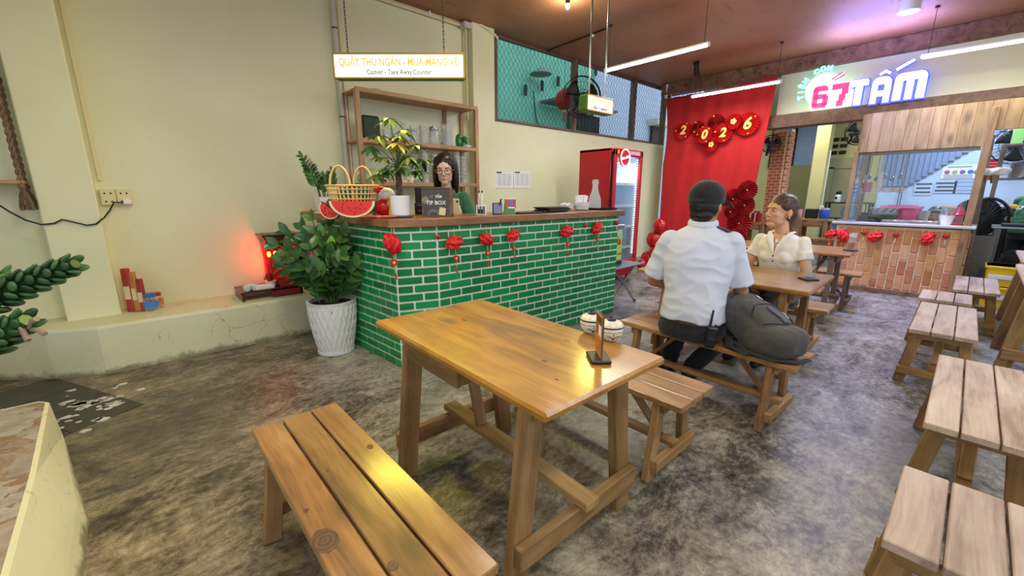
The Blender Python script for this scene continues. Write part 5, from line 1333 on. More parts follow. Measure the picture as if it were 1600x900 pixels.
for px, py, r_, s, lab in fz:
    p = atX(px, py, 7.965 - 0.03 * (fno % 3)); rr_ = r_ * 0.0118 * (1.0)
    t = thing('paper_fan', lab, 'paper fan', p, R(-90), 'red paper fans on the cloth'); fno += 1
    big = py > 250
    place('pleated_disc', rosette(rr_, M['dark_red_paper'] if (s == '' or big) else M['red_paper']), t)
    MB().ell((0, -0.02, 0), (0.012, 0.01, 0.012), 8, 6).build('centre_button', M['gold'] if big else M['red'], t, 60)
    if s in ('2', '0', '6'): text('numeral', s, 0.21 if s != '6' else 0.26, M['gold_text'], t, Matrix.Translation((0, -0.032, 0)) @ Matrix.Rotation(math.pi / 2, 4, 'X'), 0.004, 0.008, 'CENTER', 1.0, 0.2)
    if s == 'f':
        m = MB()
        for q in range(5): m.ell((0.03 * math.cos(q * 1.257), -0.03, 0.03 * math.sin(q * 1.257)), (0.022, 0.006, 0.022), 8, 5)
        m.build('blossom', M['gold_text'], t, 50)
    elif not big:
        for q in range(3):
            a = 2.1 * q + fno; MB().ell((rr_ * 0.85 * math.cos(a), -0.03, rr_ * 0.85 * math.sin(a)), (0.02, 0.005, 0.012), 8, 5).build('gold_petal', M['gold'], t, 50)
for px, py, r_, lab in ((1031, 353, 13, 'topmost red balloon at the left edge of the cloth'), (1022, 374, 15, 'second red balloon from the top beside the cloth'), (1024, 395, 14, 'third red balloon from the top, behind the man shoulder'), (1012, 411, 15, 'lowest large red balloon near the fridge'), (1002, 417, 9, 'small dark red balloon touching the fridge corner'), (1036, 408, 13, 'red balloon partly hidden by the man in the cap')):
    p = atX(px, py, 7.0 if px > 1008 else 6.7)
    p.z = max(p.z, r_ * 0.0093)
    t = thing('balloon', lab, 'balloon', p, 0, 'red balloons beside the cloth'); k_ = r_ * 0.0093
    MB().ell((0, 0, 0), (k_, k_, k_ * 1.12), 22, 14).build('skin', M['red_balloon'], t, 60); MB().cyl((0, 0, -k_ * 1.1), (0.0, 0, -k_ * 1.2), 0.008, 0.014, 8).build('knot', M['red_balloon'], t)
# ------------------------------------------------------------------ lit wall sign
SXP = 8.06
t = thing('lit_wall_sign', 'lit wall sign with pink numerals, white letters and a bowl on the header wall', 'sign', (SXP, 1.75, 2.65))
def sgn(px, py, dx=0.0):
    p = atX(px, py, SXP + dx); return Vector((p.x - SXP, p.y - 1.75, p.z - 2.65))
def stext(s, px, py, size, mat, dx, bold, sx=1.0, ext=0.012, name='letter', rot=0):
    p = sgn(px, py); p.x = dx
    return text(name, s, size, mat, t, upright(p, 0.0) @ Matrix.Rotation(rot, 4, 'Z'), ext, bold, 'CENTER', sx)
# block letters with rounded shoulders, each with a blue lit edge behind it
def rounded(x0, x1, z0, z1, r, top=True, n=6):
    pts = [(x0, z0), (x1, z0)]
    if top:
        pts += [(x1 - r + r * math.cos(a), z1 - r + r * math.sin(a)) for a in [math.pi / 2 * k / n for k in range(n + 1)]]
        pts += [(x0 + r - r * math.sin(a), z1 - r + r * math.cos(a)) for a in [math.pi / 2 * k / n for k in range(n + 1)]]
    else: pts += [(x1, z1), (x0, z1)]
    return pts
def block(name, polys, px, py, grow, dx, mat, th):
    o = sgn(px, py); m = MB()
    for x0, x1, z0, z1, r in polys:
        m.prism(rounded(x0 * WX_ - grow, x1 * WX_ + grow, z0 * HZ_ - grow, z1 * HZ_ + grow, r * WX_ + grow, r > 0), -th, th, upright(Vector((dx, o.y, o.z)), 0.0))
    return m.build(name, mat, t)
WX_, HZ_ = 0.80, 1.0
LT = [(0, 0.245, 0.255, 0.34, 0.03), (0.073, 0.172, 0, 0.26, 0)]
LA = [(0, 0.08, 0, 0.25, 0), (0.175, 0.255, 0, 0.25, 0), (0, 0.255, 0.245, 0.34, 0.095), (0.07, 0.185, 0.09, 0.16, 0)]
LM = [(0, 0.105, 0, 0.25, 0), (0.155, 0.245, 0, 0.25, 0), (0.295, 0.40, 0, 0.25, 0), (0, 0.40, 0.245, 0.34, 0.09)]
for nm, L_, px, py in (('letter', LT, 1325, 166), ('letter', LA, 1358, 163), ('letter', LM, 1393, 158)):
    block(nm, L_, px, py, 0.0, -0.015, M['led_white'], 0.014); block('glow_edge', L_, px, py, 0.018, 0.02, M['led_blue'], 0.010)
for g_, mt_, dx in ((0.0, M['led_white'], -0.015), (0.02, M['led_blue'], 0.02)):
    o = sgn(1358, 163); U = upright(Vector((dx, o.y, o.z)), 0.0); m = MB()
    for a, b_ in (((0.08, 0.375), (0.15, 0.412)), ((0.15, 0.412), (0.22, 0.375)), ((0.29, 0.405), (0.50, 0.50))):
        m.beam(U @ V(a[0] * WX_, a[1], 0), U @ V(b_[0] * WX_, b_[1], 0), 0.030 + 2 * g_, 0.024, up=(-1, 0, 0.01))
    m.build('accent' if g_ == 0 else 'glow_edge', mt_, t)
L6 = [(0, 0.09, 0.03, 0.30, 0), (0.02, 0.235, 0, 0.08, 0), (0.165, 0.255, 0.03, 0.18, 0.03), (0.03, 0.23, 0.135, 0.21, 0.03), (0, 0.235, 0.255, 0.34, 0.07)]
L7 = [(0, 0.25, 0.255, 0.34, 0), (0.15, 0.25, 0.17, 0.26, 0), (0.12, 0.22, 0.08, 0.18, 0), (0.095, 0.195, 0, 0.09, 0)]
HZ_ = 0.92
for L_, px, py in ((L6, 1268, 171), (L7, 1297, 168)):
    block('numeral', L_, px, py, 0.0, -0.045, M['led_pink'], 0.012); block('white_edge', L_, px, py, 0.022, -0.018, M['led_white'], 0.010)
bw_ = sgn(1285, 139)
m = MB(); n = 40
m.prism([(0.215 * math.cos(2 * math.pi * i / n), 0.215 * math.sin(2 * math.pi * i / n)) for i in range(n)], -0.01, 0.01, upright(Vector((0.012, bw_.y, bw_.z)), 0.0)); m.build('bowl_disc', M['led_white'], t)
m = MB(); m.prism([(0.232 * math.cos(2 * math.pi * i / n), 0.232 * math.sin(2 * math.pi * i / n)) for i in range(n)], -0.006, 0.006, upright(Vector((0.035, bw_.y, bw_.z)), 0.0)); m.build('disc_edge', M['led_cyan'], t)
for a, b in (((1300, 125), (1318, 113)), ((1304, 126), (1322, 117))):
    p, q = sgn(*a), sgn(*b); p.x = q.x = -0.02
    MB().beam(p, q, 0.022, 0.02).build('chopstick', M['led_pink'], t); p.x = q.x = 0.0
    MB().beam(p, q, 0.045, 0.02).build('chopstick_edge', M['led_white'], t)
for i, ch in enumerate('TIỆM CƠM'):
    if ch == ' ': continue
    a = R(196 - 16.5 * i); c_ = Vector((0.02, bw_.y - 0.285 * math.cos(a), bw_.z + 0.285 * math.sin(a)))
    text('letter', ch, 0.095, M['led_cyan'], t, upright(c_, 0.0) @ Matrix.Rotation(a - math.pi / 2, 4, 'Z'), 0.008, 0.006)
lamp('sign_blue_glow', 'AREA', (SXP - 0.06, 1.15, 2.66), 3.5, (0.16, 0.2, 1.0), 1.0, (0, R(90), 0), 0.3)
# ------------------------------------------------------------------ altar, incense, jars, outlet, rope shelf on the left
M['maroon'] = plain('maroon_lacquer', '#7a1d16', 0.35)
ax = 0.86
t = thing('altar_shelf', 'low dark wooden altar stand on the ledge behind the plant', 'altar', (ax, 4.47, 0.38))
MB().box((0.0, 0.03, 0.075), (0.52, 0.36, 0.02), 0.003).build('board', M['darkwood'], t)
for x in (-0.245, 0.245): MB().box((x, 0.03, 0.032), (0.02, 0.36, 0.064)).build('side', M['darkwood'], t)
MB().box((0.12, -0.14, 0.05), (0.27, 0.02, 0.075), 0.002).build('front_rail', M['maroon'], t)
t = thing('spirit_house', 'small dark red altar house with two lit red bulbs behind the plant', 'altar house', (1.02, 4.60, 0.467))
MB().box((0, 0, 0.03), (0.30, 0.24, 0.06), 0.006).build('base', M['maroon'], t)
for x in (-0.12, 0.12):
    for y in (-0.09, 0.09): MB().lathe([(0.02, 0.06), (0.014, 0.08), (0.016, 0.25), (0.02, 0.37)], 12, (x, y, 0)).build('column', M['red'], t, 40)
MB().box((0, 0.1, 0.21), (0.26, 0.015, 0.32)).build('back_panel', M['maroon'], t)
m = MB(); m.rings([[(-0.15 * s, -0.12 * s, z), (0.15 * s, -0.12 * s, z), (0.15 * s, 0.12 * s, z), (-0.15 * s, 0.12 * s, z)] for s, z in ((0.85, 0.37), (0.95, 0.40), (0.9, 0.43), (1.12, 0.475), (1.15, 0.49))]); m.build('roof', M['darkwood'], t)
for x in (-0.13, -0.075):
    MB().ell((x, -0.14, 0.31), (0.017, 0.017, 0.03), 12, 8).build('lit_bulb', M['red_bulb'], t, 60); MB().cyl((x, -0.14, 0.335), (x, -0.14, 0.37), 0.012, n=10).build('lamp_holder', M['maroon'], t)
lamp('altar_red_glow', 'POINT', (0.90, 4.56, 0.80), 1.7, (1.0, 0.06, 0.03), 0.03)
lamp('altar_red_glow', 'POINT', (0.86, 4.64, 0.68), 0.8, (1.0, 0.06, 0.03), 0.03)
t = thing('incense_bowl', 'white incense bowl with burnt red sticks on the altar stand', 'incense bowl', (0.87, 4.45, 0.467)); MB().lathe([(0.03, 0), (0.045, 0.01), (0.05, 0.05), (0.056, 0.055), (0.05, 0.058), (0.02, 0.05)], 20).build('bowl', M['white_ceramic'], t, 40)
m = MB()
for i in range(18): m.cyl((0.02 * math.cos(i * 2.4), 0.02 * math.sin(i * 2.4), 0.05), (0.032 * math.cos(i * 2.4), 0.03 * math.sin(i * 2.4), 0.125), 0.003, n=5)
tag(m.build('incense_sticks', M['maroon'], t), kind='stuff')
t = thing('offering_cups', None, None) if False else None
for i, (x, y) in enumerate(((0.66, 4.36), (0.72, 4.37), (0.69, 4.42))):
    o = MB().lathe([(0.018, 0), (0.03, 0.012), (0.034, 0.05), (0.03, 0.05), (0.02, 0.014)], 16).build('offering_cup', M['white_ceramic'], None, 40); o.location = (x, y, 0.466); tag(o, ('white offering cup at the front left corner of the altar stand', 'white offering cup second from the left corner of the altar stand', 'white offering cup behind the front pair on the altar stand')[i], 'cup', 'white offering cups on the altar')
o = MB().box((0, 0, 0.022), (0.16, 0.07, 0.044), 0.01).build('tissue_pack', M['paper']); o.location = (0.74, 4.33, 0.466 + 0.0); o.location.z = 0.515; o.location = (0.80, 4.36, 0.466); tag(o, 'white folded packet lying beside the incense bowl', 'packet')
t = thing('candle_stand', 'small dark red candle box right of the incense bowl', 'candle box', (0.99, 4.37, 0.467)); MB().box((0, 0, 0.03), (0.13, 0.1, 0.06), 0.008).build('box', M['maroon'], t); MB().ell((0.03, -0.02, 0.09), (0.03, 0.03, 0.035), 10, 7).build('red_bud', M['red'], t, 50)
# incense packs and jars
pk = plain('red_printed_pack', '#b23a34', 0.4, var=0.35); pk2 = plain('tan_pack', '#c08a4a', 0.5, var=0.2)
for i, (px, w, h, tilt, mt, lab) in enumerate(((192, 0.06, 0.36, -7, pk, 'left red incense pack leaning beside the pillar'), (201, 0.065, 0.33, -9, pk2, 'middle tan incense pack leaning beside the pillar'), (210, 0.06, 0.27, -8, pk, 'right red incense pack leaning beside the pillar'))):
    p = atZ(px, 488, 0.38)
    t = thing('incense_pack', lab, 'incense pack', (p.x + 0.04, 4.56 - 0.02 * i, 0.381), R(YAW - 90), 'incense packs beside the pillar')
    T = Matrix.Rotation(R(tilt * 0.6), 4, 'Y') @ Matrix.Rotation(R(-6), 4, 'X')
    MB().box((0, 0.03, h / 2 + 0.005), (w, 0.03, h), 0.004, T).build('pack', mt, t)
    MB().box((0, 0.013, h * 0.45), (w * 0.8, 0.004, h * 0.3), 0.0, T).build('label', M['cream_plastic'], t)
    for k in range(3): MB().cyl(T @ V(-0.012 + 0.012 * k, 0.03, h), T @ V(-0.02 + 0.02 * k, 0.03, h + 0.035 + 0.01 * (k % 2)), 0.0025, n=5).build('stick', M['pale_mortar'], t)
for i, (px, r_, h, cap_m, lab) in enumerate(((221, 0.045, 0.12, M['red'], 'jar with red lid left of the blue labelled jar'), (230, 0.05, 0.13, plain('blue_lid', '#2f6fc0', 0.4), 'clear jar with blue label and blue lid on the ledge'), (240, 0.045, 0.12, M['red'], 'jar with red lid right of the blue labelled jar'))):
    p = atZ(px, 481, 0.38)
    t = thing('glass_jar', lab, 'jar', (p.x + 0.03, 4.58 + (0.03 if i != 1 else -0.04), 0.381), 0, 'small jars on the ledge')
    MB().lathe([(r_ * 0.9, 0), (r_, 0.008), (r_, h * 0.72), (r_ * 0.75, h * 0.86), (r_ * 0.75, h)], 18).build('jar', M['cup_glass'], t, 40); MB().cyl((0, 0, h * 0.88), (0, 0, h * 1.1), r_ * 0.82, n=18).build('lid', cap_m, t, 40)
    MB().cyl((0, 0, h * 0.22), (0, 0, h * 0.6), r_ * 1.02, n=18, cap=False).build('label', plain('blue_label', '#3a86d0', 0.4) if i == 1 else plain('orange_label' , '#c9743c', 0.5, var=0.3), t, 40)
# outlet
p = atY(182, 308, WY - 0.02)
t = thing('wall_outlet', 'double cream wall outlet with a white charger plugged in', 'outlet', (p.x, WY - 0.02, p.z))
for i, x in enumerate((-0.048, 0.048)):
    pl_ = MB().box((x, 0, 0), (0.093, 0.04, 0.125), 0.005).build('socket_plate', M['cream_plastic'], t)
    for zz in (-0.035, 0.03):
        for xx in (-0.018, 0.018): MB().cyl((x + xx, -0.019, zz), (x + xx, -0.0215, zz), 0.007, n=8).build('hole', M['black'], pl_)
MB().box((0.06, -0.045, -0.035), (0.05, 0.05, 0.045), 0.006).build('charger', M['white'], t)
P_ = [(0.06, -0.05, -0.045), (-0.02, -0.05, -0.04)]
for px, py in ((172, 328), (163, 340), (150, 350), (136, 352), (115, 347), (97, 343), (85, 349), (65, 351), (40, 344), (15, 331), (-10, 315), (-60, 300)):
    q = atY(px, py, WY - 0.21 if px < 165 else WY - 0.08); P_.append((q.x - p.x, q.y - (WY - 0.02), q.z - p.z))
MB().tube(P_, 0.006, 6).build('cable', M['black'], t, 60)
# rope shelf
t = thing('rope_shelf', 'rope hung wooden shelf with tassel at the left edge', 'shelf', (-0.62, 4.62, 1.40))
rope = plain('brown_rope', '#7d6650', 0.9, var=0.35)
for z in (0.02, 0.66): plank('shelf_board', (-0.95, 0, z), (0.07, 0, z), 0.2, 0.025, M['shelf'], t)
for y in (-0.09, 0.09):
    m = MB(); n = 90
    for ph in (0, math.pi):
        m.tube([(0.055 + 0.008 * math.cos(ph + i * 0.7), y + 0.008 * math.sin(ph + i * 0.7), -0.02 + 1.05 * i / n) for i in range(n + 1)], 0.008, 5)
    m.build('rope', rope, t, 60)
    m = MB(); m.ell((0.055, y, -0.01), (0.02, 0.02, 0.022), 10, 7)
    for i in range(22): m.tube([(0.055, y, -0.01), (0.055 + 0.02 * math.cos(i * 2.4), y + 0.02 * math.sin(i * 2.4), -0.07), (0.055 + 0.034 * math.cos(i * 2.4), y + 0.034 * math.sin(i * 2.4), -0.135 - 0.02 * (i % 3))], 0.004, 4)
    m.build('tassel', rope, t)
# ------------------------------------------------------------------ fans and lantern
def wall_fan(label, c, r, face, cage=M['iron'], blade=M['black'], bracket=True, name='wall_fan'):
    """face: direction the fan blows, in plan (yaw) with tilt"""
    t = thing(name, label, 'fan', c, face)
    m = MB()
    for q, (y, k) in enumerate(((-0.05, 1.0), (0.05, 1.0))):
        m.tube([(k * r * math.cos(a), y * 0.3, k * r * math.sin(a)) for a in [2 * math.pi * i / 40 for i in range(40)]], 0.007, 5, close=True)
    for k in (0.35, 0.7): m.tube([(k * r * math.cos(a), -0.07 * (1 - k * 0.6), k * r * math.sin(a)) for a in [2 * math.pi * i / 32 for i in range(32)]], 0.003, 4, close=True)
    for i in range(28):
        a = 2 * math.pi * i / 28; m.tube([(0.12 * r * math.cos(a), -0.075, 0.12 * r * math.sin(a)), (0.7 * r * math.cos(a), -0.06, 0.7 * r * math.sin(a)), (r * math.cos(a), -0.015, r * math.sin(a))], 0.0022, 3)
        m.tube([(0.2 * r * math.cos(a), 0.075, 0.2 * r * math.sin(a)), (0.75 * r * math.cos(a), 0.06, 0.75 * r * math.sin(a)), (r * math.cos(a), 0.015, r * math.sin(a))], 0.0022, 3)
    m.build('guard', cage, t)
    for i in range(3):
        a0 = 2 * math.pi * i / 3 + 0.4
        def bf(u, v): 
            rr = r * (0.15 + 0.72 * u); a = a0 + (v - 0.5) * (0.75 + 0.35 * u)
            return (rr * math.cos(a), 0.03 * (v - 0.5), rr * math.sin(a))
        b = MB().grid(bf, 6, 4).build('blade', blade, t, 60); sm = b.modifiers.new('t', 'SOLIDIFY'); sm.thickness = 0.005
    MB().cyl((0, -0.08, 0), (0, 0.20, 0), 0.2 * r, 0.24 * r, 16).build('motor', M['black'], t, 40)
    if bracket: MB().tube([(0, 0.16, -0.02), (0, 0.20, -0.12), (0, 0.26, -0.18)], 0.02, 8).build('bracket', M['black'], t, 50)
    return t
c = atY(909, 152, 4.52); wall_fan('black wall fan in front of the wire mesh', c, 0.31, R(-32))
p = atY(882, 156, 5.05)
t = thing('paper_lantern', 'dark red round paper lantern hanging by the black wall fan', 'lantern', p)
def lf(u, v):
    a = 2 * math.pi * u; th = math.pi * (v - 0.5) * 0.94; k_ = 0.16 * (1 - 0.03 * (math.cos(v * 60) > 0)); return (k_ * math.cos(th) * math.cos(a), k_ * math.cos(th) * math.sin(a), 0.17 * math.sin(th))
MB().grid(lf, 24, 30).build('paper_shade', M['dark_red_paper'], t, 30); MB().cyl((0, 0, 0.165), (0, 0, 0.19), 0.05, n=14).build('top_cap', M['gold'], t, 40); MB().cyl((0, 0, 0.19), (0, 0, 0.6), 0.003, n=5).build('cord', M['black'], t)
MB().cyl((0, 0, -0.165), (0, 0, -0.2), 0.045, n=14).build('bottom_cap', M['gold'], t, 40); MB().cyl((0, 0, -0.2), (0, 0, -0.34), 0.012, 0.02, 8).build('tassel', M['red'], t)
c = atX(1205, 225, 9.0); wall_fan('black fan seen beside the red cloth edge and brick pillar', c, 0.16, R(-60))
c = atX(1341, 207, 10.6); wall_fan('round wall fan high on the passage wall left of the stall boards', c, 0.23, R(-50))
c = atX(1590, 226, 10.8); wall_fan('black wall fan on the kitchen wall at the right edge', c, 0.30, R(-80))
# ------------------------------------------------------------------ things on the nearest table
q = V(1.20, 0.855, 0.746)
t = thing('menu_card_stand', 'clear acrylic card stand with an orange menu on a black base, on the nearest table', 'card stand', q, R(-41))
MB().box((0, 0, 0.007), (0.075, 0.105, 0.014), 0.004).build('base', M['black'], t); MB().box((0, 0.0, 0.095), (0.006, 0.10, 0.17), 0.0015).build('acrylic_sheet', M['acrylic'], t)
for s in (-1, 1):
    cd = MB().box((s * 0.0036, 0.0, 0.10), (0.001, 0.092, 0.155)).build('menu_card', plain('orange_menu', '#c98a3c', 0.4) if 'om' not in M else M['om'], t)
    MB().box((s * 0.0045, 0.0, 0.155), (0.001, 0.084, 0.028)).build('title_band', plain('dark_band', '#4a2a18', 0.4), cd); MB().box((s * 0.0045, 0.018, 0.118), (0.001, 0.036, 0.036)).build('food_print', plain('food_print', '#7a5238', 0.4, var=0.5), cd)
    MB().box((s * 0.0045, -0.02, 0.118), (0.001, 0.034, 0.036)).build('food_print', M['paper'], cd); MB().box((s * 0.0045, 0.0, 0.062), (0.001, 0.084, 0.055)).build('food_print', plain('food_print_2', '#b9693c', 0.4, var=0.6), cd)
def cer_mat():
    g = NT('painted_crackle_ceramic'); p = g.obj(); vo = g.n('ShaderNodeTexVoronoi', Scale=60.0, feature='DISTANCE_TO_EDGE'); g.link(p, vo.inputs['Vector'])
    g.base(g.mix(g.ramp(vo.outputs['Distance'], [(0.0, 0.35), (0.04, 0.0)]), lin('#e8e2cf'), lin('#a39a86'))); g.rough(0.22); return g.m
cer = cer_mat(); navy = plain('navy_glaze', '#1d2c4c', 0.3); brn = plain('brown_glaze', '#5a3420', 0.3)
for i, (px, py, lab) in enumerate(((927, 524, 'lidded cream ceramic pot with navy rim behind the card stand'), (958, 536, 'lidded cream ceramic pot with painted leaves right of the card stand'))):
    p = atZ(px, py, 0.745)
    t = thing('ceramic_pot', lab, 'pot', (p.x + 0.025, p.y + 0.03, 0.746), R(YAW - 90), 'lidded ceramic pots on the nearest table'); t.scale = (0.92,) * 3
    MB().lathe([(0.028, 0), (0.032, 0.004), (0.052, 0.03), (0.056, 0.05), (0.052, 0.066)], 28).build('body', cer, t, 50)
    l_ = MB().lathe([(0.055, 0.066), (0.056, 0.07), (0.045, 0.086), (0.026, 0.093), (0.02, 0.093)], 28).build('lid', cer, t, 50)
    MB().lathe([(0.02, 0.092), (0.022, 0.102), (0.018, 0.104), (0.01, 0.098)], 18).build('knob', navy, l_, 50); MB().lathe([(0.0535, 0.063), (0.0568, 0.066), (0.0568, 0.070), (0.0535, 0.071)], 28, cap=False).build('navy_rim', navy, t, 50)
    MB().lathe([(0.0567, 0.048), (0.0567, 0.050)], 28, cap=False).build('navy_line', navy, t)
    m = MB()
    for s, (a0, b0) in enumerate(((-0.5, 0.5), (0.0, 0.0), (0.5, -0.5))):
        P2 = []
        for k in range(7):
            u = k / 6; th = -math.pi / 2 + (0.55 * a0 * 2 * u * u); z = 0.012 + 0.032 * u - 0.012 * abs(a0) * 2 * u * u; rr = 0.037 + 0.019 * min(1, u * 1.1); P2.append((rr * math.cos(th) , rr * math.sin(th), z))
        m.tube(P2, [0.0035, 0.003, 0.003, 0.0025, 0.0025, 0.002, 0.0015], 5)
    m.build('painted_leaves', brn if i else navy, t)
# little acrylic stands on the further tables
for lab, px, py, z in (('black based acrylic stand on the table of the seated pair', 1263, 437, 0.745), ('acrylic stand on the third table near the stall', 1329, 392, 0.745)):
    p = atZ(px, py, z); t = thing('menu_card_stand', lab, 'card stand', (p.x, p.y, 0.746), R(48), 'acrylic stands'); MB().box((0, 0, 0.006), (0.10, 0.09, 0.012), 0.003).build('base', M['black'], t); MB().box((0, 0, 0.10), (0.006, 0.085, 0.18), 0.0015).build('acrylic_sheet', M['acrylic'], t)
# ------------------------------------------------------------------ food stall with brick front
SX = 7.5
SL = Vector((7.9, 0.68, 0))
stall = thing('food_stall', 'food stall with upright orange brick front and knotty pine boards above', 'stall', SL)
def sl(x, y, z): return (x - SL.x, y - SL.y, z - SL.z)
MB().box(sl(SX + 0.05, 0.685, 0.47), (0.08, 1.31, 0.86)).build('mortar_panel', M['pale_mortar'], stall)
MB().box(sl(SX + 0.02, 0.685, 0.03), (0.10, 1.33, 0.06), 0.004).build('kick_board', M['beam'], stall)
brk = MB().box((0, 0, 0), (0.016, 0.074, 0.19), 0.006).mesh('brick', M['orange_brick'])
brs = MB().box((0, 0, 0), (0.016, 0.074, 0.088), 0.006).mesh('brick', M['orange_brick'])
for c_ in range(15):
    y = 1.31 - 0.0435 - c_ * 0.0868; z = 0.072; k = c_ % 2
    if k: place('brick', brs, stall, Matrix.Translation(sl(SX + 0.004, y, z + 0.044))); z += 0.1
    while z + 0.19 < 0.905:
        place('brick', brk, stall, Matrix.Translation(sl(SX + 0.004 - rng.uniform(0, 0.003), y, z + 0.095)) @ Matrix.Rotation(rng.uniform(-0.02, 0.02), 4, 'X')); z += 0.202
    if 0.905 - z > 0.08: place('brick', brs, stall, Matrix.Translation(sl(SX + 0.004, y, z + 0.044)))
MB().box(sl(SX + 0.37, 0.69, 0.935), (0.90, 1.40, 0.035), 0.006).build('counter_slab', plain('grey_stall_top', '#b9b9b5', 0.35, var=0.06), stall)
MB().box(sl(SX + 0.78, 0.69, 0.46), (0.05, 1.3, 0.90)).build('back_panel', M['beam'], stall)
plank('post', sl(SX + 0.03, 1.26, 0.95), sl(SX + 0.03, 1.26, 1.90), 0.05, 0.05, M['fascia'], stall, (1, 0, 0))
plank('post', sl(SX - 0.01, 0.07, 0.0), sl(SX - 0.01, 0.07, 2.3), 0.07, 0.095, M['fascia'], stall, (1, 0, 0))
plank('post', sl(SX + 0.7, 1.22, 0.95), sl(SX + 0.7, 1.22, 1.90), 0.05, 0.05, M['fascia'], stall, (1, 0, 0))
bw_ = 0.118; y = 1.16
for i in range(26):
    zb = 1.875 if y - bw_ / 2 > 0.06 else 2.045
    plank('fascia_board', sl(SX - 0.02, y - bw_ / 2, zb), sl(SX - 0.02, y - bw_ / 2, 2.37), bw_ - 0.0006, 0.022, M['fascia'], stall, (1, 0, 0)); y -= bw_
for i in range(5):
    a = R(9 + 18 * i); x_, y_ = SX - 0.02 + 0.10 - 0.10 * math.cos(a), 1.16 + 0.10 * math.sin(a)
    plank('fascia_board', sl(x_, y_, 1.875), sl(x_, y_, 2.37), 0.031, 0.022, M['fascia'], stall, (math.cos(a), -math.sin(a), 0))
for i in range(5):
    x_ = SX + 0.08 + 0.06 + 0.118 * i; plank('fascia_board', sl(x_, 1.26, 1.875), sl(x_, 1.26, 2.37), 0.115, 0.022, M['fascia'], stall, (0, 1, 0))
MB().box(sl(SX + 0.33, 0.68, 1.885), (0.66, 1.12, 0.02)).build('soffit_board', M['fascia'], stall)
g_ = MB().box(sl(SX + 0.02, 0.67, 1.41), (0.006, 1.10, 0.91)).build('glass_pane', M['blue_glass'], stall)
MB().box(sl(SX + 0.36, 1.245, 1.41), (0.64, 0.006, 0.91)).build('glass_pane', M['blue_glass'], stall)
MB().box(sl(SX + 0.33, 0.98, 1.345), (0.30, 0.50, 0.008)).build('glass_shelf', M['glass'], stall)
for x_, y_ in ((0.2, 0.76), (0.46, 0.76), (0.2, 1.2), (0.46, 1.2)): MB().cyl(sl(SX + x_, y_, 0.953), sl(SX + x_, y_, 1.88), 0.006, n=8).build('shelf_rod', M['steel'], stall)
ZC = 0.954
# garlands on the stall front
for px, py, s, lab in ((1298, 366, 1.05, 'red flower ball at the left corner of the orange brick stall'), (1317, 368, 1.25, 'second red flower ball from the left on the orange brick stall'), (1367, 370, 1.15, 'red flower ball below the pink tub of the stall'), (1450, 373, 1.1, 'red flower ball below the man in the stall')):
    p = atX(px, py, SX - 0.075); make_pom(lab, p, R(-90), s, px < 1320)
for px, py, lab in ((1350, 365, 'small red heart charm left of the pink tub on the stall front'), (1400, 368, 'small red heart charm in the middle of the stall front'), (1478, 370, 'small red heart charm below the red bottle on the stall front')):
    p = atX(px, py, SX - 0.03); make_heart(lab, p, R(-90), 1.6)
def put(px, py, x): return atX(px, py, x)
# bowls and tubs on the stall counter
p = put(1378, 350, 7.72)
t = thing('mixing_bowl', 'dark green bowl at the left of the stall counter', 'bowl', (7.72, p.y, ZC)); MB().lathe([(0.09, 0), (0.10, 0.006), (0.19, 0.10), (0.20, 0.105), (0.18, 0.1), (0.09, 0.02)], 30).build('bowl', plain('dark_green_enamel', '#1f5747', 0.3), t, 40)
t = thing('patterned_bowl', 'white bowl with black pattern nested in the dark green bowl', 'bowl', (7.72, p.y, ZC + 0.055)); MB().lathe([(0.10, 0), (0.11, 0.006), (0.165, 0.13), (0.172, 0.135), (0.155, 0.13), (0.1, 0.02)], 30).build('bowl', M['white_ceramic'], t, 40)
m = MB()
for i in range(12):
    a0 = 2 * math.pi * i / 12; m.tube([((0.148 + 0.018 * k) * math.cos(a0 + 0.26 * k), (0.148 + 0.018 * k) * math.sin(a0 + 0.26 * k), 0.085 + 0.042 * k) for k in (0, 0.5, 1)], 0.005, 4)
m.build('black_pattern', M['black'], t)
p = put(1405, 345, 7.86)
t = thing('pink_tub', 'bright pink plastic tub with lid on the stall counter', 'tub', (7.86, p.y, ZC))
pk_ = plain('pink_plastic', '#e0487a', 0.35)
def rr_box(w, d, h0, h1, s0=1.0, s1=1.0):
    m = MB(); pts = [(sx * w / 2 - sx * 0.03 + 0.03 * math.cos(a), sy * d / 2 - sy * 0.03 + 0.03 * math.sin(a)) for sx, sy, a0 in ((1, 1, 0), (-1, 1, 90), (-1, -1, 180), (1, -1, 270)) for a in [R(a0 + 30 * k) for k in range(4)]]
    m.rings([[(x * s0, y * s0, h0) for x, y in pts], [(x * s1, y * s1, h1) for x, y in pts]]); return m
rr_box(0.30, 0.40, 0, 0.19, 0.85, 1.0).build('tub', pk_, t, 40); rr_box(0.33, 0.43, 0.19, 0.215).build('lid', plain('pale_pink_plastic', '#f08aa8', 0.35), t, 40); MB().box((0, 0, 0.22), (0.10, 0.3, 0.02), 0.006).build('lid_grip', plain('pale_pink_plastic', '#f08aa8', 0.35), t)
p = put(1435, 346, 7.95); t = thing('white_bucket', 'greyish white bucket right of the pink tub', 'bucket', (7.95, p.y, ZC)); MB().lathe([(0.08, 0), (0.10, 0.15), (0.105, 0.155), (0.09, 0.15), (0.07, 0.01)], 24).build('bucket', M['pvc'], t, 40)
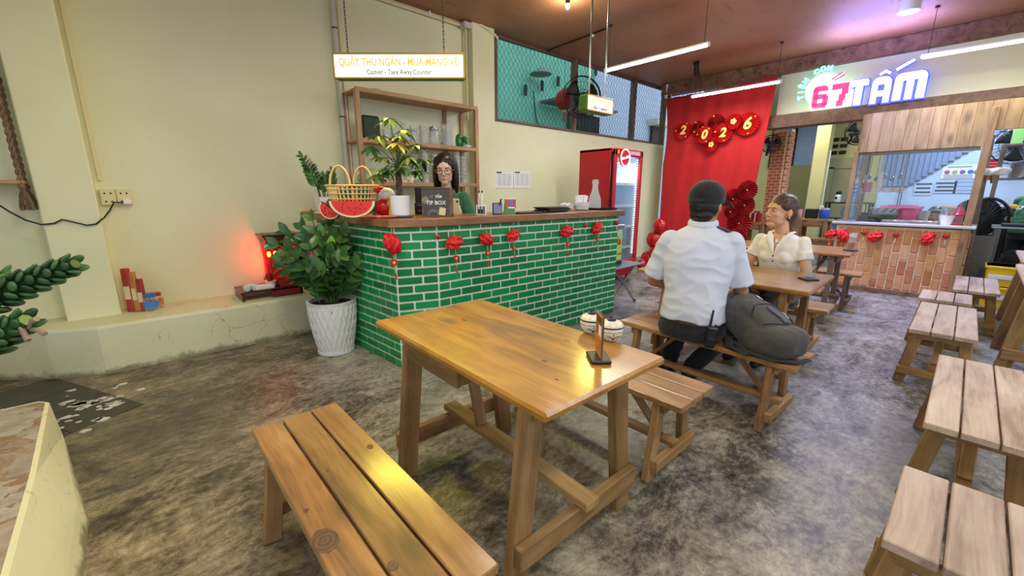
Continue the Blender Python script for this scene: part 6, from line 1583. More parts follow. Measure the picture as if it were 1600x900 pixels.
p = put(1353, 345, 7.8); t = thing('kitchen_scale', 'black kitchen scale at the left end of the stall counter', 'scale', (7.8, p.y - 0.02, ZC), R(-40)); MB().box((0, 0, 0.04), (0.16, 0.18, 0.08), 0.012).build('body', M['black'], t); MB().box((0, 0, 0.10), (0.13, 0.15, 0.04), 0.008).build('platform', M['iron'], t); MB().box((0, -0.092, 0.045), (0.09, 0.006, 0.04)).build('display', M['pvc'], t)
MB().tube([(0, 0.08, 0.08), (0.02, 0.09, 0.18), (0.03, 0.12, 0.25)], 0.006, 6).build('cable', M['black'], t, 60)
p = put(1325, 350, 7.52); t = thing('metal_sheet_tray', 'flat metal tray lying at the left end of the stall counter', 'tray', (7.66, 1.24, ZC)); MB().box((0, 0, 0.008), (0.42, 0.24, 0.014), 0.004).build('tray', M['steel'], t); MB().box((0, 0, 0.019), (0.38, 0.20, 0.006), 0.002).build('dark_liner', M['grey_metal'], t)
for i, (px, lab) in enumerate(((1398, 'left flat steel tray of toppings at the stall front edge'), (1440, 'right flat steel tray of toppings at the stall front edge'))):
    p = put(px, 353, 7.58); t = thing('food_tray', lab, 'tray', (7.59, p.y, ZC), 0, 'flat food trays on the stall'); rr_box(0.18, 0.30, 0, 0.025).build('tray', M['steel'], t, 40)
    m = MB(); rr2 = random.Random(i)
    for k in range(34): m.ell((rr2.uniform(-0.07, 0.07), rr2.uniform(-0.13, 0.13), 0.028), (0.016, 0.02, 0.012), 6, 4)
    tag(m.build('toppings', plain('pale_topping', '#d8cbb0', 0.6, var=0.3), t, 50), kind='stuff')
p = put(1476, 356, 7.56); t = thing('paper_cup', 'white paper cup at the right front of the stall counter', 'cup', (7.56, p.y, ZC)); MB().lathe([(0.058, 0), (0.078, 0.12), (0.082, 0.122), (0.074, 0.12), (0.05, 0.01)], 24).build('cup', M['paper'], t, 40)
p = put(1493, 356, 7.58); t = thing('sauce_bottle', 'red sauce bottle with knobby shoulders at the right of the stall counter', 'bottle', (7.58, p.y, ZC)); MB().lathe([(0.062, 0), (0.066, 0.015), (0.05, 0.03), (0.05, 0.11), (0.075, 0.13), (0.06, 0.15), (0.04, 0.19), (0.018, 0.22), (0.012, 0.26)], 20).build('body', M['red'], t, 40); m = MB().ell((0, -0.07, 0.125), 0.026, 10, 7).ell((0, 0.07, 0.125), 0.026, 10, 7); m.build('side_knobs', M['red'], t, 60); MB().box((-0.05, 0, 0.06), (0.006, 0.06, 0.05), 0.002).build('label', M['dark_red_paper'], t)
for i, (px, x_, h, mt, lab) in enumerate(((1475, 7.80, 0.21, M['cup_glass'], 'clear pitcher with brown drink beside the man in the stall'), (1486, 7.74, 0.20, M['cup_glass'], 'clear pitcher of dark syrup behind the white paper cup'))):
    p = put(px, 350, x_); t = thing('drink_pitcher', lab, 'pitcher', (x_, p.y, ZC), 0, 'drink pitchers on the stall'); MB().lathe([(0.055, 0), (0.06, h), (0.055, h), (0.05, 0.01)], 18, cap=False).build('pitcher', mt, t, 40); MB().cyl((0, 0, 0.005), (0, 0, h * 0.55), 0.05, n=18).build('drink', plain('dark_syrup', '#241510', 0.2) if i else plain('brown_drink', '#7a5a48', 0.3), t, 40); MB().cyl((0, 0, h), (0, 0, h + 0.015), 0.062, n=18).build('lid', M['yellow'] if 'yellow' in M else plain('yellow_lid', '#d9c26a', 0.4), t, 40)
# containers on the glass shelf
for i, (y_, c_, lab) in enumerate(((1.12, '#d88a9a', 'pink stacked tubs at the left of the stall glass shelf'), (1.0, '#e6e2d8', 'white stacked cups in the middle of the stall glass shelf'), (0.90, '#efece2', 'left white food bowl on the stall glass shelf'), (0.79, '#efe8cc', 'right cream food bowl on the stall glass shelf'))):
    t = thing('food_containers', lab, 'containers', (SX + 0.32, y_, 1.350))
    for k in range((3, 9, 2, 2)[i]):
        r_ = (0.05, 0.035, 0.065, 0.06)[i]; dz = (0.045, 0.03, 0.03, 0.03)[i]; MB().lathe([(r_ * 0.7, dz * k), (r_, dz * k + dz * 1.1), (r_ * 1.05, dz * k + dz * 1.15), (r_ * 0.85, dz * k + dz)], 18).build('container', plain('container_plastic_%d' % i, c_, 0.4) if k == 0 else bpy.data.materials['container_plastic_%d' % i], t, 40)
p = (SX + 0.38, 1.17); t = thing('soda_bottle', 'clear bottle with red label on the stall glass shelf', 'bottle', (*p, 1.35)); MB().lathe([(0.032, 0), (0.034, 0.02), (0.034, 0.15), (0.013, 0.21), (0.013, 0.24)], 14).build('body', M['cup_glass'], t, 40); MB().cyl((0, 0, 0.06), (0, 0, 0.13), 0.036, n=14).build('label', M['red'], t, 40)
m = MB(); rr2 = random.Random(5)
for k in range(16): m.box((rr2.uniform(-0.03, 0.03), rr2.uniform(-0.22, 0.22), rr2.uniform(0.1, 0.6)), (0.006, 0.03, rr2.uniform(0.1, 0.35)))
for i in range(5):
    t = thing('hanging_ladle', 'steel utensil hanging behind the stall glass', 'utensil', (SX + 0.55, 0.82 + 0.085 * i, 1.86), 0, 'steel utensils behind the stall glass'); MB().cyl((0, 0, 0), (0, 0, -0.25 - 0.03 * (i % 2)), 0.006, n=7).build('handle', M['steel'], t); MB().ell((0, 0, -0.29 - 0.03 * (i % 2)), (0.03, 0.03, 0.035), 10, 7).build('scoop', M['steel'], t, 60)
for i in range(5): bpy.data.objects['hanging_ladle' + ('' if i == 0 else '.%03d' % i)]['label'] = ('leftmost', 'second from left', 'middle', 'fourth from left', 'rightmost')[i] + ' of the steel utensils hanging behind the stall glass'
# posters on the kitchen wall
def on_wall(px0, py0, px1, py1, X=10.99):
    a, b = atX(px0, py0, X), atX(px1, py1, X); return Vector((X, (a.y + b.y) / 2, (a.z + b.z) / 2)), abs(a.y - b.y), abs(a.z - b.z)
c_, w_, h_ = on_wall(1474, 259, 1523, 279); t = thing('menu_poster', 'white poster with a row of four coloured dishes on the kitchen wall', 'poster', c_, R(-90)); MB().box((0, 0, 0), (w_, 0.006, h_)).build('sheet', M['paper'], t)
for i, cc in enumerate(('#c23a6a', '#c9a13a', '#7a4aa0', '#3a5ac0')): MB().ell((-w_ * 0.34 + w_ * 0.225 * i, -0.004, 0), (w_ * 0.085, 0.004, h_ * 0.16), 12, 6).build('dish_print', plain('dish_print_%d' % i, cc, 0.5), t, 60)
MB().box((0, -0.004, h_ * 0.38), (w_ * 0.7, 0.003, 0.02)).build('print_line', M['ink'], t)
for k in range(3): MB().box((0, -0.004, -h_ * (0.22 + 0.1 * k)), (w_ * 0.85, 0.003, 0.012)).build('print_line', M['ink'], t)
for i, (a, lab) in enumerate((((1430, 284, 1455, 305), 'left grid notice below the corrugated sheet'), ((1461, 283, 1492, 302), 'middle notice with dark bars below the dish poster'), ((1493, 281, 1521, 302), 'right pale blue notice below the dish poster'))):
    c_, w_, h_ = on_wall(*a); t = thing('wall_notice', lab, 'notice', c_, R(-90), 'notices on the kitchen wall'); MB().box((0, 0, 0), (w_, 0.006, h_)).build('sheet', plain('blue_paper_%d' % i, ('#c4d2ee', '#bccdf0', '#a9c0f0')[i], 0.6), t)
    for k in range(3): MB().box((0, -0.004, h_ * (0.32 - 0.3 * k)), (w_ * (0.85 - 0.1 * (k % 2)), 0.003, 0.03 if i < 2 else 0.01)).build('print_line', M['dark_ink'] if i < 2 else M['ink'], t)
c_, w_, h_ = on_wall(1538, 249, 1556, 280, 10.99); t = thing('red_notice', 'red notice board with pale lines right of the stall post', 'notice', c_, R(-90)); MB().box((0, 0, 0), (w_, 0.01, h_)).build('board', M['red'], t)
for k in range(5): MB().box((0, -0.007, h_ * (0.32 - 0.14 * k)), (w_ * 0.7, 0.003, 0.014)).build('print_line', plain('pale_red_print', '#e8a0a0', 0.5) if k == 0 else bpy.data.materials['pale_red_print'], t)
# right side: round post, white blossom, shelf, steel table, crates, drum fan
a, b = atX(1543, 235, 8.05), atX(1526, 352, 8.05)
t = thing('wooden_pole', 'round wooden pole standing right of the stall post', 'pole', (8.05, b.y, 0)); MB().cyl((0, 0, 0), (0, a.y - b.y, 2.0), 0.042, 0.038, 12).build('pole', M['grey_wood'], t, 40)
p = atX(1550, 268, 7.98); t = thing('white_silk_blossom', 'white silk blossom tied to the round pole', 'flower', p); m = MB()
for i in range(14): m.ell((0.05 * math.cos(i * 2.4), 0.10 * math.sin(i * 1.9), 0.03 * math.sin(i * 3.1)), (0.05, 0.06, 0.035), 8, 6)
m.build('petals', M['paper'], t, 50); MB().cyl((0.02, 0, -0.02), (0.05, -0.02, -0.14), 0.012, n=7).build('stalk', M['stem'], t)
t = thing('drum_fan', 'large black drum fan on the floor right of the stall', 'fan', (9.0, -0.06, 0), R(-60))
m = MB(); m.tube([(0.27 * math.cos(a), 0, 1.0 + 0.27 * math.sin(a)) for a in [2 * math.pi * i / 36 for i in range(36)]], 0.02, 6, close=True); m.tube([(0.27 * math.cos(a), 0.16, 1.0 + 0.27 * math.sin(a)) for a in [2 * math.pi * i / 36 for i in range(36)]], 0.02, 6, close=True)
for i in range(20): a = 2 * math.pi * i / 20; m.tube([(0.05 * math.cos(a), -0.02, 1.0 + 0.05 * math.sin(a)), (0.27 * math.cos(a), 0, 1.0 + 0.27 * math.sin(a))], 0.004, 4)
m.build('guard', M['black'], t); MB().cyl((0, 0.15, 1.0), (0, 0.17, 1.0), 0.265, n=32).build('back_plate', M['black'], t, 40); MB().cyl((0, 0, 1.0), (0, 0.16, 1.0), 0.09, n=16).build('motor', M['iron'], t, 40); MB().cyl((0, 0.1, 0), (0, 0.1, 0.74), 0.03, n=10).build('stand', M['black'], t); MB().cyl((0, 0.1, 0), (0, 0.1, 0.03), 0.2, n=20).build('base', M['black'], t)
t = thing('grey_panel', 'dull grey sheet panel leaning right of the brick stall', 'panel', (8.12, -0.05, 0), R(-90)); MB().box((0, 0, 0.40), (0.30, 0.03, 0.80), 0.004, M=Matrix.Rotation(R(-4), 4, 'X')).build('sheet', plain('dull_grey_sheet', '#6d6a66', 0.5, var=0.12), t)
t = thing('steel_prep_table', 'grey steel prep table at the right edge behind the crates', 'table', (8.5, -0.62, 0)); MB().box((0, 0, 0.91), (0.5, 0.96, 0.03), 0.005).build('table_top', M['steel'], t)
for x in (-0.2, 0.2):
    for y in (-0.42, 0.42): MB().box((x, y, 0.45), (0.06, 0.06, 0.9), 0.006).build('leg', M['grey_metal'], t)
MB().box((0, 0, 0.30), (0.44, 0.9, 0.02)).build('under_shelf', M['grey_metal'], t)
o = MB().box((0, 0, 0.015), (0.36, 0.4, 0.03), 0.006).build('black_tray', M['black']); o.location = (8.45, -0.42, 0.926); tag(o, 'black tray lying on the steel prep table', 'tray')
o = MB(); 
for i in range(7): o.ell((0.08 * math.sin(i * 2.2), 0.25 * math.cos(i * 1.3), 0.1 + 0.02 * i), (0.12, 0.14, 0.1), 10, 7)
o = place('black_bags', setmat(blob(o, 0.02, 2, 0.012, 12, 2), M['black_soft'])); o.location = (8.5, -0.66, 0.32); tag(o, 'heap of black bags on the lower shelf of the steel table', 'bags')
for i, (z, lab) in enumerate(((0.0, 'bottom yellow plastic crate under the right edge table'), (0.25, 'top yellow plastic crate of the two stacked ones'))):
    t = thing('plastic_crate', lab, 'crate', (7.75, -0.42, z + 0.001), 0, 'yellow crates at the right edge'); yl = plain('yellow_crate', '#d9b81e', 0.4) if i == 0 else bpy.data.materials['yellow_crate']
    rr_box(0.36, 0.5, 0, 0.24, 0.94, 1.0).build('crate', yl, t, 40); MB().box((-0.178, 0, 0.11), (0.01, 0.44, 0.05), 0.002).build('pale_band', plain('pale_band', '#c9cfd6', 0.5) if i == 0 else bpy.data.materials['pale_band'], t); MB().box((0, 0, 0.225), (0.38, 0.52, 0.03), 0.005).build('rim', yl, t)
t = thing('storage_rack', 'grey wooden rack with a steel pot at the right edge of the kitchen', 'rack', (10.0, -0.42, 0))
for x in (-0.15, 0.15):
    for y in (-0.33, 0.33): plank('post', (x, y, 0), (x, y, 2.06), 0.05, 0.05, M['grey_wood'], t, (1, 0, 0))
for z in (0.9, 1.55, 2.04): plank('rack_board', (0, -0.36, z), (0, 0.36, z), 0.34, 0.03, M['grey_wood'], t)
o = MB().lathe([(0.12, 0), (0.13, 0.01), (0.13, 0.2), (0.135, 0.21), (0.02, 0.215)], 24).build('steel_pot', M['steel'], None, 40); o.location = (9.95, -0.33, 1.567); tag(o, 'steel pot on the middle board of the kitchen rack', 'pot')
o = MB().box((0, 0, 0.12), (0.08, 0.12, 0.24), 0.006).build('green_pack', plain('green_white_pack', '#8cbf6a', 0.5)); o.location = (9.95, -0.2, 2.057); tag(o, 'small green pack on top of the kitchen rack', 'pack')
t = thing('kitchen_stove', 'black stove with a knob behind the round pole', 'stove', (9.6, -0.25, 0), R(-90)); MB().box((0, 0, 0.56), (0.56, 0.44, 1.1), 0.01).build('body', M['black'], t); MB().cyl((0.05, -0.23, 0.98), (0.05, -0.25, 0.98), 0.04, n=14).build('knob', M['cream_plastic'], t, 40); MB().box((0, 0, 1.14), (0.58, 0.46, 0.04), 0.006).build('steel_hob', M['steel'], t)
# water rack and passage things
t = thing('water_rack', 'black metal rack holding large blue water bottles in the passage', 'rack', (10.5, 1.74, 0))
for x in (-0.16, 0.16):
    for y in (-0.34, 0.34): MB().box((x, y, 0.58), (0.035, 0.035, 1.16)).build('post', M['black'], t)
for z in (0.12, 0.50, 0.84, 1.15): MB().box((0, 0, z), (0.36, 0.72, 0.025)).build('rack_shelf', M['black'], t)
wb_ = plain('blue_water_bottle', '#7ab6dc', 0.12, trans=0.35)
def big_bottle(label, loc, lying):
    t = thing('water_bottle', label, 'water bottle', loc, 0, 'large water bottles on the rack'); T = Matrix.Translation((-0.1, 0, 0.125)) @ Matrix.Rotation(R(90), 4, 'Y') if lying else Matrix.Identity(4)
    MB().lathe([(0.11, 0), (0.125, 0.02), (0.125, 0.1), (0.118, 0.12), (0.125, 0.14), (0.125, 0.26), (0.09, 0.31), (0.035, 0.34), (0.03, 0.39)], 22, M=T).build('bottle', wb_, t, 40); MB().cyl(T @ V(0, 0, 0.38), T @ V(0, 0, 0.42), 0.036, n=14).build('cap', M['pvc'], t, 40)
big_bottle('upright large water bottle on top of the black rack', (10.5, 1.69, 1.163), False)
big_bottle('lying water bottle on the upper shelf of the black rack', (10.48, 1.71, 0.853), True)
big_bottle('left lying water bottle on the middle shelf of the black rack', (10.48, 1.93, 0.513), True)
big_bottle('right lying water bottle on the middle shelf of the black rack', (10.48, 1.66, 0.513), True)
t = thing('cow_figurine', 'small black and white figurine on top of the water rack', 'figurine', (10.48, 1.93, 1.163)); MB().lathe([(0.05, 0), (0.055, 0.02), (0.05, 0.12), (0.03, 0.15)], 16).build('body', M['white'], t, 50); MB().ell((0, 0, 0.18), (0.045, 0.05, 0.045), 12, 8).build('head', M['black'], t, 60); MB().ell((-0.045, 0.02, 0.08), (0.014, 0.025, 0.03), 8, 6).build('spot', M['black'], t, 60)
PT = 0.862
o = MB().lathe([(0.05, 0), (0.055, 0.15), (0.05, 0.16)], 18).build('pink_cup', plain('pink_cup', '#e08a9a', 0.4), None, 40); o.location = (9.72, 2.36, PT); tag(o, 'pink cup on the high passage table', 'cup')
o = MB().box((0, 0, 0.09), (0.14, 0.2, 0.18), 0.01).build('black_box', M['black']); o.location = (9.78, 2.17, PT); tag(o, 'black box between pink cup and blue flask on the passage table', 'box')
t = thing('blue_flask', 'blue water jug with pale lid on the high passage table', 'jug', (9.74, 1.96, PT)); MB().lathe([(0.075, 0), (0.08, 0.01), (0.085, 0.16), (0.08, 0.17)], 20).build('body', plain('blue_plastic', '#2b55b8', 0.35), t, 40); MB().cyl((0, 0, 0.17), (0, 0, 0.20), 0.07, n=18).build('lid', M['pvc'], t, 40)
t = thing('gift_box', 'red gift box with ribbon on the side table beside the red cloth', 'gift box', (8.92, 2.86, 0.802)); MB().box((0, 0, 0.08), (0.16, 0.14, 0.16), 0.006).build('box', M['dark_red_paper'], t); MB().box((0, 0, 0.082), (0.165, 0.025, 0.165)).build('ribbon', M['pale_mortar'], t); m = MB().ell((0, 0.03, 0.18), (0.015, 0.035, 0.02), 8, 6).ell((0, -0.03, 0.18), (0.015, 0.035, 0.02), 8, 6); m.build('bow', M['red'], t, 50)
p = atX(1283, 325, 11.15); o = MB().box((0, 0, 0), (0.03, 0.08, 0.1), 0.006).cyl((0, 0, 0.05), (0, 0, 1.2), 0.01, n=8).build('wall_switch', M['white']); o.location = (11.18, p.y, p.z); tag(o, 'white switch with conduit on the yellow pillar', 'switch')
# ------------------------------------------------------------------ people
SK = {}
def skin_mat(name, a, b):
    g = NT(name); n = g.noise(g.obj(), 10, 3); g.base(g.ramp(n, [(0.3, lin(a)), (0.7, lin(b))])); g.rough(0.5)
    g.b.inputs['Subsurface Weight'].default_value = 0.08; g.b.inputs['Subsurface Radius'].default_value = (0.02, 0.008, 0.004); return g.m
skin_tan = skin_mat('tan_skin', '#a87450', '#b9835e'); skin_pale = skin_mat('fair_skin', '#e6bda4', '#efcab2'); skin_mid = skin_mat('warm_skin', '#d09c79', '#dcae8c')
hair_b = plain('black_hair', '#15110f', 0.38, var=0.4); hair_d = plain('dark_brown_hair', '#4a3426', 0.42, var=0.45); hair_l = plain('brown_blond_hair', '#7a5c42', 0.45, var=0.35)
lips_m = plain('lip_red', '#b8605a', 0.45); eye_w = plain('eye_white', '#ece6de', 0.3); iris_m = plain('dark_iris', '#1b110c', 0.2)
navy_trouser = mk_cloth('black_trouser_cloth', '#101116', '#181a20', 0.85); denim = mk_cloth('blue_denim', '#2c3f56', '#3a526e', 0.85)
shirt_blue = mk_cloth('pale_blue_shirt_cloth', '#c9cfe0', '#d3d9e8', 0.75); shirt_white = mk_cloth('white_polo_cloth', '#e6e3da', '#efece4', 0.8); shirt_green = mk_cloth('green_tee_cloth', '#1e5a3a', '#28694a', 0.8)
shoe_m = plain('black_leather', '#0f0f10', 0.3)
def head_parts(mb, H, s, fem=False):
    def e(c, r): mb.ell((0, 0, 0), 1.0, 14, 9, None) if False else mb.ell(H @ Vector([k * s for k in c]), tuple(k * s for k in r), 16, 11, H.to_3x3().to_4x4())
    def c(p, rp, q, rq): mb.cap_(H @ Vector([k * s for k in p]), rp * s, H @ Vector([k * s for k in q]), rq * s, 12)
    e((-0.012, 0, 0.032), (0.098, 0.077, 0.087)); e((0.028, 0, -0.022), (0.062, 0.060, 0.086)); e((0.056, 0, -0.088), (0.028, 0.030, 0.025))
    for k in (-1, 1):
        e((0.056, k * 0.034, -0.020), (0.026, 0.022, 0.024)); e((-0.008, k * 0.079, -0.006), (0.020, 0.010, 0.030)); e((0.024, k * 0.036, -0.062), (0.040, 0.018, 0.030)); e((0.094 if fem else 0.098, k * 0.009, -0.030), (0.009, 0.0075, 0.007))
    c((0.084 if fem else 0.088, 0, 0.012), 0.007, (0.101 if fem else 0.106, 0, -0.024), 0.0095 if fem else 0.012); c((0.077, -0.030, 0.030), 0.010 if fem else 0.012, (0.077, 0.030, 0.030), 0.010 if fem else 0.012)
    e((0.081, 0, -0.058), (0.012, 0.022, 0.012))
def face(par, H, s, sleepy=0.0, lipw=1.0, brow=hair_b, fem=False):
    H3 = H.to_3x3().to_4x4(); x0 = -0.003 if fem else 0.0
    def at_(c): return H @ Vector([k * s for k in (c[0] + x0, c[1], c[2])])
    for k in (-1, 1):
        MB().ell((0, 0, 0), (0.009 * s, 0.0135 * s, 0.0062 * s * (1 - sleepy)), 12, 8, H3).build('eye', eye_w, par, 60, at_((0.0815, k * 0.031, 0.004)))
        MB().ell((0, 0, 0), (0.004 * s, 0.0062 * s, 0.0060 * s * (1 - sleepy)), 10, 7, H3).build('iris', iris_m, par, 60, at_((0.0885, k * 0.0305, 0.004 - 0.002 * sleepy)))
        t_ = 0.0022 if fem else 0.0034
        MB().tube([at_((0.0885, k * 0.016, 0.023)), at_((0.0895, k * 0.031, 0.027)), at_((0.079, k * 0.048, 0.021))], [t_ * s, t_ * s, t_ * 0.5 * s], 6).build('eyebrow', brow, par, 60)
        MB().tube([at_((0.0885, k * 0.018, 0.0075)), at_((0.0905, k * 0.031, 0.0105 - 0.005 * sleepy)), at_((0.080, k * 0.046, 0.0055))], 0.0016 * s, 5).build('lash', brow, par, 60)
    m = MB(); u_ = 0.004 * (lipw - 1) * 4
    m.tube([at_((0.083, -0.021 * lipw, -0.057 + u_)), at_((0.0925, -0.008, -0.0545)), at_((0.0925, 0, -0.0558)), at_((0.0925, 0.008, -0.0545)), at_((0.083, 0.021 * lipw, -0.057 + u_))], [0.0015 * s, 0.0036 * s, 0.0034 * s, 0.0036 * s, 0.0015 * s], 8)
    m.tube([at_((0.084, -0.017 * lipw, -0.0585 + u_)), at_((0.0920, 0, -0.0625)), at_((0.084, 0.017 * lipw, -0.0585 + u_))], [0.0015 * s, 0.0044 * s, 0.0015 * s], 8); m.build('lips', lips_m, par, 60)
def hand(mb, w, d, up, side, s=1.0, curl=0.5):
    """palm and five bent fingers; d along the hand, up = back of the hand, side = +1 thumb towards d x up"""
    d = Vector(d).normalized(); up = Vector(up); up = (up - d * up.dot(d)).normalized(); a = d.cross(up) * side; w = Vector(w)
    P = lambda x, y, z: w + d * (x * s) + a * (y * s) + up * (z * s)
    Mx = Matrix((d, a, up)).transposed().to_4x4()
    mb.ell(P(0.045, 0, 0), (0.05 * s, 0.038 * s, 0.016 * s), 12, 8, Mx)
    for i, (y, L) in enumerate(((0.028, 0.070), (0.010, 0.078), (-0.009, 0.072), (-0.027, 0.056))):
        p0 = P(0.078, y, 0); a1 = curl * 0.9; a2 = curl * 1.9
        p1 = p0 + (d * math.cos(a1) - up * math.sin(a1)) * (L * 0.5 * s); p2 = p1 + (d * math.cos(a2) - up * math.sin(a2)) * (L * 0.5 * s)
        mb.cap_(p0, 0.0095 * s, p1, 0.0088 * s, 8); mb.cap_(p1, 0.0088 * s, p2, 0.0072 * s, 8)
    t0 = P(0.022, 0.03, -0.004); t1 = P(0.055, 0.055, -0.012); t2 = P(0.082, 0.052, -0.022); mb.cap_(t0, 0.012 * s, t1, 0.0105 * s, 8); mb.cap_(t1, 0.0105 * s, t2, 0.008 * s, 8)
def torso_rings(mb, rs, n=28, pw=2.4):
    """rs: (centre, half depth, half width, yaw)"""
    out = []
    for c, rx, ry, yw in rs:
        r_ = []
        for j in range(n):
            a = 2 * math.pi * j / n; ca_, sa_ = math.cos(a), math.sin(a)
            x = rx * abs(ca_) ** (2 / pw) * (1 if ca_ > 0 else -1); y = ry * abs(sa_) ** (2 / pw) * (1 if sa_ > 0 else -1)
            r_.append((c[0] + x * math.cos(yw) - y * math.sin(yw), c[1] + x * math.sin(yw) + y * math.cos(yw), c[2]))
        out.append(r_)
    mb.rings(out)
def lerp(a, b, u): return Vector(a).lerp(Vector(b), u)
def headM(c, yaw, pitch=0, roll=0): return Matrix.Translation(c) @ Matrix.Rotation(yaw, 4, 'Z') @ Matrix.Rotation(pitch, 4, 'Y') @ Matrix.Rotation(roll, 4, 'X')
def sleeve(mb, sh, el, u, r0, r1):
    e = lerp(sh, el, u); mb.cap_(sh, r0 * 0.93, lerp(sh, el, u * 0.6), (r0 + r1) / 2 * 0.94); mb.cyl(lerp(sh, el, u * 0.3), e, r0 * 0.9, r1, 16)

# ---- the man in the black cap, seen from behind
MX = V(2.625, 1.145, 0)
mt = thing('person', 'man in black cap and pale blue shirt sitting on a bench with his back turned', 'person', MX, R(4))
ty = R(22)
def rot(v, a=ty): return Vector((v[0] * math.cos(a) - v[1] * math.sin(a), v[0] * math.sin(a) + v[1] * math.cos(a), v[2]))
shL, shR = rot((0.04, 0.183, 1.045)), rot((0.04, -0.183, 1.045))
elL, elR = Vector((0.00, 0.285, 0.76)), Vector((0.17, -0.225, 0.735))
wrL, wrR = Vector((0.30, 0.10, 0.64)), Vector((0.36, -0.10, 0.635))
Hm = headM((0.10, 0.02, 1.262), R(-4), R(4)); hs = 1.10
b = MB()
torso_rings(b, [((0, 0, 0.45), 0.10, 0.155, 0), ((0, 0, 0.56), 0.125, 0.17, 0), ((0, 0, 0.70), 0.115, 0.155, 0.1), ((0.03, 0.01, 0.88), 0.12, 0.18, ty), ((0.05, 0.015, 1.02), 0.11, 0.19, ty), ((0.06, 0.02, 1.10), 0.07, 0.12, ty)])
b.cap_((0.06, 0.02, 1.06), 0.07, (0.075, 0.02, 1.22), 0.058); head_parts(b, Hm, hs)
for sh, el, wr in ((shL, elL, wrL), (shR, elR, wrR)): b.cap_(sh, 0.058, el, 0.043); b.cap_(el, 0.044, wr, 0.029)
hand(b, wrL, (0.6, -0.75, -0.15), (0.1, 0.1, 1), -1, 1.12, 0.6); hand(b, wrR, (0.75, 0.55, -0.25), (0.2, 0.0, 1), 1, 1.12, 0.6)
hipL, hipR = Vector((0.02, 0.10, 0.525)), Vector((0.02, -0.10, 0.525)); knL, knR = Vector((0.46, 0.19, 0.52)), Vector((0.44, -0.22, 0.52)); anL, anR = Vector((0.26, 0.24, 0.10)), Vector((0.22, 0.06, 0.10))
for hp, kn, an in ((hipL, knL, anL), (hipR, knR, anR)): b.cap_(hp, 0.085, kn, 0.06); b.cap_(kn, 0.058, an, 0.04)
for an, d in ((anL, (1, 0.25, 0)), (anR, (1, 0.3, 0))):
    d = Vector(d).normalized(); b.cap_(an + V(0, 0, -0.05), 0.04, an + d * 0.15 + V(0, 0, -0.06), 0.032)
place('body', setmat(blob(b, 0.006, 3), skin_tan), mt)
c_ = MB()
torso_rings(c_, [((-0.005, 0, 0.548), 0.158, 0.198, 0), ((-0.005, 0, 0.60), 0.155, 0.195, 0), ((-0.005, 0, 0.70), 0.14, 0.182, 0.1), ((0.015, 0.005, 0.82), 0.142, 0.195, 0.25), ((0.03, 0.01, 0.92), 0.142, 0.208, ty), ((0.045, 0.015, 1.02), 0.128, 0.212, ty), ((0.055, 0.018, 1.075), 0.105, 0.18, ty), ((0.065, 0.02, 1.115), 0.08, 0.12, ty), ((0.07, 0.02, 1.15), 0.065, 0.075, ty)])
for sh, el in ((shL, elL), (shR, elR)): sleeve(c_, sh, el, 0.86, 0.070, 0.079)
place('shirt', setmat(blob(c_, 0.0075, 7, 0.007, 7.5, 4), shirt_blue), mt)
m = MB(); m.tube([Vector((0.075, 0.02, 1.150)) + rot((0.068 * math.cos(a), 0.070 * math.sin(a), 0.012 * math.cos(a))) for a in [2 * math.pi * i / 24 for i in range(24)]], 0.022, 8, close=True, flat=1.5); m.build('collar', shirt_blue, mt, 60)
m = MB(); P_ = []
for i in range(13):
    u = -1 + 2 * i / 12; P_.append(Vector((0.05, 0.015, 0)) + rot((-0.128 + 0.05 * u * u, 0.19 * u, 0.985 + 0.012 * (1 - u * u))))
m.tube(P_, 0.004, 5); m.build('yoke_seam', shirt_blue, mt, 60)
for sh in (shR,): MB().box((0, 0, 0), (0.05, 0.09, 0.012), 0.004, M=Matrix.Translation(sh.lerp(V(0.06, 0.02, 1.13), 0.3) + V(0, 0, 0.056)) @ Matrix.Rotation(ty, 4, 'Z') @ Matrix.Rotation(R(-20 if sh is shL else 20), 4, 'X')).build('epaulette', plain('navy_epaulette', '#39405c', 0.7), mt)
tr = MB(); torso_rings(tr, [((-0.01, 0, 0.433), 0.15, 0.19, 0), ((-0.005, 0, 0.48), 0.165, 0.205, 0), ((-0.003, 0, 0.54), 0.153, 0.193, 0), ((0, 0, 0.60), 0.135, 0.175, 0)])
for hp, kn, an in ((hipL, knL, anL), (hipR, knR, anR)): tr.cap_(hp, 0.098, kn, 0.074); tr.cap_(kn, 0.074, lerp(kn, an, 0.6), 0.062); tr.cyl(lerp(kn, an, 0.5), lerp(kn, an, 0.98), 0.066, 0.060, 16)
place('trousers', setmat(blob(tr, 0.008, 3, 0.006, 9, 1), navy_trouser), mt)
m = MB(); m.tube([(0.151 * math.cos(a) - 0.004, 0.191 * math.sin(a), 0.548) for a in [2 * math.pi * i / 32 for i in range(32)]], 0.016, 6, close=True); m.build('belt', plain('brown_belt', '#3a2c20', 0.5), mt, 60)
for an, d in ((anL, (1, 0.25, 0)), (anR, (1, 0.3, 0))):
    d = Vector(d).normalized(); s_ = MB(); s_.cap_(an + V(0, 0, -0.045) - d * 0.03, 0.052, an + d * 0.17 + V(0, 0, -0.06), 0.042); s_.cap_(an + V(0, 0, -0.06) + d * 0.10, 0.048, an + d * 0.19 + V(0, 0, -0.062), 0.036); s_.cyl(an + V(0, 0, -0.05), an + V(0, 0, 0.02), 0.055, 0.05, 14)
    sh_ = place('shoe', setmat(blob(s_, 0.007, 3), shoe_m), mt); sh_.location.z = 0.008
m = MB(); Ha = lambda p: Hm @ Vector([k * hs for k in p])
H3 = Hm.to_3x3().to_4x4()
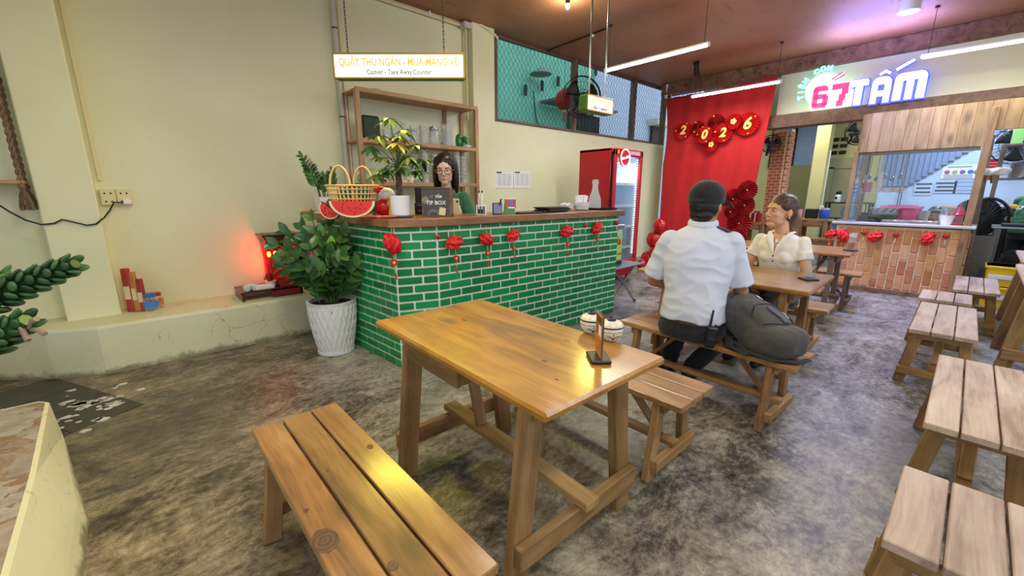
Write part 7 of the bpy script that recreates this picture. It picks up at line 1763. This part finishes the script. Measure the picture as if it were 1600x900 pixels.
hr = MB(); hr.ell(Ha((-0.024, 0, 0.005)), tuple(k * hs for k in (0.094, 0.081, 0.085)), 16, 10, H3); hr.ell(Ha((-0.05, 0, -0.05)), tuple(k * hs for k in (0.055, 0.066, 0.045)), 14, 9, H3)
place('hair', setmat(blob(hr, 0.006, 3, 0.002, 60), hair_b), mt)
face(mt, Hm, hs)
cp = MB(); cp.ell(Ha((-0.012, 0, 0.060)), tuple(k * hs for k in (0.117, 0.097, 0.090)), 22, 14, H3); torso_ = []
for z, k in ((0.02, 1.0), (0.045, 1.01)): torso_.append([Ha((-0.012 + 0.114 * k * math.cos(a), 0.095 * k * math.sin(a), z + 0.01 * math.cos(a))) for a in [2 * math.pi * i / 28 for i in range(28)]])
cp.rings(torso_)
cap_o = place('cap', setmat(blob(cp, 0.006, 3), M['black_soft']), mt)
bm_ = MB()
def brim(u, v):
    a = (u - 0.5) * R(130); r0 = 0.104; r1 = 0.104 + 0.085 * (0.35 + 0.65 * math.cos((u - 0.5) * R(125)) ** 0.7)
    r_ = r0 + (r1 - r0) * v; return tuple(Ha((r_ * math.cos(a) - 0.012, r_ * 0.86 * math.sin(a), 0.048 - 0.030 * v * v - 0.020 * (2 * (u - 0.5)) ** 2 * v)))
bm_.grid(brim, 18, 6); o = bm_.build('brim', M['black_soft'], cap_o, 60); sm = o.modifiers.new('t', 'SOLIDIFY'); sm.thickness = 0.007
MB().ell(Ha((-0.012, 0, 0.149)), 0.008, 10, 6).build('button', M['black_soft'], cap_o, 60)
MB().box((0, 0, 0), (0.006, 0.075, 0.02), 0.003, M=Hm @ Matrix.Translation((-0.125 * hs, 0, 0.03 * hs))).build('strap', M['black'], cap_o)
# radio on the belt
rd = MB(); rd.box((0, 0, 0), (0.04, 0.06, 0.13), 0.008)
ra = place('radio', rd.mesh('radio', M['black']), mt, Matrix.Translation((-0.14, -0.17, 0.49)) @ Matrix.Rotation(R(40), 4, 'Z') @ Matrix.Rotation(R(6), 4, 'X'))
MB().cyl((0, 0.018, 0.06), (0, 0.02, 0.17), 0.008, 0.006, 8).build('antenna', M['black'], ra, 40); MB().cyl((0, -0.015, 0.06), (0, -0.015, 0.08), 0.008, n=8).build('knob', M['black'], ra, 40)
MB().box((-0.022, 0, -0.03), (0.006, 0.045, 0.05), 0.002).build('holster', M['iron'], ra)
# ---- backpack on the bench
BPK = V(2.70, 0.775, 0.432)
bp_m = mk_cloth('grey_pack_cloth', '#3c3a37', '#484541', 0.85, 220)
t = thing('backpack', 'dark grey backpack slumped on the bench beside the man', 'backpack', BPK, R(-28)); t.scale = (0.95, 0.98, 0.85)
m = MB()
def sup(c, r, M_=None, e=3.6):
    k = len(m.v); m.ell((0, 0, 0), 1.0, 28, 20)
    for i in range(k, len(m.v)):
        v = Vector(m.v[i]); n = (abs(v.x) ** e + abs(v.y) ** e + abs(v.z) ** e) ** (1 / e); v = v / n; v = Vector((v.x * r[0], v.y * r[1], v.z * r[2]))
        if M_ is not None: v = M_ @ v
        m.v[i] = tuple(v + Vector(c))
Tb = Matrix.Rotation(R(24), 4, 'X').to_3x3() @ Matrix.Rotation(R(8), 4, 'Y').to_3x3()
Tb = Matrix.Rotation(R(28), 4, 'X')
sup((0, 0.02, 0.155), (0.14, 0.27, 0.115), Tb); sup((0, -0.13, 0.112), (0.15, 0.145, 0.105), None, 3.0); sup((0.0, -0.03, 0.20), (0.115, 0.17, 0.085), Tb)
bag_me = setmat(blob(m, 0.008, 3, 0.005, 9, 5), bp_m); place('bag', bag_me, t)
bvh = BVHTree.FromPolygons([v.co for v in bag_me.vertices], [tuple(p.vertices) for p in bag_me.polygons])
def onbag(pts, r, name, mt_, fl=1.0):
    Q = [Tb @ Vector(p) + Vector((0, 0.02, 0.155)) for p in pts]; F = []
    for a, b_ in zip(Q[:-1], Q[1:]):
        for k in range(4): F.append(a.lerp(b_, k / 4))
    F.append(Q[-1]); F = [h[0] + h[1] * r * 0.4 for h in (bvh.find_nearest(p) for p in F)]
    return MB().tube(F, r, 6, flat=fl).build(name, mt_, t, 60)
onbag([(-0.10, 0.20, 0.112), (0.0, 0.235, 0.11), (0.10, 0.20, 0.112)], 0.005, 'zipper', M['black']); onbag([(-0.13, -0.02, 0.125), (-0.05, 0.06, 0.155), (0.06, 0.06, 0.155), (0.13, -0.02, 0.125)], 0.005, 'zipper', M['black'])
onbag([(0.09, 0.185, 0.116), (0.095, 0.165, 0.125), (0.10, 0.14, 0.13)], 0.007, 'zip_pull', M['steel']); onbag([(0.10, -0.02, 0.145), (0.105, -0.05, 0.145), (0.105, -0.075, 0.14)], 0.007, 'zip_pull', M['steel'])
onbag([(0.115, -0.06, 0.15), (0.125, 0.04, 0.14), (0.12, 0.16, 0.12), (0.07, 0.235, 0.10)], 0.0045, 'seam', M['black_soft']); onbag([(-0.12, -0.10, 0.14), (0.0, -0.13, 0.15), (0.13, -0.12, 0.12), (0.16, -0.12, 0.02)], 0.0045, 'seam', M['black_soft']); onbag([(0.02, 0.02, 0.16), (0.03, -0.05, 0.165), (0.035, -0.12, 0.15)], 0.016, 'bluish_strip', plain('bluish_slate', '#50546a', 0.6), 0.5)  # seams and one flat bluish strip along the bag
onbag([(-0.03, 0.27, 0.03), (-0.02, 0.31, 0.05), (0.02, 0.31, 0.05), (0.03, 0.27, 0.03)], 0.010, 'top_handle', M['black_soft'])
MB().tube([(-0.12, 0.05, 0.03), (-0.165, -0.08, 0.02), (-0.12, -0.22, 0.02), (0.02, -0.29, 0.012), (0.10, -0.27, 0.014)], 0.022, 6, flat=0.4).build('strap', M['black_soft'], t, 60)
MB().tube([(-0.10, 0.12, 0.05), (-0.19, 0.02, 0.02), (-0.18, -0.12, 0.012)], 0.024, 6, flat=0.4).build('strap', M['black_soft'], t, 60)
# ---- the woman in the white blouse
WX = V(4.00, 1.05, 0)
wt = thing('person', 'woman in white short sleeved blouse smiling across the table, hair tied back', 'person', WX, R(174))
ws = 1.14
Hw = headM((0.10, -0.02, 1.195), R(-26), R(-3)); 
shL, shR = Vector((0.045, 0.158, 0.955)), Vector((0.045, -0.158, 0.955)); elL, elR = Vector((0.10, 0.235, 0.70)), Vector((0.10, -0.235, 0.70)); wrL, wrR = Vector((0.30, 0.12, 0.56)), Vector((0.30, -0.08, 0.57))
b = MB()
torso_rings(b, [((0, 0, 0.45), 0.10, 0.15, 0), ((0, 0, 0.56), 0.115, 0.155, 0), ((0.01, 0, 0.70), 0.09, 0.125, 0), ((0.03, 0, 0.84), 0.105, 0.145, 0), ((0.04, 0, 0.94), 0.085, 0.155, 0), ((0.045, 0, 1.0), 0.055, 0.09, 0)])
b.cap_((0.045, 0, 0.97), 0.058, (0.075, -0.01, 1.12), 0.047); head_parts(b, Hw, ws, True)
for sh, el, wr in ((shL, elL, wrL), (shR, elR, wrR)): b.cap_(sh, 0.048, el, 0.038); b.cap_(el, 0.038, wr, 0.025)
hand(b, wrL, (0.6, -0.7, -0.3), (0.1, 0, 1), -1, 1.0, 0.5); hand(b, wrR, (0.6, 0.7, -0.3), (0.1, 0, 1), 1, 1.0, 0.5)
hips = ((Vector((0.02, 0.09, 0.52)), Vector((0.42, 0.10, 0.50)), Vector((0.40, 0.12, 0.09))), (Vector((0.02, -0.09, 0.52)), Vector((0.42, -0.10, 0.50)), Vector((0.40, -0.10, 0.09))))
for hp, kn, an in hips: b.cap_(hp, 0.08, kn, 0.055); b.cap_(kn, 0.052, an, 0.036); b.cap_(an + V(0, 0, -0.045), 0.034, an + V(0.14, 0, -0.058), 0.026)
place('body', setmat(blob(b, 0.0048, 5), skin_mid), wt)
c_ = MB(); torso_rings(c_, [((0.0, 0, 0.50), 0.128, 0.168, 0), ((0.005, 0, 0.60), 0.118, 0.152, 0), ((0.01, 0, 0.70), 0.108, 0.143, 0), ((0.03, 0, 0.82), 0.126, 0.162, 0), ((0.04, 0, 0.92), 0.108, 0.172, 0), ((0.045, 0, 0.985), 0.078, 0.140, 0), ((0.05, 0, 1.015), 0.06, 0.085, 0)])
for k in (-1, 1): c_.ell((0.115, k * 0.06, 0.835), (0.05, 0.06, 0.06), 14, 9)
for sh, el in ((shL, elL), (shR, elR)): sleeve(c_, sh, el, 0.52, 0.056, 0.060)
place('blouse', setmat(blob(c_, 0.007, 6, 0.004, 10, 2), shirt_white), wt)
# v neck showing skin, collar flaps, buttons
m = MB(); m.add([(0.118, 0.052, 1.012), (0.118, -0.052, 1.012), (0.166, 0.0, 0.868), (0.09, 0.045, 1.03), (0.09, -0.045, 1.03)], [(0, 2, 1), (0, 1, 4, 3)]); o = m.build('neckline', skin_mid, wt); o['label'] = 'skin in the open V of the collar'; sm = o.modifiers.new('t', 'SOLIDIFY'); sm.thickness = 0.012
for k in (-1, 1):
    m = MB(); m.tube([(0.02, k * 0.075, 1.035), (0.085, k * 0.075, 1.03), (0.128, k * 0.058, 1.0), (0.160, k * 0.026, 0.93), (0.170, k * 0.006, 0.865)], [0.014, 0.02, 0.026, 0.018, 0.005], 8, flat=0.45); m.build('collar', shirt_white, wt, 60)
for z, x in ((0.845, 0.170), (0.80, 0.166)): MB().ell((x, 0, z), (0.004, 0.007, 0.007), 8, 6).build('button', M['black'], wt, 60)
MB().tube([(0.105, 0.05, 1.03), (0.14, 0.02, 0.96), (0.148, 0.0, 0.94), (0.14, -0.02, 0.96), (0.105, -0.05, 1.03)], 0.0025, 5).build('necklace', plain('dark_cord', '#4a3a30', 0.5), wt, 60)
tr = MB(); torso_rings(tr, [((-0.01, 0, 0.433), 0.125, 0.17, 0), ((0, 0, 0.50), 0.13, 0.17, 0), ((0, 0, 0.58), 0.118, 0.158, 0)])
for hp, kn, an in hips: tr.cap_(hp, 0.092, kn, 0.068); tr.cap_(kn, 0.066, lerp(kn, an, 0.6), 0.052); tr.cyl(lerp(kn, an, 0.5), lerp(kn, an, 0.96), 0.052, 0.048, 14)
place('jeans', setmat(blob(tr, 0.008, 3, 0.004, 9, 3), denim), wt)
for hp, kn, an in hips:
    s_ = MB(); s_.cap_(an + V(-0.02, 0, -0.05), 0.042, an + V(0.15, 0, -0.062), 0.03); place('shoe', setmat(blob(s_, 0.007, 3), shoe_m), wt).location.z = 0.003
Ha = lambda p: Hw @ Vector([k * ws for k in p]); H3 = Hw.to_3x3().to_4x4()
hr = MB(); hr.ell(Ha((-0.021, 0, 0.046)), tuple(k * ws for k in (0.101, 0.084, 0.086)), 24, 16, H3); hr.ell(Ha((-0.055, 0, 0.0)), tuple(k * ws for k in (0.058, 0.076, 0.070)), 16, 11, H3)
for k in (-1, 1): hr.ell(Ha((0.002, k * 0.073, 0.045)), tuple(q_ * ws for q_ in (0.045, 0.013, 0.035)), 14, 9, H3)
place('hair', setmat(blob(hr, 0.0055, 5, 0.0010, 60), hair_d), wt)
pt = MB(); pt.cap_(Ha((-0.10, 0, 0.005)), 0.034, Ha((-0.145, -0.01, -0.05)), 0.04); pt.cap_(Ha((-0.145, -0.01, -0.05)), 0.04, Ha((-0.15, -0.02, -0.16)), 0.032); pt.cap_(Ha((-0.15, -0.02, -0.16)), 0.032, Ha((-0.145, -0.02, -0.23)), 0.012)
place('ponytail', setmat(blob(pt, 0.006, 3, 0.003, 40), hair_l), wt)
MB().tube([Ha((-0.098 + 0.0 * a, 0.036 * math.cos(a), 0.004 + 0.036 * math.sin(a))) for a in [2 * math.pi * i / 14 for i in range(14)]], 0.009, 6, close=True).build('hair_tie', M['black'], wt, 60)
face(wt, Hw, ws, 0.25, 1.2, hair_d, True)
for k in (-1, 1): MB().ell(Ha((0.0, k * 0.088, -0.038)), 0.006, 8, 6).build('earring', M['white_ceramic'], wt, 60)
# ---- the cashier
q = atY(697, 270, 3.36)
KX = V(q.x, 3.36, 0); ky = R(YAW + 180 - 4)
kt = thing('person', 'cashier with long black hair, glasses and green shirt looking at her phone', 'person', KX, ky)
ks = 1.14; hz = q.z
Hk = headM((0.03, 0, hz + 0.025), R(4), R(10))
sz = hz - 0.215
shL, shR = Vector((0, 0.155, sz - 0.015)), Vector((0, -0.155, sz - 0.015)); elL, elR = Vector((0.04, 0.25, sz - 0.27)), Vector((0.03, -0.22, sz - 0.27)); wrL, wrR = Vector((0.19, 0.155, sz - 0.17)), Vector((0.22, -0.04, sz - 0.20))
b = MB(); torso_rings(b, [((-0.02, 0, 0.80), 0.11, 0.16, 0), ((-0.02, 0, 0.95), 0.10, 0.14, 0), ((-0.01, 0, sz - 0.2), 0.095, 0.14, 0), ((0, 0, sz - 0.06), 0.09, 0.15, 0), ((0, 0, sz + 0.02), 0.055, 0.09, 0)])
b.cap_((0, 0, sz), 0.055, (0.01, 0, sz + 0.14), 0.046); head_parts(b, Hk, ks, True)
for sh, el, wr in ((shL, elL, wrL), (shR, elR, wrR)): b.cap_(sh, 0.046, el, 0.037); b.cap_(el, 0.036, wr, 0.025)
hand(b, wrL, (0.25, -0.25, 0.9), (0.9, 0.3, 0), -1, 0.95, 0.7); hand(b, wrR, (0.4, 0.3, 0.75), (0.8, -0.2, -0.3), 1, 0.95, 0.7)
for k in (-1, 1): b.cap_((-0.02, k * 0.09, 0.80), 0.085, (0, k * 0.1, 0.45), 0.058); b.cap_((0, k * 0.1, 0.45), 0.055, (-0.03, k * 0.1, 0.09), 0.036); b.cap_((-0.04, k * 0.1, 0.045), 0.036, (0.12, k * 0.1, 0.03), 0.028)
place('body', setmat(blob(b, 0.0048, 5), skin_pale), kt)
c_ = MB(); torso_rings(c_, [((-0.02, 0, 0.82), 0.13, 0.175, 0), ((-0.02, 0, 0.95), 0.118, 0.16, 0), ((-0.01, 0, sz - 0.2), 0.118, 0.16, 0), ((0, 0, sz - 0.06), 0.108, 0.172, 0), ((0, 0, sz + 0.015), 0.075, 0.13, 0), ((0, 0, sz + 0.04), 0.055, 0.07, 0)])
for sh, el in ((shL, elL), (shR, elR)): sleeve(c_, sh, el, 0.75, 0.064, 0.07)
shirt_o = place('shirt', setmat(blob(c_, 0.007, 6, 0.004, 9, 6), shirt_green), kt)
text('chest_print', '67 TẤM', 0.035, M['white'], kt, Matrix.Translation((0.128, 0.075, sz - 0.14)) @ Matrix.Rotation(R(90), 4, 'Z') @ Matrix.Rotation(R(90), 4, 'X'), 0.004, 0.001)
tr = MB(); torso_rings(tr, [((-0.02, 0, 0.72), 0.12, 0.17, 0), ((-0.02, 0, 0.86), 0.12, 0.168, 0)])
for k in (-1, 1): tr.cap_((-0.02, k * 0.09, 0.78), 0.095, (0, k * 0.1, 0.45), 0.068); tr.cap_((0, k * 0.1, 0.45), 0.066, (-0.03, k * 0.1, 0.14), 0.05)
place('trousers', setmat(blob(tr, 0.009, 3, 0.004, 9), navy_trouser), kt)
for k in (-1, 1): s_ = MB(); s_.cap_((-0.05, k * 0.1, 0.05), 0.044, (0.13, k * 0.1, 0.034), 0.032); place('shoe', setmat(blob(s_, 0.007, 3), shoe_m), kt)
Ha = lambda p: Hk @ Vector([k * ks for k in p]); H3 = Hk.to_3x3().to_4x4()
hr = MB(); hr.ell(Ha((-0.023, 0, 0.047)), tuple(k * ks for k in (0.102, 0.090, 0.088)), 24, 16, H3)
for k in (-1, 1):
    hr.ell(Ha((-0.020, k * 0.082, -0.055)), tuple(q_ * ks for q_ in (0.050, 0.024, 0.150)), 16, 12, H3); hr.ell(Ha((0.008, k * 0.071, 0.030)), tuple(q_ * ks for q_ in (0.042, 0.018, 0.075)), 14, 10, H3)
hr.ell(Ha((-0.055, 0, -0.06)), tuple(k * ks for k in (0.055, 0.080, 0.150)), 18, 12, H3)
place('hair', setmat(blob(hr, 0.0055, 9, 0.0010, 70), hair_b), kt)
face(kt, Hk, ks, 0.5, 0.95, hair_b, True)
gf = plain('glasses_frame', '#8a7a74', 0.3, 0.4); m = MB()
for k in (-1, 1):
    m.tube([Ha((0.100 - 0.006 * abs(math.cos(a)), k * 0.033 + 0.026 * math.cos(a), 0.0 + 0.022 * math.sin(a))) for a in [2 * math.pi * i / 24 for i in range(24)]], 0.0028 * ks, 6, close=True); m.tube([Ha((0.094, k * 0.058, 0.005)), Ha((0.04, k * 0.079, 0.006)), Ha((-0.01, k * 0.084, 0.004))], 0.0024 * ks, 5)
m.tube([Ha((0.103, -0.009, 0.004)), Ha((0.107, 0, 0.006)), Ha((0.103, 0.009, 0.004))], 0.0026 * ks, 5); m.build('glasses', gf, kt, 60)
for k in (-1, 1): MB().box((0, 0, 0), (0.012, 0.014, 0.022), 0.004, M=Hk @ Matrix.Translation((0.03 * ks, -0.095 * ks, 0.045 * ks))).build('hair_clip', M['white'], kt) if k > 0 else None
ph = thing('mobile_phone', 'cream phone held upright in the cashier hand', 'phone', Matrix.Translation(KX) @ Matrix.Rotation(ky, 4, 'Z') @ (wrL + V(0.035, -0.03, 0.085)), ky)
MB().box((0, 0, 0.0), (0.010, 0.068, 0.14), 0.004).build('case', M['cream_plastic'], ph); MB().box((-0.006, 0, 0), (0.002, 0.06, 0.125)).build('screen', M['black'], ph); MB().cyl((0.004, 0.018, 0.045), (0.008, 0.018, 0.045), 0.01, n=10).build('lens', M['black'], ph)
# ---- the man inside the stall
q = atX(1461, 338, 8.55); CX = V(8.55, q.y, 0); cy = R(168)
ct = thing('person', 'dark haired man sitting low behind the stall counter', 'person', CX, cy); cs_ = 1.05
Hc = headM((0.02, 0, q.z), R(12), R(3)); sz = q.z - 0.22
b = MB(); torso_rings(b, [((0, 0, 0.42), 0.11, 0.16, 0), ((0, 0, 0.55), 0.11, 0.155, 0), ((0.01, 0, sz - 0.1), 0.105, 0.165, 0), ((0.01, 0, sz), 0.06, 0.10, 0)]); b.cap_((0.01, 0, sz - 0.02), 0.058, (0.01, 0, sz + 0.13), 0.05); head_parts(b, Hc, cs_)
for k in (-1, 1): b.cap_((0.01, k * 0.19, sz - 0.03), 0.05, (0.05, k * 0.24, sz - 0.30), 0.04); b.cap_((0.05, k * 0.24, sz - 0.30), 0.04, (0.22, k * 0.12, sz - 0.33), 0.027); b.cap_((0.02, k * 0.09, 0.48), 0.08, (0.36, k * 0.1, 0.46), 0.058); b.cap_((0.36, k * 0.1, 0.46), 0.055, (0.34, k * 0.1, 0.06), 0.04); hand(b, (0.22, k * 0.12, sz - 0.33), (0.8, -k * 0.5, 0), (0, 0, 1), -k, 1.0, 0.5)
place('body', setmat(blob(b, 0.007, 3), skin_tan), ct)
c_ = MB(); torso_rings(c_, [((0, 0, 0.46), 0.13, 0.18, 0), ((0.01, 0, sz - 0.1), 0.122, 0.185, 0), ((0.01, 0, sz), 0.08, 0.14, 0), ((0.01, 0, sz + 0.03), 0.06, 0.075, 0)])
for k in (-1, 1): sleeve(c_, (0.01, k * 0.19, sz - 0.03), (0.05, k * 0.24, sz - 0.30), 0.7, 0.066, 0.066)
place('shirt', setmat(blob(c_, 0.009, 3, 0.004, 9), plain('dark_grey_shirt', '#33363b', 0.85)), ct)
tr = MB()
for k in (-1, 1): tr.cap_((0.02, k * 0.09, 0.48), 0.095, (0.36, k * 0.1, 0.46), 0.07); tr.cap_((0.36, k * 0.1, 0.46), 0.068, (0.34, k * 0.1, 0.1), 0.05)
place('trousers', setmat(blob(tr, 0.01, 3), navy_trouser), ct)
Ha = lambda p: Hc @ Vector([k * cs_ for k in p]); H3 = Hc.to_3x3().to_4x4(); hr = MB(); hr.ell(Ha((-0.028, 0, 0.045)), tuple(k * cs_ for k in (0.100, 0.086, 0.090)), 18, 12, H3); hr.cap_(Ha((0.07, -0.04, 0.075)), 0.026, Ha((0.07, 0.045, 0.07)), 0.026)
for k in (-1, 1): hr.cap_(Ha((0.03, k * 0.078, 0.05)), 0.02, Ha((-0.02, k * 0.08, -0.02)), 0.024)
place('hair', setmat(blob(hr, 0.007, 3, 0.003, 50), hair_b), ct); face(ct, Hc, cs_, 0.2)
o = thing('low_stool', 'low wooden stool under the man in the stall', 'stool', (8.57, CX.y, 0)); MB().box((0, 0, 0.38), (0.28, 0.28, 0.03), 0.004).build('seat', M['bench'], o)
for x in (-0.11, 0.11):
    for y in (-0.11, 0.11): MB().box((x, y, 0.183), (0.04, 0.04, 0.365)).build('leg', M['bench_leg'], o)
# ---- the worker in green at the right edge
q = atX(1596, 330, 9.15); GX = V(9.08, q.y - 0.10, 0); gy = R(-25)
gt = thing('person', 'worker in a dark green shirt seen from behind at the right edge', 'person', GX, gy); gs = 1.1
b = MB(); torso_rings(b, [((0, 0, 0.78), 0.11, 0.16, 0), ((0, 0, 0.92), 0.11, 0.15, 0), ((0.06, 0, 1.08), 0.11, 0.165, 0), ((0.13, 0, 1.22), 0.10, 0.175, 0), ((0.17, 0, 1.30), 0.06, 0.1, 0)]); Hg = headM((0.26, 0, 1.45), 0, R(20)); b.cap_((0.17, 0, 1.27), 0.06, (0.23, 0, 1.38), 0.05); head_parts(b, Hg, gs)
for k in (-1, 1):
    b.cap_((0.14, k * 0.2, 1.23), 0.055, (0.24, k * 0.25, 0.98), 0.042); b.cap_((0.24, k * 0.25, 0.98), 0.042, (0.42, k * 0.16, 1.0), 0.028); hand(b, (0.42, k * 0.16, 1.0), (1, -k * 0.3, 0), (0, 0, 1), -k, 1.0, 0.5)
    b.cap_((0, k * 0.09, 0.80), 0.085, (0.02, k * 0.1, 0.46), 0.06); b.cap_((0.02, k * 0.1, 0.46), 0.056, (-0.02, k * 0.1, 0.09), 0.038); b.cap_((-0.03, k * 0.1, 0.045), 0.036, (0.12, k * 0.1, 0.03), 0.028)
place('body', setmat(blob(b, 0.007, 3), skin_tan), gt)
c_ = MB(); torso_rings(c_, [((0, 0, 0.80), 0.135, 0.185, 0), ((0, 0, 0.92), 0.128, 0.172, 0), ((0.06, 0, 1.08), 0.13, 0.185, 0), ((0.13, 0, 1.22), 0.115, 0.195, 0), ((0.17, 0, 1.30), 0.08, 0.14, 0), ((0.19, 0, 1.33), 0.06, 0.08, 0)])
for k in (-1, 1): sleeve(c_, (0.14, k * 0.2, 1.23), (0.24, k * 0.25, 0.98), 0.75, 0.07, 0.07)
place('shirt', setmat(blob(c_, 0.008, 3, 0.005, 9), shirt_green), gt)
text('back_print', '67 TẤM', 0.075, M['white'], gt, Matrix.Translation((-0.045, 0.03, 1.14)) @ Matrix.Rotation(R(-90), 4, 'Z') @ Matrix.Rotation(R(90), 4, 'X') @ Matrix.Rotation(R(-24), 4, 'X'), 0.004, 0.002); MB().ell((-0.062, 0.17, 1.16), (0.01, 0.045, 0.03), 12, 7).build('back_emblem', M['gold'], gt, 60)
tr = MB(); torso_rings(tr, [((0, 0, 0.72), 0.12, 0.17, 0), ((0, 0, 0.86), 0.125, 0.172, 0)])
for k in (-1, 1): tr.cap_((0, k * 0.09, 0.78), 0.098, (0.02, k * 0.1, 0.46), 0.07); tr.cap_((0.02, k * 0.1, 0.46), 0.068, (-0.02, k * 0.1, 0.13), 0.052)
place('trousers', setmat(blob(tr, 0.009, 3, 0.004, 9), navy_trouser), gt)
for k in (-1, 1): s_ = MB(); s_.cap_((-0.04, k * 0.1, 0.052), 0.046, (0.13, k * 0.1, 0.036), 0.034); place('shoe', setmat(blob(s_, 0.008, 3), shoe_m), gt)
Ha = lambda p: Hg @ Vector([k * gs for k in p]); H3 = Hg.to_3x3().to_4x4(); hr = MB(); hr.ell(Ha((-0.028, 0, 0.035)), tuple(k * gs for k in (0.100, 0.086, 0.090)), 18, 12, H3); hr.ell(Ha((-0.05, 0, -0.03)), tuple(k * gs for k in (0.05, 0.065, 0.05)), 12, 8, H3); place('hair', setmat(blob(hr, 0.008, 3, 0.003, 50), hair_b), gt); face(gt, Hg, gs)
